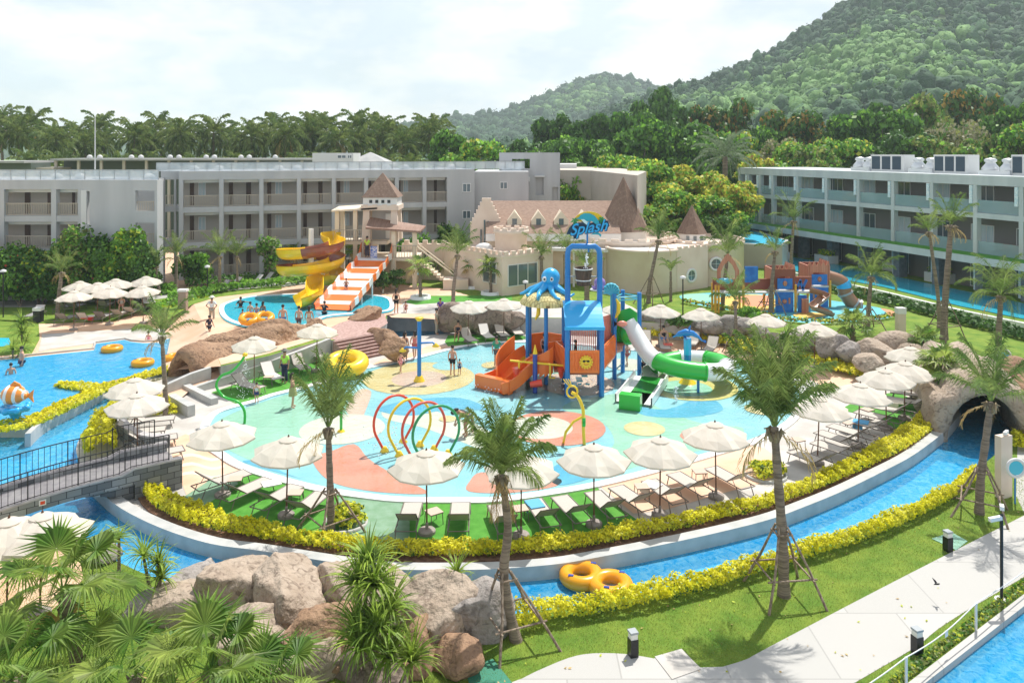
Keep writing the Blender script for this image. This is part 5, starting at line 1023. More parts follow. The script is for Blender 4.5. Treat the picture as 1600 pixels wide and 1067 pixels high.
# hall with shingle roof
x0, x1 = Hh(762,0,69).x, Hh(958,0,69).x
b = MB(); b.add([(x0,64,5.2),(x1,64,5.2),(x1,69,7.65),(x0,69,7.65),(x1,74,5.2),(x0,74,5.2)], [[0,1,2,3],[3,2,4,5],[0,3,5],[1,4,2]]); pbld(b, 'roof', M('c_shingleroof', (.25,.165,.12), .9, (.34,.235,.175), brick=((.30,.20,.16), 2.0, .02, .4, .25)), K)
b = MB(); b.box(x0+.1,x1-.1,64.3,73.7,ZU-.1,5.19); pbld(b, 'hall_wall', c_sand2, K)
b = MB(); b.box(x0,x1,63.9,64.25,4.6,5.18); pbld(b, 'eave_band', c_frame, K)
ff = Fac(Vector((x0,64,0)), Vector((x1,64,0)))
for u in (804,841.5,877,912):
    yy = 65.3; xx = Hh(u,0,yy).x; b = MB(); b.add([(xx-.62,yy,5.4),(xx+.62,yy,5.4),(xx+.62,yy,6.2),(xx,yy,7.0),(xx-.62,yy,6.2),(xx-.62,yy+2.2,5.4),(xx+.62,yy+2.2,5.4),(xx+.62,yy+2.2,6.2),(xx,yy+2.8,7.0),(xx-.62,yy+2.2,6.2)], [[0,1,2,3,4],[1,6,7,2],[0,4,9,5],[2,7,8,3],[4,3,8,9]]); o = pbld(b, 'dormer', c_sand2, K)
    b = MB(); b.box(xx-.2,xx+.2,yy-.04,yy-.005,5.75,6.35); b.build('window', c_glass, o)
# stepped gable
xa, xb = Hh(735,0,66).x, Hh(787,0,66).x; xm = (xa+xb)/2-.05; prof = [(xa,ZU)]; n = 7
for k in range(n): z = 5.7+(8.05-5.7)*k/n; z2 = 5.7+(8.05-5.7)*(k+1)/n; x = xa+(xm-.22-xa)*k/n; prof += [(x, z2 if k else z), (xa+(xm-.22-xa)*(k+1)/n, z2)] if k else [(xa,z2-.0),(xa+(xm-.22-xa)/n, z2)]
prof2 = [(2*xm-x, z) for x, z in prof[::-1]]; b = MB(); b.ext([(x-xm, z) for x, z in prof+prof2], (xm,66,0), (1,0,0), (0,0,1), .45); pbld(b, 'gable_wall', c_sand, K)
b = MB(); b.add([(xa+.15,66.3,5.5),(xm,66.3,7.6),(xb-.15,66.3,5.5),(xa+.15,70,5.5),(xm,70,7.6),(xb-.15,70,5.5)], [[0,1,4,3],[1,2,5,4]]); pbld(b, 'gable_roof', MATS['c_shingleroof'], K)
for dx, zt in ((-.45,5.4),(-.15,6.2),(.15,6.1),(.45,5.3)): b = MB(); b.box(xm+dx-.07,xm+dx+.07,65.7,65.76,3.9,zt); pbld(b, 'slit_window', c_glass, K)
# cone tower
def cone(c, zb, zt, r, n=8, name='cone_roof', mat=None):
    b = MB(); b.lathe([(r,zb),(r*.98,zb+.02),(.03,zt)], (c[0],c[1],0), n, smooth=False, a0=R(10), a1=R(370)); pbld(b, name, mat or c_shing, K)
c1 = Hh(974,0,67); cone(c1, 5.25, 9.85, 2.35)
b = MB(); b.lathe([(2.0,4.0),(2.0,5.2),(2.15,5.22)], (c1.x,c1.y,0), 24); pbld(b, 'white_drum', c_frame, K)
b = MB(); b.lathe([(4.5,ZU-.1),(4.5,4.4),(4.62,4.45),(4.62,4.7),(4.4,4.7),(4.4,4.35),(.1,4.35)], (c1.x,c1.y,0), 40, caps=False); cren_ring(b, c1, 4.62, 4.7, .2, 26); pbld(b, 'battlement_drum', c_sand, K)
c2 = Hh(1006,0,62.6); b = MB(); b.lathe([(3.05,ZU-.1),(3.05,4.15),(3.15,4.2),(3.15,4.35),(2.9,4.35),(2.9,4.25),(.1,4.25)], (c2.x,c2.y,0), 44, caps=False); pbld(b, 'round_drum', c_sand, K)
b = MB(); b.lathe([(2.88,4.262),(.1,4.262)], (c2.x,c2.y,0), 30, caps=False); pbld(b, 'flat_roof', c_frame, K)
c3 = Hh(1081,0,68); cone(c3, 4.85, 7.3, 1.42, 8, 'small_cone_roof')
b = MB(); b.lathe([(1.2,4.0),(1.2,4.85)], (c3.x,c3.y,0), 20); pbld(b, 'white_drum', c_frame, K)
for q in (-.6,0,.6): b = MB(); b.box(c3.x+q-.13,c3.x+q+.13,c3.y-1.25+.25*abs(q),c3.y-1.0,4.25,4.7); pbld(b, 'small_window', c_glass, K)
c4 = Hh(1100,0,66.2); b = MB(); b.lathe([(3.3,ZU-.1),(3.3,4.3),(3.38,4.32),(3.38,4.5),(3.15,4.5),(3.15,4.3),(.1,4.3)], (c4.x,c4.y,0), 44, caps=False); cren_ring(b, c4, 3.38, 4.5, .18, 22); pbld(b, 'battlement_drum', c_sand, K)
f9 = Fac(Hh(1058,0,60.5), Hh(1106,0,62.5)); b = MB(); f9.box(b, 0, f9.L, -2.5, 0, ZU-.1, 4.38); cren_line(f9, b, 0, f9.L, -.2, .02, 4.38, .15, .35); pbld(b, 'side_wall', c_sand, K)
for u, z, cc, fq in ((1080,2.15,None,f9),(1117,2.85,c4,None)):
    if fq: p = fq.P(fq.s(u), .02, z); nrm = fq.n
    else: p = Hh(u,0,63.2); ang = math.atan2(p.y-c4.y, p.x-c4.x); nrm = Vector((math.cos(ang),math.sin(ang),0)); p = Vector((c4.x,c4.y,0))+nrm*3.34; p.z = z
    tt = Vector((-nrm.y,nrm.x,0)); pts = [p+tt*.5*math.cos(a)+Vector((0,0,.5*math.sin(a))) for a in np.linspace(0,2*math.pi,20,endpoint=False)]
    b = MB(); b.tube(pts, .11, 6, closed=True); b.tube([p-tt*.5,p+tt*.5],.035,4); b.tube([p-Vector((0,0,.5)),p+Vector((0,0,.5))],.035,4); o = pbld(b, 'round_window', c_frame, K)
    b = MB(); b.ext([(.5*math.cos(a),.5*math.sin(a)) for a in np.linspace(0,2*math.pi,20,endpoint=False)], p+nrm*.01, tt, (0,0,1), .03); b.build('pane', c_glass, o)
# entrance
fe = Fac(Hh(858,0,64), Hh(985,0,62.5)); b = MB(); holes(b, fe, 0, fe.L, -1.6, 0, ZU-.1, 3.9, [(fe.s(942),fe.s(960),ZU-.1,3.4),(fe.s(880),fe.s(925),ZU-.1,3.5)]); pbld(b, 'entrance_wall', c_sand, K)
b = MB(); fe.box(b, -.2, fe.L, -1.8, .9, 3.9, 4.15); pbld(b, 'entrance_roof', c_frame, K); windowpart(fe, K, fe.s(942), fe.s(960), ZU, 3.4, -.8, 'glass_door', 2, 3); b = MB(); fe.box(b, fe.s(880), fe.s(925), -1.5, -1.4, ZU, 3.5); pbld(b, 'porch_back', M('c_tan', (.40,.30,.20), .8), K)
b = MB(); fe.box(b, fe.s(897), fe.s(900), .6, .75, ZU, 3.9); pbld(b, 'porch_post', c_frame, K)
# turret house
pc = G(785,463,ZU); pr = G(864,452,ZU); plf = G(694,441,ZU); fr_ = Fac(pc, pr); fl_ = Fac(plf, pc); bk = pr+(plf-pc)
b = MB(); b.prism([(p.x,p.y) for p in (pc, pr, bk, plf)], ZU-.1, 4.1); 
for ff_ in (fr_, fl_): cren_line(ff_, b, 0, ff_.L, -.22, .03, 4.1, .28, .42)
pbld(b, 'turret_house_wall', c_sand, K); b = MB(); 
for ff_ in (fr_, fl_): ff_.box(b, 0.05, ff_.L-.05, .0, .05, 3.85, 4.0)
pbld(b, 'cornice', c_sand2, K)
windowpart(fr_, K, fr_.s(793), fr_.s(839.5), 1.65, 3.35, .0, 'window', 3, 1); windowpart(fl_, K, fl_.s(755), fl_.s(776), 1.8, 3.5, .0, 'window', 2, 2)
ct = Hh(798.5,0,62.5); b = MB(); b.lathe([(1.3,4.1),(1.3,5.35),(1.45,5.45),(1.45,5.75),(1.25,5.75),(1.25,5.4),(.05,5.4)], (ct.x,ct.y,0), 28, caps=False); cren_ring(b, ct, 1.45, 5.75, .18, 12, .2); pbld(b, 'turret', c_sand, K)
b = MB(); b.ball((ct.x-2.2,ct.y,4.1), .6, 12, 0, (1.3,.8,.9)); pbld(b, 'roof_dome', c_frame, K)
fk2 = Fac(Hh(628,0,66.5), Hh(700,0,66)); b = MB(); holes(b, fk2, 0, fk2.L, -.4, 0, ZU-.1, 4.1, [(fk2.s(660),fk2.s(671),2.3,3.4)]); cren_line(fk2, b, 0, fk2.L, -.3, .03, 4.1, .3, .42); pbld(b, 'battlement_wall', c_sand, K); windowpart(fk2, K, fk2.s(660), fk2.s(671), 2.3, 3.4, -.3, nv=2)
# white car glimpsed beyond
def car(label, loc, rz, col):
    t = thing('parked_car', label, 'car', loc, rz); prof = [(-2.1,.35),(-2.1,.75),(-1.95,.95),(-1.3,1.0),(-.8,1.42),(.9,1.45),(1.5,1.0),(2.05,.85),(2.1,.35)]
    b = MB(); b.ext(prof, (0,0,0), (1,0,0), (0,0,1), 1.7); b.build('body', M('carpaint', col, .25, coat=.5), t); b = MB(); b.ext([(-1.2,1.0),(-.78,1.36),(.85,1.38),(1.35,1.0)], (0,0,0), (1,0,0), (0,0,1), 1.73); b.build('window', c_glass, t)
    for x in (-1.35,1.3):
        for y in (-.75,.75):
            w = MB(); w.tube([(x,y-.1,.33),(x,y+.1,.33)], .33, 14, smooth=False); w.build('wheel', c_dark, t)
    return t
car('white car parked beyond the small cone roof', Hh(1133,0,84)*Vector((1,1,0))+Vector((0,0,1.0)), .2, (.8,.8,.8))
# ================= water play equipment =================
def glossy(n, c, r=.3, **k): return M(n, c, r, spec=.5, coat=.3, **k)
p_blue = glossy('p_blue', (.01,.20,.58)); p_lblue = glossy('p_lightblue', (.02,.42,.85)); p_navy = glossy('p_navy', (.02,.06,.35)); p_or = glossy('p_orange', (.90,.20,.03)); p_yel = glossy('p_yellow', (.92,.62,.02)); p_red = glossy('p_red', (.80,.07,.03)); p_grn = glossy('p_green', (.03,.48,.05)); p_wh = glossy('p_white', (.82,.83,.82)); p_pur = glossy('p_purple', (.28,.18,.50)); p_brn = glossy('p_brown', (.30,.09,.05)); p_pink = glossy('p_coral', (.85,.30,.22)); p_cy = glossy('p_cyan', (.08,.50,.65))
p_thatch = M('p_thatch', (.80,.70,.35), .8, (.72,.60,.26), brick=((.25,.16,.06), 3.0, .03, .5, .5)); p_black = M('p_black', (.01,.01,.012), .3)
def part(mb, name, mat, root, world=True):
    o = mb.build(name, mat, root)
    if world and root: o.location = -Vector(root['_o']) if '_o' in root else -root.location
    return o
def rt(name, label, cat, loc, group=None): return thing(name, label, cat, loc, 0, group)
def trough(mb, pts, w, h, th=.06, mi=0, mis=None, lanes=1):
    """open channel: floor and side walls along pts"""
    P = [Vector(p) for p in pts]; n = len(P)
    for i in range(n-1):
        fr = []
        for q in (i, i+1):
            t = (P[min(q+1,n-1)]-P[max(q-1,0)]); t.normalize(); s = Vector((0,0,1)).cross(t).normalized(); u = t.cross(s).normalized(); fr.append((P[q], s, u))
        (a,sa,ua),(b,sb2,ub) = fr; m = mis[i] if mis else mi
        def qd(x0,z0,x1,z1,mm): 
            mb.add([a+sa*x0+ua*z0, a+sa*x1+ua*z1, b+sb2*x1+ub*z1, b+sb2*x0+ub*z0], [[0,1,2,3]], mm)
        hw = w/2
        if w < 1.6 and lanes == 1:   # rounded gutter
            N_ = 8
            for k in range(N_):
                a0 = math.pi*k/N_; a1 = math.pi*(k+1)/N_
                qd(-hw*math.cos(a0), h*(1-math.sin(a0)), -hw*math.cos(a1), h*(1-math.sin(a1)), m); qd(-(hw+th)*math.cos(a1), h*(1-math.sin(a1))-th, -(hw+th)*math.cos(a0), h*(1-math.sin(a0))-th*(0 if k==0 else 1), m)
            qd(-hw-th,h,-hw,h,m); qd(hw,h,hw+th,h,m)
        else:
            qd(hw,0,-hw,0,m); qd(-hw-th,-th,hw+th,-th,m)
            for sgn in (-1,1):
                x0 = sgn*hw; x1 = sgn*(hw+th); qd(x0,0,x0,h,m); qd(x1,-th,x1,h,m); qd(x0,h,x1,h,m)
            for q in range(1, lanes):
                x = -hw+w*q/lanes; qd(x-.05,0,x-.05,h*.5,m); qd(x+.05,h*.5,x+.05,0,m); qd(x+.05,h*.5,x-.05,h*.5,m)
# main structure
S = rt('water_play_structure', 'big water play structure with blue posts, orange panels, tipping bucket and octopus dome', 'play structure', (3.5,38.6,0))
x1, x2, yf, yb = 2.72, 4.40, 37.7, 39.6
for x, y, zt in ((x1,yf,3.45),(x2,yf,3.45)): part(MB().tube([(x,y,-.05),(x,y,zt)], .13, 10), 'post', p_blue, S)
fr_pts = [(2.87,yb,-.05),(2.87,yb,6.75),(2.92,yb,7.0),(3.1,yb,7.15),(4.28,yb,7.15),(4.46,yb,7.0),(4.52,yb,6.75),(4.52,yb,-.05)]
part(MB().tube(fr_pts, .145, 12), 'bucket_frame', p_blue, S)
b = MB(); K_ = 8; 
for k in range(K_):
    y0 = yf-.12+(yb+.05-yf)*k/K_; y1 = yf-.12+(yb+.05-yf)*(k+1)/K_; z0 = 3.42+.95*math.sin(k/K_*1.5); z1 = 3.42+.95*math.sin((k+1)/K_*1.5)
    b.add([(x1-.12,y0,z0),(x2+.12,y0,z0),(x2+.12,y1,z1),(x1-.12,y1,z1),(x1-.12,y0,z0-.06),(x2+.12,y0,z0-.06),(x2+.12,y1,z1-.06),(x1-.12,y1,z1-.06)], [[0,1,2,3],[7,6,5,4],[0,4,5,1],[1,5,6,2],[3,7,4,0],[2,6,7,3]])
b.box(x1-.15,x2+.15,yf-.16,yf-.06,3.3,3.46); part(b, 'canopy_roof', p_lblue, S)
def wavypanel(mb, A, B, z0, z1, th=.06, n=10):
    A = Vector((A[0],A[1],0)); B = Vector((B[0],B[1],0)); t = (B-A).normalized(); nn = Vector((t.y,-t.x,0)); L_ = (B-A).length
    mb.add([A+Vector((0,0,z0)),B+Vector((0,0,z0)),B+Vector((0,0,z1)),A+Vector((0,0,z1)),A+nn*th+Vector((0,0,z0)),B+nn*th+Vector((0,0,z0)),B+nn*th+Vector((0,0,z1)),A+nn*th+Vector((0,0,z1))],[[0,1,2,3][::-1],[4,5,6,7],[0,4,7,3],[1,2,6,5],[3,7,6,2],[0,1,5,4]])
    m = max(3, int(L_/.16))
    for k in range(m):   # raised wavy ribs
        s = L_*(k+.5)/m; pts = [A+t*(s+.03*math.sin(q*1.7+k))+nn*(th+.015)+Vector((0,0,z0+.12+(z1-z0-.24)*q/6)) for q in range(7)]; mb.tube(pts, .028, 4)
b = MB(); wavypanel(b, (x1+.12,yf-.05), (x2-.12,yf-.05), 1.2, 2.3); o = part(b, 'front_panel', p_or, S)
sc_ = Vector((3.62,yf-.17,1.75)); b = MB(); b.tube([sc_, sc_+Vector((0,-.03,0))], .25, 20, smooth=False)
for k in range(14): a = 2*math.pi*k/14; b.cbox(sc_+Vector((math.cos(a)*.29,-.012,math.sin(a)*.29)), (.09,.03,.09), ry=-a+R(45))
q = b.build('sun_face', p_yel, o); b = MB()
for sg in (-1,1): b.ball(sc_+Vector((sg*.1,-.035,.05)), .075, 8, 0, (1,.3,.75))
b.cbox(sc_+Vector((0,-.04,.07)), (.24,.02,.025)); b.build('sunglasses', p_black, o); b = MB(); b.tube([sc_+Vector((.12*math.cos(a),-.04,-.03+.1*math.sin(a))) for a in np.linspace(R(200),R(340),7)], .016, 4); b.build('smile', p_red, o)
b = MB(); b.box(x1-.1,x2+.1,yf,yb,1.08,1.2); part(b, 'platform', p_brn, S)
b = MB(); 
for k in range(16): x = x1+.1+(x2-x1-.1)*k/15; b.tube([(x,yb+.1,1.2),(x+.02,yb+.1,3.3)], .03, 4)
part(b, 'back_grille', p_pink, S)
# octopus tower
oc = Vector((1.85,40.75,0))
for a in (R(200),R(265),R(320),R(20),R(90),R(145)):
    part(MB().tube([oc+Vector((1.1*math.cos(a),1.1*math.sin(a),-.05)), oc+Vector((1.1*math.cos(a),1.1*math.sin(a),4.15))], .11, 9), 'post', p_blue, S)
b = MB(); b.lathe([(1.42,4.0),(1.42,4.12),(1.2,4.4),(.8,4.62),(.05,4.72)], oc, 24); part(b, 'thatch_dome', p_thatch, S)
b = MB(); b.lathe([(1.1,1.1),(1.1,1.2)], oc, 12); part(b, 'platform', p_brn, S)
for a0, a1 in ((R(265),R(320)),(R(320),R(375)),(R(20),R(90)),(R(90),R(145))):
    b = MB(); wavypanel(b, oc+Vector((1.1*math.cos(a0),1.1*math.sin(a0),0)), oc+Vector((1.1*math.cos(a1),1.1*math.sin(a1),0)), 1.2, 2.2); part(b, 'side_panel', p_or, S)
b = MB(); b.ball(oc+Vector((.2,0,5.36)), .50, 18, 0, (1,1,1.02)); b.lathe([(.3,4.72),(.34,4.85),(.46,5.1)], oc+Vector((.18,0,0)), 14, caps=False)
for k in range(8):
    a = k*math.pi/4+.3; c, s = math.cos(a), math.sin(a); rr = 1.0 if k % 2 else .85
    b.tube([oc+Vector((.05+c*.2,s*.2,5.0)), oc+Vector((.05+c*.5,s*.5,4.85)), oc+Vector((c*.95*rr,s*.95*rr,4.68)), oc+Vector((c*1.3*rr-s*.12,s*1.3*rr+c*.12,4.45)), oc+Vector((c*1.45*rr-s*.3,s*1.45*rr+c*.3,4.42+.15*(k%3)))], [.2,.17,.13,.09,.05], 8)
O = part(b, 'octopus', p_lblue, S)
for sg in (-1,1):
    c = oc+Vector((.04+sg*.19,-.44,5.34)); b = MB(); b.ball(c, .12, 10, 0, (1,.6,1.2)); e = b.build('eye', p_wh, O); MB().ball(c+Vector((0,-.065,0)), .055, 8).build('pupil', p_black, e)
# right hand tower
rp_ = [(Hh(960,0,40.6)),(Hh(973,0,41.9)),(Hh(999,0,41.1)),(Hh(985,0,39.9))]
for p in rp_[:3]: part(MB().tube([(p.x,p.y,-.05),(p.x,p.y,4.5)], .12, 9), 'post', p_blue, S)
for a, c in ((0,1),(1,2),(0,2)):
    for z in (4.3,4.15): part(MB().tube([(rp_[a].x,rp_[a].y,z),(rp_[c].x,rp_[c].y,z)], .035, 6), 'top_rail', p_cy, S)
b = MB(); b.prism([(p.x,p.y) for p in rp_[:3]], 1.75, 1.87); part(b, 'platform', p_brn, S)
b = MB(); wavypanel(b, (x2,yf+.1), (rp_[0].x,rp_[0].y), 1.2, 2.4); part(b, 'side_panel', p_or, S)
b = MB(); wavypanel(b, (x2+.1,yb+.3), (rp_[1].x,rp_[1].y), 1.2, 3.4); part(b, 'side_panel', p_pink, S)
b = MB(); wavypanel(b, (2.3,39.7), (x1,yf+.2), 1.15, 2.25); part(b, 'side_panel', p_or, S)
b = MB(); b.box(2.1,3.0,38.4,40.2,1.0,1.12); part(b, 'bridge', p_brn, S)
for q in range(5): part(MB().tube([(2.9+.2*q,yf+.9,.35+.0*q),(2.9+.2*q+.2,yf+.9,.35)], .04, 6), 'step_bar', p_cy, S) if q in (0,2,4) else None
for q in range(4): part(MB().cbox((3.15+.25*q,38.9,.25+.25*q), (.3,.7,.06)), 'stair_tread', p_cy, S)
b = MB(); 
for (za, zb_) in ((.5,.5),(.9,.9)): b.tube([(rp_[0].x-.9,rp_[0].y-.4,.45),(rp_[0].x,rp_[0].y,.45),(rp_[1].x,rp_[1].y,.5)], .035, 6)
part(b, 'low_rail', p_cy, S)
# bucket
bc = Vector((3.68,39.6,0)); b = MB(); b.lathe([(.33,5.15),(.36,5.35),(.46,6.05),(.41,6.05),(.3,5.2)], bc, 18, smooth=False); Bk = part(b, 'tipping_bucket', M('p_stave', (.06,.035,.025), .6, (.12,.07,.05), scale=12, stretch=(1,1,.1)), S)
for z, r_ in ((5.42,.385),(6.0,.465)): MB().tube([bc+Vector((r_*math.cos(a),r_*math.sin(a),z)) for a in np.linspace(0,2*math.pi,20,endpoint=False)], .03, 5, closed=True).build('hoop', p_wh, Bk)
part(MB().tube([(2.9,39.6,5.6),(4.5,39.6,5.6)], .035, 6), 'bucket_axle', c_rgf, S)
part(MB().tube([(3.95,39.6,7.1),(3.95,39.6,6.85)], .05, 6), 'filling_nozzle', p_blue, S)
b = MB(); rg = np.random.default_rng(3)
for k in range(60): z = rg.uniform(5.95,6.8); b.ball((3.85+rg.normal(0,.06)*(7-z),39.6+rg.normal(0,.05),z), rg.uniform(.02,.05), 5)
m_spray = M('m_spray', (.92,.95,.97), .2, spec=.8); part(b, 'falling_water', m_spray, S)
# ornaments
b = MB(); pc_ = Hh(955,452,40.8); 
for k in range(9): a = R(-10+25*k); b.tube([pc_+Vector((0,0,-.3)), pc_+Vector((math.cos(a)*.25,0,-.15+math.sin(a)*.25)), pc_+Vector((math.cos(a)*.42,-.05,-.1+math.sin(a)*.42))], [.03,.06,.1], 6)
b.tube([pc_+Vector((0,0,-2.3)), pc_+Vector((0,0,-.2))], .05, 6); part(b, 'shell_ornament', p_cy, S)
b = MB(); po = Hh(937,442,41.2); b.ball(po, .32, 12, 0, (1,1,.95))
for k in range(5): a = k*1.25; b.tube([po, po+Vector((math.cos(a)*.35,math.sin(a)*.35,-.3)), po+Vector((math.cos(a)*.5,math.sin(a)*.5,-.22))], [.1,.07,.03], 6)
part(b, 'small_octopus', p_pur, S); b = MB(); b.lathe([(.1,0),(.55,.05),(.5,.1)], po+Vector((0,0,-.42)), 14); b.tube([po+Vector((0,0,-2.6)), po+Vector((0,0,-.4))], .05, 6); part(b, 'ornament_stand', p_wh, S)
for u, v, Y in ((838,485,40.0),(963,482,40.2)):
    p = Hh(u,v,Y); b = MB(); b.tube([p+Vector((0,0,.5)), p+Vector((.12,0,.2)), p+Vector((.1,0,-.2)), p+Vector((-.05,0,-.5))], [.04,.11,.11,.04], 7); part(b, 'banana_ornament', p_yel, S)
p = Hh(972,506,40.2); b = MB(); b.ball(p, .2, 10, 0, (1.4,.6,.8)); b.add([p+Vector((-.2,0,0)), p+Vector((-.42,0,.15)), p+Vector((-.42,0,-.15))], [[0,1,2],[2,1,0]]); part(b, 'fish_ornament', p_pink, S)
# sign with lettering
b = MB(); b.tube([(3.88,39.6,7.2),(3.88,39.6,8.4)], .05, 7); SG = part(b, 'sign_post', p_blue, S)
sx, sy, sz = 3.85, 39.55, 8.05
def plate(pts, dy, th, mat, name, par): return MB().ext(pts, (sx,sy+dy,sz), (1,0,0), (0,0,1), th).build(name, mat, par)
arc = [(1.02*math.cos(a)*.78+.12,.33+.62*math.sin(a)*.9) for a in np.linspace(R(5),R(175),16)]
plate(arc, .08, .05, M('s_yellow', (.88,.58,.03), .5), 'sign_sun', SG)
dk = M('s_dark', (.01,.05,.11), .5); bb = [(-1.05,-.28),(-.9,.05),(-.7,.28),(-.4,.32),(.2,.30),(.75,.45),(1.1,.42),(1.18,.15),(1.0,-.02),(.3,-.12),(-.3,-.2),(-.55,-.5),(-.68,-.5),(-.7,-.28)]
plate(bb, .04, .05, dk, 'sign_backing', SG)
dolph = [(-.55,.55),(-.4,.62),(-.32,.74),(-.1,.83),(.15,.82),(.4,.70),(.6,.45),(.72,.15),(.6,.05),(.45,.28),(.25,.42),(.0,.42),(-.2,.45),(-.3,.5)]
plate([(x,y-.02) for x, y in dolph], -.02, .05, M('s_teal', (.02,.38,.52), .4), 'sign_dolphin', SG)
plate([(-.3,.5),(-.15,.5),(.02,.38),(.1,.2),(-.02,.22),(-.15,.32)], -.03, .05, M('s_pale', (.65,.85,.9), .4), 'sign_dolphin_belly', SG)
for px_, py_ in ((-.62,.42),(.78,.48)):
    b = MB(); b.ext([(px_-.03,py_-.25),(px_+.03,py_-.25),(px_+.05,py_),(px_-.01,py_)], (sx,sy+.05,sz), (1,0,0), (0,0,1), .06)
    o = b.build('sign_palm_trunk', M('s_brown', (.3,.12,.03), .6), SG); b = MB()
    for k in range(6): a = R(60*k+10); b.ext([(px_,py_),(px_+.12*math.cos(a-.4),py_+.12*math.sin(a-.4)),(px_+.24*math.cos(a),py_+.22*math.sin(a)-.05),(px_+.12*math.cos(a+.4),py_+.12*math.sin(a+.4))], (sx,sy-.0+.003*k,sz), (1,0,0), (0,0,1), .04)
    b.build('sign_palm_leaves', M('s_green', (.02,.30,.10), .6), o)
def text3d(name, body, loc, size, mat, par, shear=.3, ext=.03, off=0.0, rot=(90,0,0), sx_=1.0):
    cu = bpy.data.curves.new(name, 'FONT'); cu.body = body; cu.size = size; cu.shear = shear; cu.extrude = ext; cu.offset = off; cu.align_x = 'CENTER'; cu.align_y = 'CENTER'
    o = bpy.data.objects.new(name, cu); COL.objects.link(o); bpy.context.view_layer.update()
    me = bpy.data.meshes.new_from_object(o.evaluated_get(bpy.context.evaluated_depsgraph_get())); bpy.data.objects.remove(o)
    q = bpy.data.objects.new(name, me); COL.objects.link(q); me.materials.clear(); me.materials.append(mat); q.parent = par; q.location = loc; q.rotation_euler = tuple(R(a) for a in rot); q.scale = (sx_,1,1); return q
text3d('letters', 'Splash', (sx+.06, sy-.045, sz+.03), .80, M('s_dk2', (.01,.09,.22), .5), SG, .45, .02, .035, (90,-8,0), .98)
text3d('letters', 'Splash', (sx+.04, sy-.075, sz+.05), .80, M('s_lblue', (.03,.42,.85), .4), SG, .45, .02, .006, (90,-8,0), .98)
plate([(.2,-.3),(.35,-.2),(.6,-.18),(.75,-.28),(.72,-.42),(.6,-.3),(.4,-.28)], -.02, .05, M('s_teal', (0,0,0)), 'sign_fish_tail', SG)
# twin slide into the splash basin
T = rt('twin_slide', 'double orange and yellow slide running down left from the octopus tower', 'slide', (0.2,39.2,0))
sp_ = smooth_poly([(1.3,40.0,1.3),(.85,39.7,1.12),(.3,39.35,.72),(-.3,39.0,.28),(-.9,38.7,.12)], 4, False)
b = MB(); trough(b, sp_, 1.9, .5, mi=0, lanes=2); part(b, 'slide_chute', p_or, T)
b = MB(); sp2 = [p+Vector((.03,.0,.012)) for p in sp_]; 
for i in range(len(sp2)-1):
    t = (sp2[i+1]-sp2[i]).normalized(); s = Vector((0,0,1)).cross(t).normalized(); b.add([sp2[i]-s*.08, sp2[i]-s*.85, sp2[i+1]-s*.85, sp2[i+1]-s*.08], [[0,1,2,3],[3,2,1,0]])
part(b, 'lane_floor', p_yel, T)
b = MB(); e0 = G(742,606,0); e1 = G(795,618,0); Fq = Fac(e0, e1); Fq.box(b, 0, Fq.L, -.35, 0, 0, .68); part(b, 'end_wall', p_or, T)
b = MB(); q0 = G(780,600,0); 
for k in range(7):
    a = R(150+20*k); pass
arcp = [oc+Vector((-1.5+1.15*math.cos(a), -1.1+.9*math.sin(a), 0)) for a in np.linspace(R(100),R(200),9)]
vs = []; 
b = MB()
for i in range(8):
    h0 = 2.3-.16*i; h1 = 2.3-.16*(i+1); A_, B_ = arcp[i], arcp[i+1]; b.add([A_+Vector((0,0,.0)),B_,B_+Vector((0,0,h1)),A_+Vector((0,0,h0)),A_*1.0+Vector((-.06,.06,0)),B_+Vector((-.06,.06,0)),B_+Vector((-.06,.06,h1)),A_+Vector((-.06,.06,h0))],[[0,1,2,3],[7,6,5,4],[3,2,6,7],[0,3,7,4],[1,5,6,2]])
part(b, 'curved_guard', p_or, T)
b = MB(); ar2 = [Vector((1.5+.75*math.cos(a), 39.0+.5*math.sin(a), 0)) for a in np.linspace(R(180),R(320),8)]
for i in range(7):
    h0 = 1.3+.13*i; h1 = 1.3+.13*(i+1); A_, B_ = ar2[i], ar2[i+1]; b.add([A_+Vector((0,0,.7)),B_+Vector((0,0,.9)),B_+Vector((0,0,h1)),A_+Vector((0,0,h0)),A_+Vector((0,.06,.7)),B_+Vector((0,.06,.9)),B_+Vector((0,.06,h1)),A_+Vector((0,.06,h0))],[[0,1,2,3],[7,6,5,4],[3,2,6,7],[0,3,7,4],[1,5,6,2],[0,4,5,1]])
part(b, 'inner_guard', p_or, T)
# green and white tube slide
T = rt('tube_slide', 'green and white tube slide looping right of the play structure', 'slide', (8.5,40,0))
tp = smooth_poly([(6.15,41.0,3.0),(6.4,40.75,2.6),(6.85,40.1,1.85),(7.25,39.4,1.42),(8.0,38.65,1.22),(9.3,38.3,1.08),(10.5,38.6,.98),(11.15,39.9,.9),(10.8,41.2,.84),(9.5,41.9,.76),(8.3,41.5,.68),(7.6,40.7,.6),(7.2,40.0,.52)], 4, False)
seg = [(1,13,p_wh),(13,21,p_grn),(21,27,p_wh),(27,33,p_grn),(33,37,p_wh),(37,43,p_grn),(43,48,p_wh)]
for a_, b__, mt in seg: 
    part(MB().tube(tp[a_:b__+1], .44, 16, caps=False), 'tube_section', mt, T)
    t = (tp[b__]-tp[b__-1]).normalized(); part(MB().tube([tp[b__]-t*.04, tp[b__]+t*.04], .49, 16), 'flange', mt, T) if b__ < 48 else None
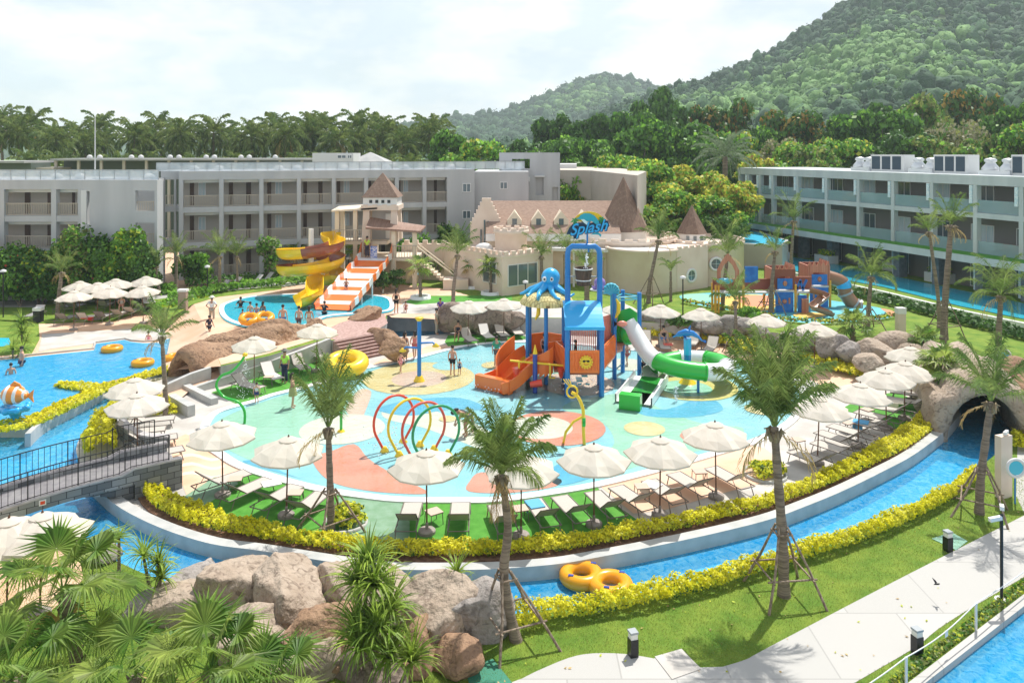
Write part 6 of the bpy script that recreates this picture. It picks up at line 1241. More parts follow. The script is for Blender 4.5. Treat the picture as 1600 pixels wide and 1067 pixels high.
b = MB(); pts = [(-.5,-.9),(.5,-.9),(.62,.2),(.45,.75),(0,.95),(-.45,.75),(-.62,.2)]; b.ext(pts, (6.08,41.05,2.75), (.8,-.6,0), (.25,.1,.96), .12); part(b, 'entry_panel', p_grn, T)
b = MB(); b.ball((6.2,40.85,2.3), .5, 12, 0, (1,.8,1.1)); part(b, 'entry_hood', p_grn, T)
b = MB(); trough(b, [(7.25,39.95,.3),(7.0,39.4,.18),(6.4,38.0,.12),(5.75,36.4,.12)], 1.65, .34, .07); part(b, 'exit_chute', p_wh, T)
b = MB(); pts = [Vector(p) for p in [(7.25,39.95,.315),(7.0,39.4,.195),(6.4,38.0,.135),(5.75,36.4,.135)]]
for i in range(3):
    s = Vector((.92,-.39,0))*.5; b.add([pts[i]-s,pts[i]+s,pts[i+1]+s,pts[i+1]-s],[[3,2,1,0],[0,1,2,3]])
part(b, 'chute_floor', p_grn, T)
b = MB(); e0, e1 = G(967,640,0), G(1000,644,0); Fq = Fac(e0, e1); Fq.box(b, 0, Fq.L*1.0, -.5, 0, 0, .72); part(b, 'end_box', p_grn, T)
part(MB().tube([(9.3,38.35,0),(9.3,38.35,.7)], .07, 7), 'support_leg', p_blue, T); part(MB().tube([(10.8,41.2,0),(10.8,41.2,.5)], .07, 7), 'support_leg', p_blue, T)
# dolphin spout post
def dolphin(mb, c, s, az=0):
    m = Matrix.Rotation(az, 3, 'Z'); f = lambda x,y,z: Vector(c)+m@Vector((x*s,y*s,z*s))
    mb.tube([f(-1.0,0,-.12),f(-.8,0,-.02),f(-.55,0,.12),(f(-.1,0,.26)),f(.35,0,.2),f(.75,0,-.05),f(1.0,0,-.3)], [.04*s,.07*s,.2*s,.26*s,.2*s,.1*s,.04*s], 10)
    mb.add([f(-.05,-.03,.45),f(.2,-.03,.42),f(.22,0,.8),f(-.05,.03,.45),f(.2,.03,.42)],[[0,1,2],[4,3,2],[0,2,3],[1,4,2]])
    mb.add([f(.95,0,-.25),f(1.3,-.35,-.3),f(1.15,0,-.42),f(1.3,.35,-.3)],[[0,1,2,3],[3,2,1,0]])
    for sg in (-1,1): mb.add([f(-.35,sg*.15,.05),f(-.1,sg*.18,.02),f(-.05,sg*.55,-.2)],[[0,1,2],[2,1,0]])
c = Vector((9.12,39.9,0)); D = rt('dolphin_spout', 'tall blue dolphin water post rising inside the green tube slide loop', 'water spout', c)
b = MB(); b.lathe([(.5,0),(.34,.15),(.18,.35)], c, 12); part(b, 'base', p_yel, D); part(MB().tube([c+Vector((0,0,.3)), c+Vector((0,0,2.2))], [.17,.2], 10), 'post', p_blue, D); part(MB().tube([c+Vector((0,0,1.5)), c+Vector((0,0,2.35))], .2, 10), 'collar', p_lblue, D)
b = MB(); dolphin(b, c+Vector((0,0,2.45)), .75, R(-10)); part(b, 'dolphin', p_blue, D)
# navy pole with small buckets
c = G(836,614,0); D = rt('bucket_pole', 'navy post with yellow arms and small red buckets in front of the orange panels', 'water toy', c)
part(MB().tube([c, c+Vector((0,0,1.95))], .12, 10), 'post', p_navy, D); b = MB(); b.tube([c+Vector((-1.25,0,1.62)), c+Vector((1.55,0,1.35))], .055, 7); b.tube([c+Vector((.75,0,1.4)),c+Vector((.75,0,.75)),c+Vector((1.0,0,.75))], .05, 6); b.tube([c+Vector((-.8,0,1.55)),c+Vector((-.8,0,1.2))],.05,6); part(b, 'arm', p_yel, D)
for dx, z in ((1.3,.75),(-.95,.75)): b = MB(); b.lathe([(.07,0),(.2,.5)], c+Vector((dx,0,z)), 12); o = part(b, 'bucket', p_red, D)
b = MB(); b.tube([c+Vector((-.25,-.12,.45)), c+Vector((.35,-.12,.55))], [.14,.2], 9); part(b, 'red_nozzle', p_red, D); b = MB(); b.lathe([(.12,0),(.09,.15),(.02,.45)], c+Vector((0,0,1.95)), 8); part(b, 'flame_top', p_yel, D)
# blue tall spout post
c = G(655,596,0); D = rt('spout_post', 'slim blue water post with yellow cap on the orange circle', 'water spout', c)
b = MB(); b.lathe([(.32,0),(.25,.12),(.17,.3)], c, 14); part(b, 'base', p_yel, D); part(MB().tube([c+Vector((0,0,.25)), c+Vector((0,0,3.2))], .11, 12), 'post', p_blue, D); b = MB(); b.lathe([(.1,3.15),(.22,3.3),(.24,3.34),(.02,3.36)], c, 14); part(b, 'cap', p_yel, D)
for sg, z in ((-1,1.75),(1,2.0)): b = MB(); b.tube([c+Vector((0,0,z)), c+Vector((sg*.7,0,z+.05)), c+Vector((sg*.85,0,z-.1))], .05, 7); o = part(b, 'arm', p_blue, D); b = MB(); b.lathe([(.04,.12),(.2,-.02),(.18,-.06)], c+Vector((sg*.87,0,z-.12)), 10); b.build('funnel', p_yel, o)
# green curved spout
a = G(382,662,0); Yg = a.y; D = rt('curved_spout', 'thin green S shaped water spout at the left rim of the splash pool', 'water spout', a)
pts = smooth_poly([a+Vector((0,0,-.02)), a+Vector((0,0,.55)), Hh(372,628,Yg), Hh(350,620,Yg+.1), Hh(338,603,Yg+.2), Hh(345,588,Yg+.2), Hh(362,580,Yg+.1), Hh(376,566,Yg), Hh(382,556,Yg)], 4, False); part(MB().tube(pts, .06, 8), 'pipe', p_grn, D); part(MB().ball(Hh(383,554,Yg), .12, 9, 0, (1,1,.8)), 'nozzle', p_yel, D)
b = MB(); rg = np.random.default_rng(8)
for k in range(150): t_ = rg.random(); p = Hh(383,560,Yg)+Vector((rg.normal(0,.35)*t_, rg.normal(0,.3)*t_-.1*t_, -1.8*t_)); b.ball(p, rg.uniform(.008,.022), 4)
o = part(b, 'spray', m_spray, D); o['kind'] = 'stuff'
# small yellow-green post behind the left turf palm
c = G(533,675,0); D = rt('green_post', 'thin green water post with yellow foot behind the left turf palm', 'water spout', c); part(MB().tube([c, c+Vector((0,0,2.1))], .06, 8), 'post', p_grn, D); b = MB(); b.lathe([(.2,0),(.12,.1)], c, 10); part(b, 'base', p_yel, D)
# four rainbow arches
for k, (f0, f1, zt, mt, lb) in enumerate([((601,706),(630,691),2.15,p_red,'red water arch, leftmost of the four'),((624,713),(656,697),2.15,p_yel,'yellow water arch, second of the four'),((646,719),(678,704),2.15,M('p_redpink',(.80,.12,.08),.3),'red water arch between the yellow and green ones'),((663,726),(700,711),2.15,glossy('p_dkgreen',(.02,.30,.10)),'green water arch, rightmost of the four')]):
    A_, B_ = G(*f0,0), G(*f1,0); C_ = (A_+B_)/2; d = (B_-A_)/2; D = rt('water_arch', lb, 'water arch', C_, 'row of arches on the splash pool')
    d = d+Vector((.35,.0,0)); pts = [A_]+[C_+d*(1.12*math.cos(a))+Vector((0,0,1.1+1.0*math.sin(a)))for a in np.linspace(R(205),R(-25),22)]+[B_]; part(MB().tube(pts, .055, 8), 'arch', mt, D)
    for q in (A_, B_): b = MB(); b.lathe([(.2,0),(.13,.12),(.07,.22)], q, 10); part(b, 'foot', p_yel, D)
# yellow insect figure
c = G(913,695,0); D = rt('yellow_figure', 'yellow pipe figure with looped head and green bands bending over the pink circle', 'water spout', c)
Yq = c.y; pts = smooth_poly([c, Hh(911,660,Yq), Hh(911,640,Yq), Hh(903,620,Yq), Hh(893,613,Yq)], 4, False); b = MB(); b.tube(pts, .07, 8); b.tube([G(880,693,0), Hh(884,675,Yq), Hh(896,659,Yq), Hh(910,651,Yq)], .055, 7)
hc = Hh(894,612,Yq); b.tube([hc+Vector((.22*math.cos(a),0,.24*math.sin(a))) for a in np.linspace(0,2*math.pi,16,endpoint=False)], .04, 6, closed=True)
for dx in (-.28,-.18,-.08): b.tube([hc+Vector((dx*.4,0,.22)), hc+Vector((dx,0,.4)), hc+Vector((dx-.08,0,.52))], .022, 5)
part(b, 'pipe', p_yel, D); b = MB()
for z in (.55,.7): b.tube([Hh(912,660,Yq)+Vector((0,0,z-.7)), Hh(912,660,Yq)+Vector((0,0,z-.5))], .085, 8)
part(b, 'green_band', p_grn, D)
# fish fountain at the left edge
c = Hh(24,655,33.5); D = rt('fish_fountain', 'orange and white striped fish figure on a blue shell bowl at the left edge', 'water spout', Vector((c.x,c.y,-.27)))
FZ = Vector((c.x,c.y,1.0)); mf = glossy('p_fishorange', (.90,.30,.04))
b = MB(); b.lathe([(.22,-1.3),(.16,-.6),(.3,-.25)], FZ, 12); part(b, 'column', p_lblue, D)
b = MB(); b.lathe([(.15,-.4),(.5,-.28),(.62,-.08),(.55,-.02),(.1,-.15)], FZ, 18)
for k in range(7): a = k*.9; b.ball(FZ+Vector((.5*math.cos(a),.5*math.sin(a),-.15)), .16, 8)
part(b, 'shell_bowl', p_lblue, D)
b = MB(); fb_ = FZ+Vector((-.05,0,.4)); b.tube([fb_+Vector((x,0,z)) for x,z in ((-.55,-.02),(-.5,0),(-.3,.02),(0,.03),(.3,0),(.5,-.02),(.6,0))], [.06,.2,.37,.43,.32,.16,.1], 14); Fh = part(b, 'fish', mf, D)
for x, r_ in ((-.18,.425),(.18,.39),(.45,.2)): b = MB(); b.tube([fb_+Vector((x-.06,0,.02)), fb_+Vector((x+.06,0,.015))], [r_+.012,r_+.004], 14); b.build('white_band', p_wh, Fh)
b = MB(); b.ext([(-.25,.38),(.0,.62),(.25,.5),(.35,.3)], fb_, (1,0,0), (0,0,1), .06); b.ext([(.55,0),(.85,.25),(.8,-.05),(.85,-.3)], fb_, (1,0,0), (0,0,1), .06); b.build('fin', mf, Fh)
for sg in (-1,1): b = MB(); b.ball(fb_+Vector((-.42,sg*.22,.1)), .07, 8); e = b.build('eye', p_wh, Fh); MB().ball(fb_+Vector((-.45,sg*.27,.1)), .04, 6).build('pupil', p_black, e)
# ---- slide tower ----
T = rt('slide_tower', 'beige slide tower with a brown shingle pyramid roof, canopies and stairs', 'slide tower', Vector((-10.5,64.5,ZU)))
tc_ = Hh(598,0,64.8); tx, ty = tc_.x, tc_.y
b = MB(); b.lathe([(2.15,8.25),(.05,10.25)], (tx,ty,0), 4, a0=R(45), a1=R(405), smooth=False); part(b, 'pyramid_roof', c_shing, T)
b = MB(); b.box(tx-1.4,tx+1.4,ty-1.4,ty+1.4,7.6,8.27); o = part(b, 'white_band', c_frame, T)
for q in (-.75,-.25,.25,.75): b = MB(); b.box(tx+q-.12,tx+q+.12,ty-1.45,ty-1.405,7.8,8.05); b.build('small_window', c_dark, o)
b = MB(); b.box(tx-1.55,tx+1.55,ty-1.5,ty+1.5,7.2,7.6); cren_line(Fac(Vector((tx-1.55,ty-1.5,0)),Vector((tx+1.55,ty-1.5,0))), b, 0, 3.1, -.2, 0, 7.6, .08, .4); part(b, 'parapet', c_sand, T)
for sx_ in (-1,1):
    for sy_ in (-1,1):
        b = MB(); x = tx+sx_*1.15; y = ty+sy_*1.1; w0, w1 = .36, .24; b.add([(x-w0,y-w0,4.6),(x+w0,y-w0,4.6),(x+w0,y+w0,4.6),(x-w0,y+w0,4.6),(x-w1,y-w1,7.2),(x+w1,y-w1,7.2),(x+w1,y+w1,7.2),(x-w1,y+w1,7.2)],[[0,1,5,4],[1,2,6,5],[2,3,7,6],[3,0,4,7]]); part(b, 'tapered_pier', c_sand, T)
b = MB(); b.box(tx-.95,tx+.95,ty+.3,ty+.5,4.6,7.2); part(b, 'cabin_wall', c_gr, T); b = MB(); b.box(tx+.2,tx+.75,ty+.22,ty+.295,4.7,6.8); part(b, 'cabin_door', c_frame, T)
b = MB(); b.box(tx-1.6,tx-.6,ty-1.3,ty+1.4,ZU-.1,4.6); b.box(tx-.6,tx+3.1,ty-.2,ty+1.2,ZU-.1,3.4); part(b, 'tower_base', c_sand, T)
b = MB(); b.box(tx-4.0,tx+.6,ty-1.2,ty+1.2,4.35,4.62); part(b, 'upper_deck', c_sand2, T)
b = MB(); b.box(tx-.7,tx+3.2,ty-2.6,ty+1.2,3.2,3.42); part(b, 'lower_deck', c_sand2, T)
for x, y, z in ((tx-3.6,ty-1.0,7.3),(tx-2.1,ty-1.0,7.3),(tx-3.6,ty+1.0,7.3),(tx+1.3,ty-2.4,5.75),(tx+3.0,ty-2.4,5.6)):
    b = MB(); b.box(x-.17,x+.17,y-.17,y+.17,ZU-.1 if x > tx-3 or y > ty else 4.5,z); part(b, 'canopy_post', c_sand2, T)
m_croof = M('c_canopy', (.24,.14,.10), .6, (.32,.20,.15), scale=2, stretch=(8,.3,1))
b = MB(); b.add([(tx-4.0,ty-1.5,7.2),(tx-.2,ty-1.5,7.45),(tx-.2,ty+1.4,7.6),(tx-4.0,ty+1.4,7.35),(tx-4.0,ty-1.5,7.08),(tx-.2,ty-1.5,7.3),(tx-.2,ty+1.4,7.45),(tx-4.0,ty+1.4,7.2)],[[0,1,2,3],[7,6,5,4],[0,4,5,1],[3,0,4,7][::-1],[1,5,6,2]]); part(b, 'canopy', c_sand2, T)
b = MB(); b.add([(tx-.9,ty-2.9,5.95),(tx+3.5,ty-2.9,5.65),(tx+3.7,ty-.6,5.85),(tx-.9,ty-.9,6.6),(tx-.9,ty-2.9,5.8),(tx+3.5,ty-2.9,5.5),(tx+3.7,ty-.6,5.7),(tx-.9,ty-.9,6.45)],[[0,1,2,3],[7,6,5,4],[0,4,5,1],[0,3,7,4],[1,5,6,2]])
part(b, 'canopy', m_croof, T)
ft = Fac(Vector((tx-4.0,ty-1.2,0)), Vector((tx-.9,ty-1.2,0))); b = MB(); slats(ft, b, .0, ft.L-.0, 0, 4.62, 5.6, .2); part(b, 'railing', c_rail, T)
ft = Fac(Vector((tx+1.0,ty-2.6,0)), Vector((tx+3.2,ty-2.6,0))); b = MB(); slats(ft, b, .2, ft.L, 0, 3.42, 4.45, .2); part(b, 'railing', c_rail, T)
b = MB()
for k in range(12): b.box(tx+3.2+.26*k,tx+3.5+.26*k,ty-2.4,ty-1.2,ZU-.1 if k > 8 else 3.3-.2*(k+1)-.12,3.42-.2*(k+1)); 
part(b, 'stairs', c_sand2, T)
for y in (ty-2.45,ty-1.15): b = MB(); b.tube([(tx+3.1,y,4.4),(tx+6.3,y,1.95),(tx+6.3,y,1.0)], .06, 6); part(b, 'handrail', c_sand2, T)
b = MB(); b.box(tx+5.4,tx+7.4,ty-3.4,ty-1.6,ZU-.1,ZU+.8); part(b, 'stair_block', c_sand, T)
b = MB(); b.box(tx-1.35,tx-.75,ty-1.345,ty-1.31,3.5,4.5); part(b, 'notice_board', M('c_notice', (.30,.10,.07), .6, (.6,.5,.4), scale=9), T); b = MB(); b.box(tx-.55,tx-.0,ty-2.66,ty-2.61,3.45,4.4); part(b, 'notice_board', M('c_notice2', (.05,.15,.5), .6, (.7,.7,.75), scale=7), T)
# wide wavy lane slide
T = rt('wide_slide', 'wide wavy slide with orange and white bands dropping from the tower into the round pool', 'slide', Hh(520,482,54.3))
s_top = Vector((tx-.1,ty-2.6,3.45)); s_bot = G(520,484,1.12); K_ = 12; W_ = 2.5
pts = []
for k in range(K_*3+1):
    t = k/(K_*3); p = s_top.lerp(s_bot, t); p.z = 3.45-(3.45-1.12)*t + .11*math.sin(t*math.pi*2*4.5)*(1-t*.5); pts.append(p)
mis = [(0 if (k//3) % 2 == 0 else 1) for k in range(K_*3)]
b = MB(); trough(b, pts, W_, .42, .08, mis=mis); part(b, 'slide_lane', [p_wh, p_or], T)
b = MB(); d_ = (pts[1]-pts[0]).normalized(); s_ = Vector((0,0,1)).cross(d_).normalized()
for sg in (-1,1):
    q = pts[0]+s_*sg*(W_/2+.05); b = MB(); b.add([q+Vector((0,0,-.1)), pts[2]+s_*sg*(W_/2+.05)+Vector((0,0,0)), pts[2]+s_*sg*(W_/2+.05)+Vector((0,0,.5)), q+Vector((0,0,1.15)), q+Vector((0,.5,1.2)), q+Vector((0,.5,-.1))], [[0,1,2,3,4,5],[5,4,3,2,1,0]]); part(b, 'entry_wing', p_or, T)
for t in (8,18,27):
    for sg in (-1,1): q = pts[t]+s_*sg*W_/2; part(MB().tube([(q.x,q.y,.95),(q.x,q.y,q.z)], .06, 6), 'support_leg', p_wh, T)
# yellow and brown spiral slide
cx_, cy_ = Hh(486,0,60.2).x, 60.2; T = rt('spiral_slide', 'yellow and brown spiral slide turning twice around a white pole', 'slide', (cx_,cy_,ZU))
part(MB().tube([(cx_,cy_,ZU-.2),(cx_,cy_,6.0)], .2, 12), 'centre_pole', p_wh, T)
hp = [Vector((tx-3.4,ty-.6,4.75)), Vector((tx-4.3,ty-1.1,4.7))]; r0 = 2.0
n = 50
for k in range(n): a = R(55)-R(16.2)*k*1.0; hp.append(Vector((cx_+r0*math.cos(a), cy_+r0*math.sin(a), 4.62-.057*k)))
ex = [Vector((cx_+.9,cy_-2.3,1.85)), G(492,468,1.5), G(468,481,1.15)]
hp = smooth_poly(hp+ex, 2, False); mis = [(1 if (k//11) % 3 == 1 else 0) for k in range(len(hp)-1)]
b = MB(); trough(b, [q-Vector((0,0,.15)) for q in hp[:-6]]+hp[-6:], 1.2, .8, .05, mis=mis); part(b, 'slide_trough', [p_yel, p_brn], T)
for z, a in ((4.2,-.6),(3.4,-.6),(2.6,-.4),(3.9,2.4),(3.0,2.4)): b = MB(); b.tube([(cx_,cy_,z-.1),(cx_+1.6*math.cos(a*1.6),cy_+1.6*math.sin(a*1.6),z)], .07, 6); part(b, 'support_arm', p_wh, T)
# ---- toy castle playground ----
T = rt('toy_castle', 'colourful toy castle climbing frame with turrets, brick patterns and slides', 'play structure', G(1265,490,ZU))
m_cbr = M('t_brick', (.50,.19,.12), .7, (.58,.27,.18), brick=((.28,.09,.06), 4.0, .02, .5, .3)); m_cbl = M('t_blue', (.02,.14,.50), .5, (.03,.20,.6), scale=3); m_cor = M('t_orange', (.75,.40,.05), .5)
def tower(u0, u1, v, dpt, z1, name='castle_tower'):
    c0 = G(u0,v,ZU); x0 = c0.x; x1_ = (u1-UC)*c0.y/F; y0 = c0.y; y1 = y0+dpt; f = Fac(Vector((x0,y0,0)), Vector((x1_,y0,0))); g = Fac(Vector((x0,y0,0)),Vector((x0,y1,0)))
    b = MB(); holes(b, f, .12, f.L-.12, -.1, 0, 2.55, z1, [(f.L*.25,f.L*.75,2.55,z1-.5)]); b.box(x0,x0+.1,y0,y1,2.55,z1); b.box(x1_-.1,x1_,y0,y1,2.55,z1); b.box(x0,x1_,y1-.1,y1,2.9,z1)
    for k in range(5): 
        x = x0+(x1_-x0)*(k+.1)/5; w = (x1_-x0)/7; b.add([(x,y0-.01,z1),(x+w*1.2,y0-.01,z1),(x+w*.6,y0-.01,z1+.3),(x,y0+.1,z1),(x+w*1.2,y0+.1,z1),(x+w*.6,y0+.1,z1+.3)],[[0,1,2],[5,4,3],[0,2,5,3],[1,4,5,2]])
        yy = y0+(y1-y0)*(k+.1)/5; w = (y1-y0)/7; b.add([(x1_,yy,z1),(x1_,yy+w*1.2,z1),(x1_,yy+w*.6,z1+.3),(x1_-.1,yy,z1),(x1_-.1,yy+w*1.2,z1),(x1_-.1,yy+w*.6,z1+.3)],[[0,1,2],[5,4,3],[0,2,5,3],[1,4,5,2]])
    part(b, name, m_cbr, T)
    b = MB(); b.box(x0+.14,x1_-.14,y0-.03,y0-.005,ZU,2.4); o = part(b, 'blue_panel', m_cbl, T); b = MB(); w = (x1_-x0)
    for z in (1.6,): 
        for q in (.22,.68): b.box(x0+w*q,x0+w*q+.08*w,y0-.06,y0-.032,z,z+.4)
    b.ball((x0+w*.5,y0-.05,1.75), .17, 8, 0, (1,.3,1)); b.build('painted_window', m_cbr, o)
    b = MB(); b.box(x0+.25,x1_-.25,y0-.125,y0-.102,2.6,z1-.6); o = part(b, 'blue_arch_panel', m_cbl, T); b = MB(); b.ball((x0+w*.5,y0-.14,3.0), .16, 8, 0, (1,.3,1.2)); b.build('painted_window', m_cbr, o)
    for x, y in ((x0,y0),(x1_,y0),(x0,y1),(x1_,y1)): part(MB().tube([(x,y,ZU-.05),(x,y,2.9)], .09, 7), 'post', m_cor, T)
    b = MB(); b.box(x0,x1_,y0,y1,2.4,2.52); part(b, 'deck', c_wh, T); return x0, x1_, y0, y1
ta = tower(1208,1243,488,1.9,3.95); tb = tower(1262,1297,480,1.8,3.95)
x0 = ta[1]; b = MB(); b.box(x0+.05,tb[0]-.05,ta[2]+.9,ta[2]+1.0,2.45,3.3); part(b, 'bridge_wall', m_cbr, T); b = MB(); b.box(x0+.05,tb[0]-.05,ta[2]+.0,ta[2]+.9,2.3,2.45); part(b, 'bridge_deck', c_wh, T)
b = MB(); b.box(x0+.1,x0+.7,ta[2]-.2,ta[2]-.1,ZU,2.2); part(b, 'blue_panel', m_cbl, T); b = MB(); b.box(x0+.3,x0+.75,ta[2]-.4,ta[2]-.3,1.0,2.0); part(b, 'low_wall', m_cbr, T)
for q in range(4): b = MB(); b.cbox((x0+.1+.2*q,ta[2]+.2,2.8+.1*(q%2)), (.16,.06,.7), ry=R(25 if q % 2 else -20)); part(b, 'blue_slat', m_cbl, T)
b = MB(); l0 = ta[0]-4.0; b.box(l0,ta[0],ta[2]+.6,ta[2]+.7,2.45,3.2); part(b, 'bridge_wall', m_cbr, T); b = MB(); b.box(l0,ta[0],ta[2]-.2,ta[2]+.6,2.3,2.42); part(b, 'bridge_deck', c_wh, T)
for x in (l0,l0+1.9,l0+.2): 
    for y in (ta[2]-.2,ta[2]+.7): part(MB().tube([(x,y,ZU-.05),(x,y,2.9)], .08, 7), 'post', m_cor, T)
b = MB(); aa = [(-.75,0),(-.75,1.2),(-.45,1.8),(0,2.35),(.45,1.8),(.75,1.2),(.75,0),(.5,0),(.5,1.1),(.3,1.55),(0,1.85),(-.3,1.55),(-.5,1.1),(-.5,0)]; b.ext(aa, (l0+.9,ta[2],2.7), (1,0,0), (0,0,1), .12); part(b, 'pointed_arch', m_cbr, T)
b = MB(); b.cbox((l0+2.5,ta[2],3.6), (.9,.1,1.1)); part(b, 'blue_board', m_cbl, T); b = MB(); b.ball((l0+.6,ta[2]-.3,3.2), .6, 10, 0, (1,.5,.35)); part(b, 'blue_canopy', p_cy, T)
m_cop = glossy('t_copper', (.30,.15,.08)); st_ = Vector((tb[1]+.1,tb[2]+.6,3.05)); en = Hh(1348,480,54.5)
P_t = smooth_poly([st_, st_+Vector((.9,-.3,-.35)), st_.lerp(en,.5)+Vector((0,0,-.1)), en+Vector((-.5,.2,.12)), en], 4, False); b = MB(); b.tube(P_t, .48, 14, caps=False); o = part(b, 'tube_slide', m_cop, T)
MB().tube(P_t[4:7], .51, 14).build('blue_section', p_lblue, o)
for k in (8,12,15): t = (P_t[k+1]-P_t[k-1]).normalized() if k < len(P_t)-1 else Vector((1,0,0)); MB().tube([P_t[k]-t*.06,P_t[k]+t*.06], .54, 14).build('joint_ring', c_rgf, o)
for c_ in o.children: pass
b = MB(); sl = smooth_poly([(x0+.9,ta[2]-.1,2.4),(x0+1.8,ta[2]-.5,2.1),(x0+1.2,ta[2]-1.1,1.75),(x0+.7,ta[2]-1.5,1.5),(x0+1.3,ta[2]-1.9,1.25),(x0+1.7,ta[2]-2.0,1.12)], 4, False); trough(b, sl, .6, .32, .04); part(b, 'curved_slide', m_cop, T)
part(MB().tube([(P_t[9].x,P_t[9].y,ZU),(P_t[9].x,P_t[9].y,P_t[9].z)], .05, 6), 'support_leg', c_rgf, T)
for o in bpy.data.objects:
    if o.parent == T and o.name.startswith('tube_slide'):
        pass
# ================= rocks =================
from mathutils import noise as mn
ICO = {4: ico(4), 5: ico(5)}
def rockmat(n, c1, c2, c3):
    if n in MATS: return MATS[n]
    m = M(n, c1, .85, c2, scale=.9, bump=1, bscale=6, bdist=.1, detail=9, lo=.3, hi=.7)
    nt = m.node_tree; N = nt.nodes; L = nt.links; b = N['Principled BSDF']; src = b.inputs['Base Color'].links[0].from_socket
    v = N.new('ShaderNodeTexNoise'); v.inputs['Scale'].default_value = 3.5; v.inputs['Detail'].default_value = 9; v.inputs['Distortion'].default_value = 1.5; tc = N.new('ShaderNodeTexCoord'); L.new(tc.outputs['Object'], v.inputs['Vector'])
    r = N.new('ShaderNodeValToRGB'); r.color_ramp.elements[0].position = .52; r.color_ramp.elements[1].position = .66; r.color_ramp.elements[0].color = (0,0,0,1); r.color_ramp.elements[1].color = (.75,)*3+(1,); L.new(v.outputs['Fac'], r.inputs[0])
    mx = N.new('ShaderNodeMixRGB'); L.new(r.outputs[0], mx.inputs[0]); L.new(src, mx.inputs[1]); mx.inputs[2].default_value = tuple(c3)+(1,); L.new(mx.outputs[0], b.inputs['Base Color']); return m
r_tan = rockmat('r_tan', (.33,.25,.185), (.50,.41,.325), (.16,.115,.085)); r_gr = rockmat('r_grey', (.26,.23,.21), (.40,.36,.33), (.14,.12,.11)); r_br = rockmat('r_brown', (.27,.155,.09), (.42,.27,.17), (.13,.075,.05)); r_dk = rockmat('r_dark', (.20,.15,.12), (.33,.26,.21), (.10,.07,.06))
def rock(label, c, d, seed, mat=None, group=None, rz=0, planes=9, k=4, rough=.07, name='boulder', lo=.62, hi=.95):
    rg = np.random.default_rng(seed); V, Fc = ICO[k]; V = V.copy()
    for _ in range(planes):
        n = rg.normal(0,1,3); n /= np.linalg.norm(n); dd = rg.uniform(lo, hi); q = V@n; e = np.maximum(q-dd, 0); V -= (e*.93)[:,None]*n
    o3 = rg.uniform(-50,50,3)
    for i in range(len(V)):
        p = Vector(V[i]*1.6+o3); h = mn.fractal(p, .9, 2.1, 5)*rough + abs(mn.noise(p*1.9))*rough*.6
        V[i] *= 1+h
    V = V*np.array(d); b = MB(); b.add([tuple(x) for x in V], Fc, 0, True)
    o = b.build(name, mat or r_tan, None, c, rz); tag(o, label, 'boulder', group); return o
RK = 'boulders beside the river in the foreground'
FR = [(-10,992,1.0,.9,.5,'x')]
for (u,v,Y,w,h,dp,sd,mt,lb) in [(355,905,20.6,1.05,.75,.9,1,r_tan,'pale rounded boulder with the highest top on the left of the foreground group'),(455,930,20.2,1.35,1.0,1.1,2,r_tan,'largest pale foreground boulder with a smooth sunlit top'),(535,905,21.0,.95,.7,.9,3,r_tan,'pale boulder at the river edge behind the big strap leaf plant'),
    (310,915,21.2,.8,.45,.8,4,r_gr,'flat greyish boulder at the left end of the foreground group'),(285,950,20.0,.9,.5,.8,5,r_tan,'low pinkish boulder above the fan palms'),(400,985,18.9,1.1,.85,.9,6,r_tan,'sloping tan boulder in front of the largest pale one'),(500,1000,18.6,1.0,1.0,.9,7,r_br,'dark sided brown boulder left of the big strap leaf plant'),
    (620,935,20.2,.95,.7,.9,8,r_tan,'tan boulder right behind the big strap leaf plant'),(690,975,19.3,1.05,.95,.95,9,r_tan,'square topped tan boulder left of the single strap leaf plant'),(745,985,19.3,.75,.85,.8,10,r_gr,'grey brown boulder nearest the curved palm trunk'),(650,1015,18.4,1.0,.75,.7,11,r_br,'brown shadowed boulder low in the bottom centre'),
    (705,1040,18.1,.75,.5,.6,12,r_br,'smooth brown foot boulder beside the green mat'),(570,1050,17.8,.9,.7,.7,13,r_dk,'dark boulder behind the low strap leaf plant'),(470,1060,17.7,.8,.6,.6,14,r_tan,'small tan boulder at the bottom edge'),(230,960,20.0,.7,.4,.6,15,r_gr,'small grey boulder hidden among the fan palms'),(765,950,20.6,.5,.35,.5,16,r_br,'small brown boulder at the river edge by the curved palm'),(160,880,22.6,.5,.28,.4,17,r_gr,'small bluish stone at the pool edge far left')]:
    p = Hh(u,v,Y); rock(lb, (p.x,p.y,max(.1,p.z-h*.4)), (w*1.35,dp*1.3,h*1.3), sd, mt, RK, sd*.7, k=5 if w > .9 else 4, planes=16, rough=.13, lo=.45, hi=.85)
CV = 'brown artificial rocks around the left cave'
for (u,v,z,w,h,dp,sd,lb,rz) in [(352,562,.5,1.6,1.35,1.1,32,'large brown rock directly right of the cave mouth',.35),(322,545,.9,1.3,1.0,1.0,39,'brown rock behind the cave mouth',.35),(405,546,.7,3.3,1.5,1.2,34,'long brown rock ridge between the cave and the stone steps',.52),(445,528,1.0,2.4,1.15,1.1,35,'sloping brown rock under the double float',.5),(486,520,1.0,1.3,.9,.8,36,'smooth brown rock at the right end of the cave ridge',.3),(375,535,1.0,2.0,1.1,1.1,38,'brown rock hump behind the long ridge',.4),(332,583,.25,1.0,.5,.5,37,'low brown rock at the foot of the cave ridge beside the ramp',.3)]:
    p = G(u,v,z); rock(lb, (p.x,p.y,z-.1), (w,dp,h), sd, r_br, CV, rz, k=5, planes=14, rough=.22, lo=.45, hi=.85)
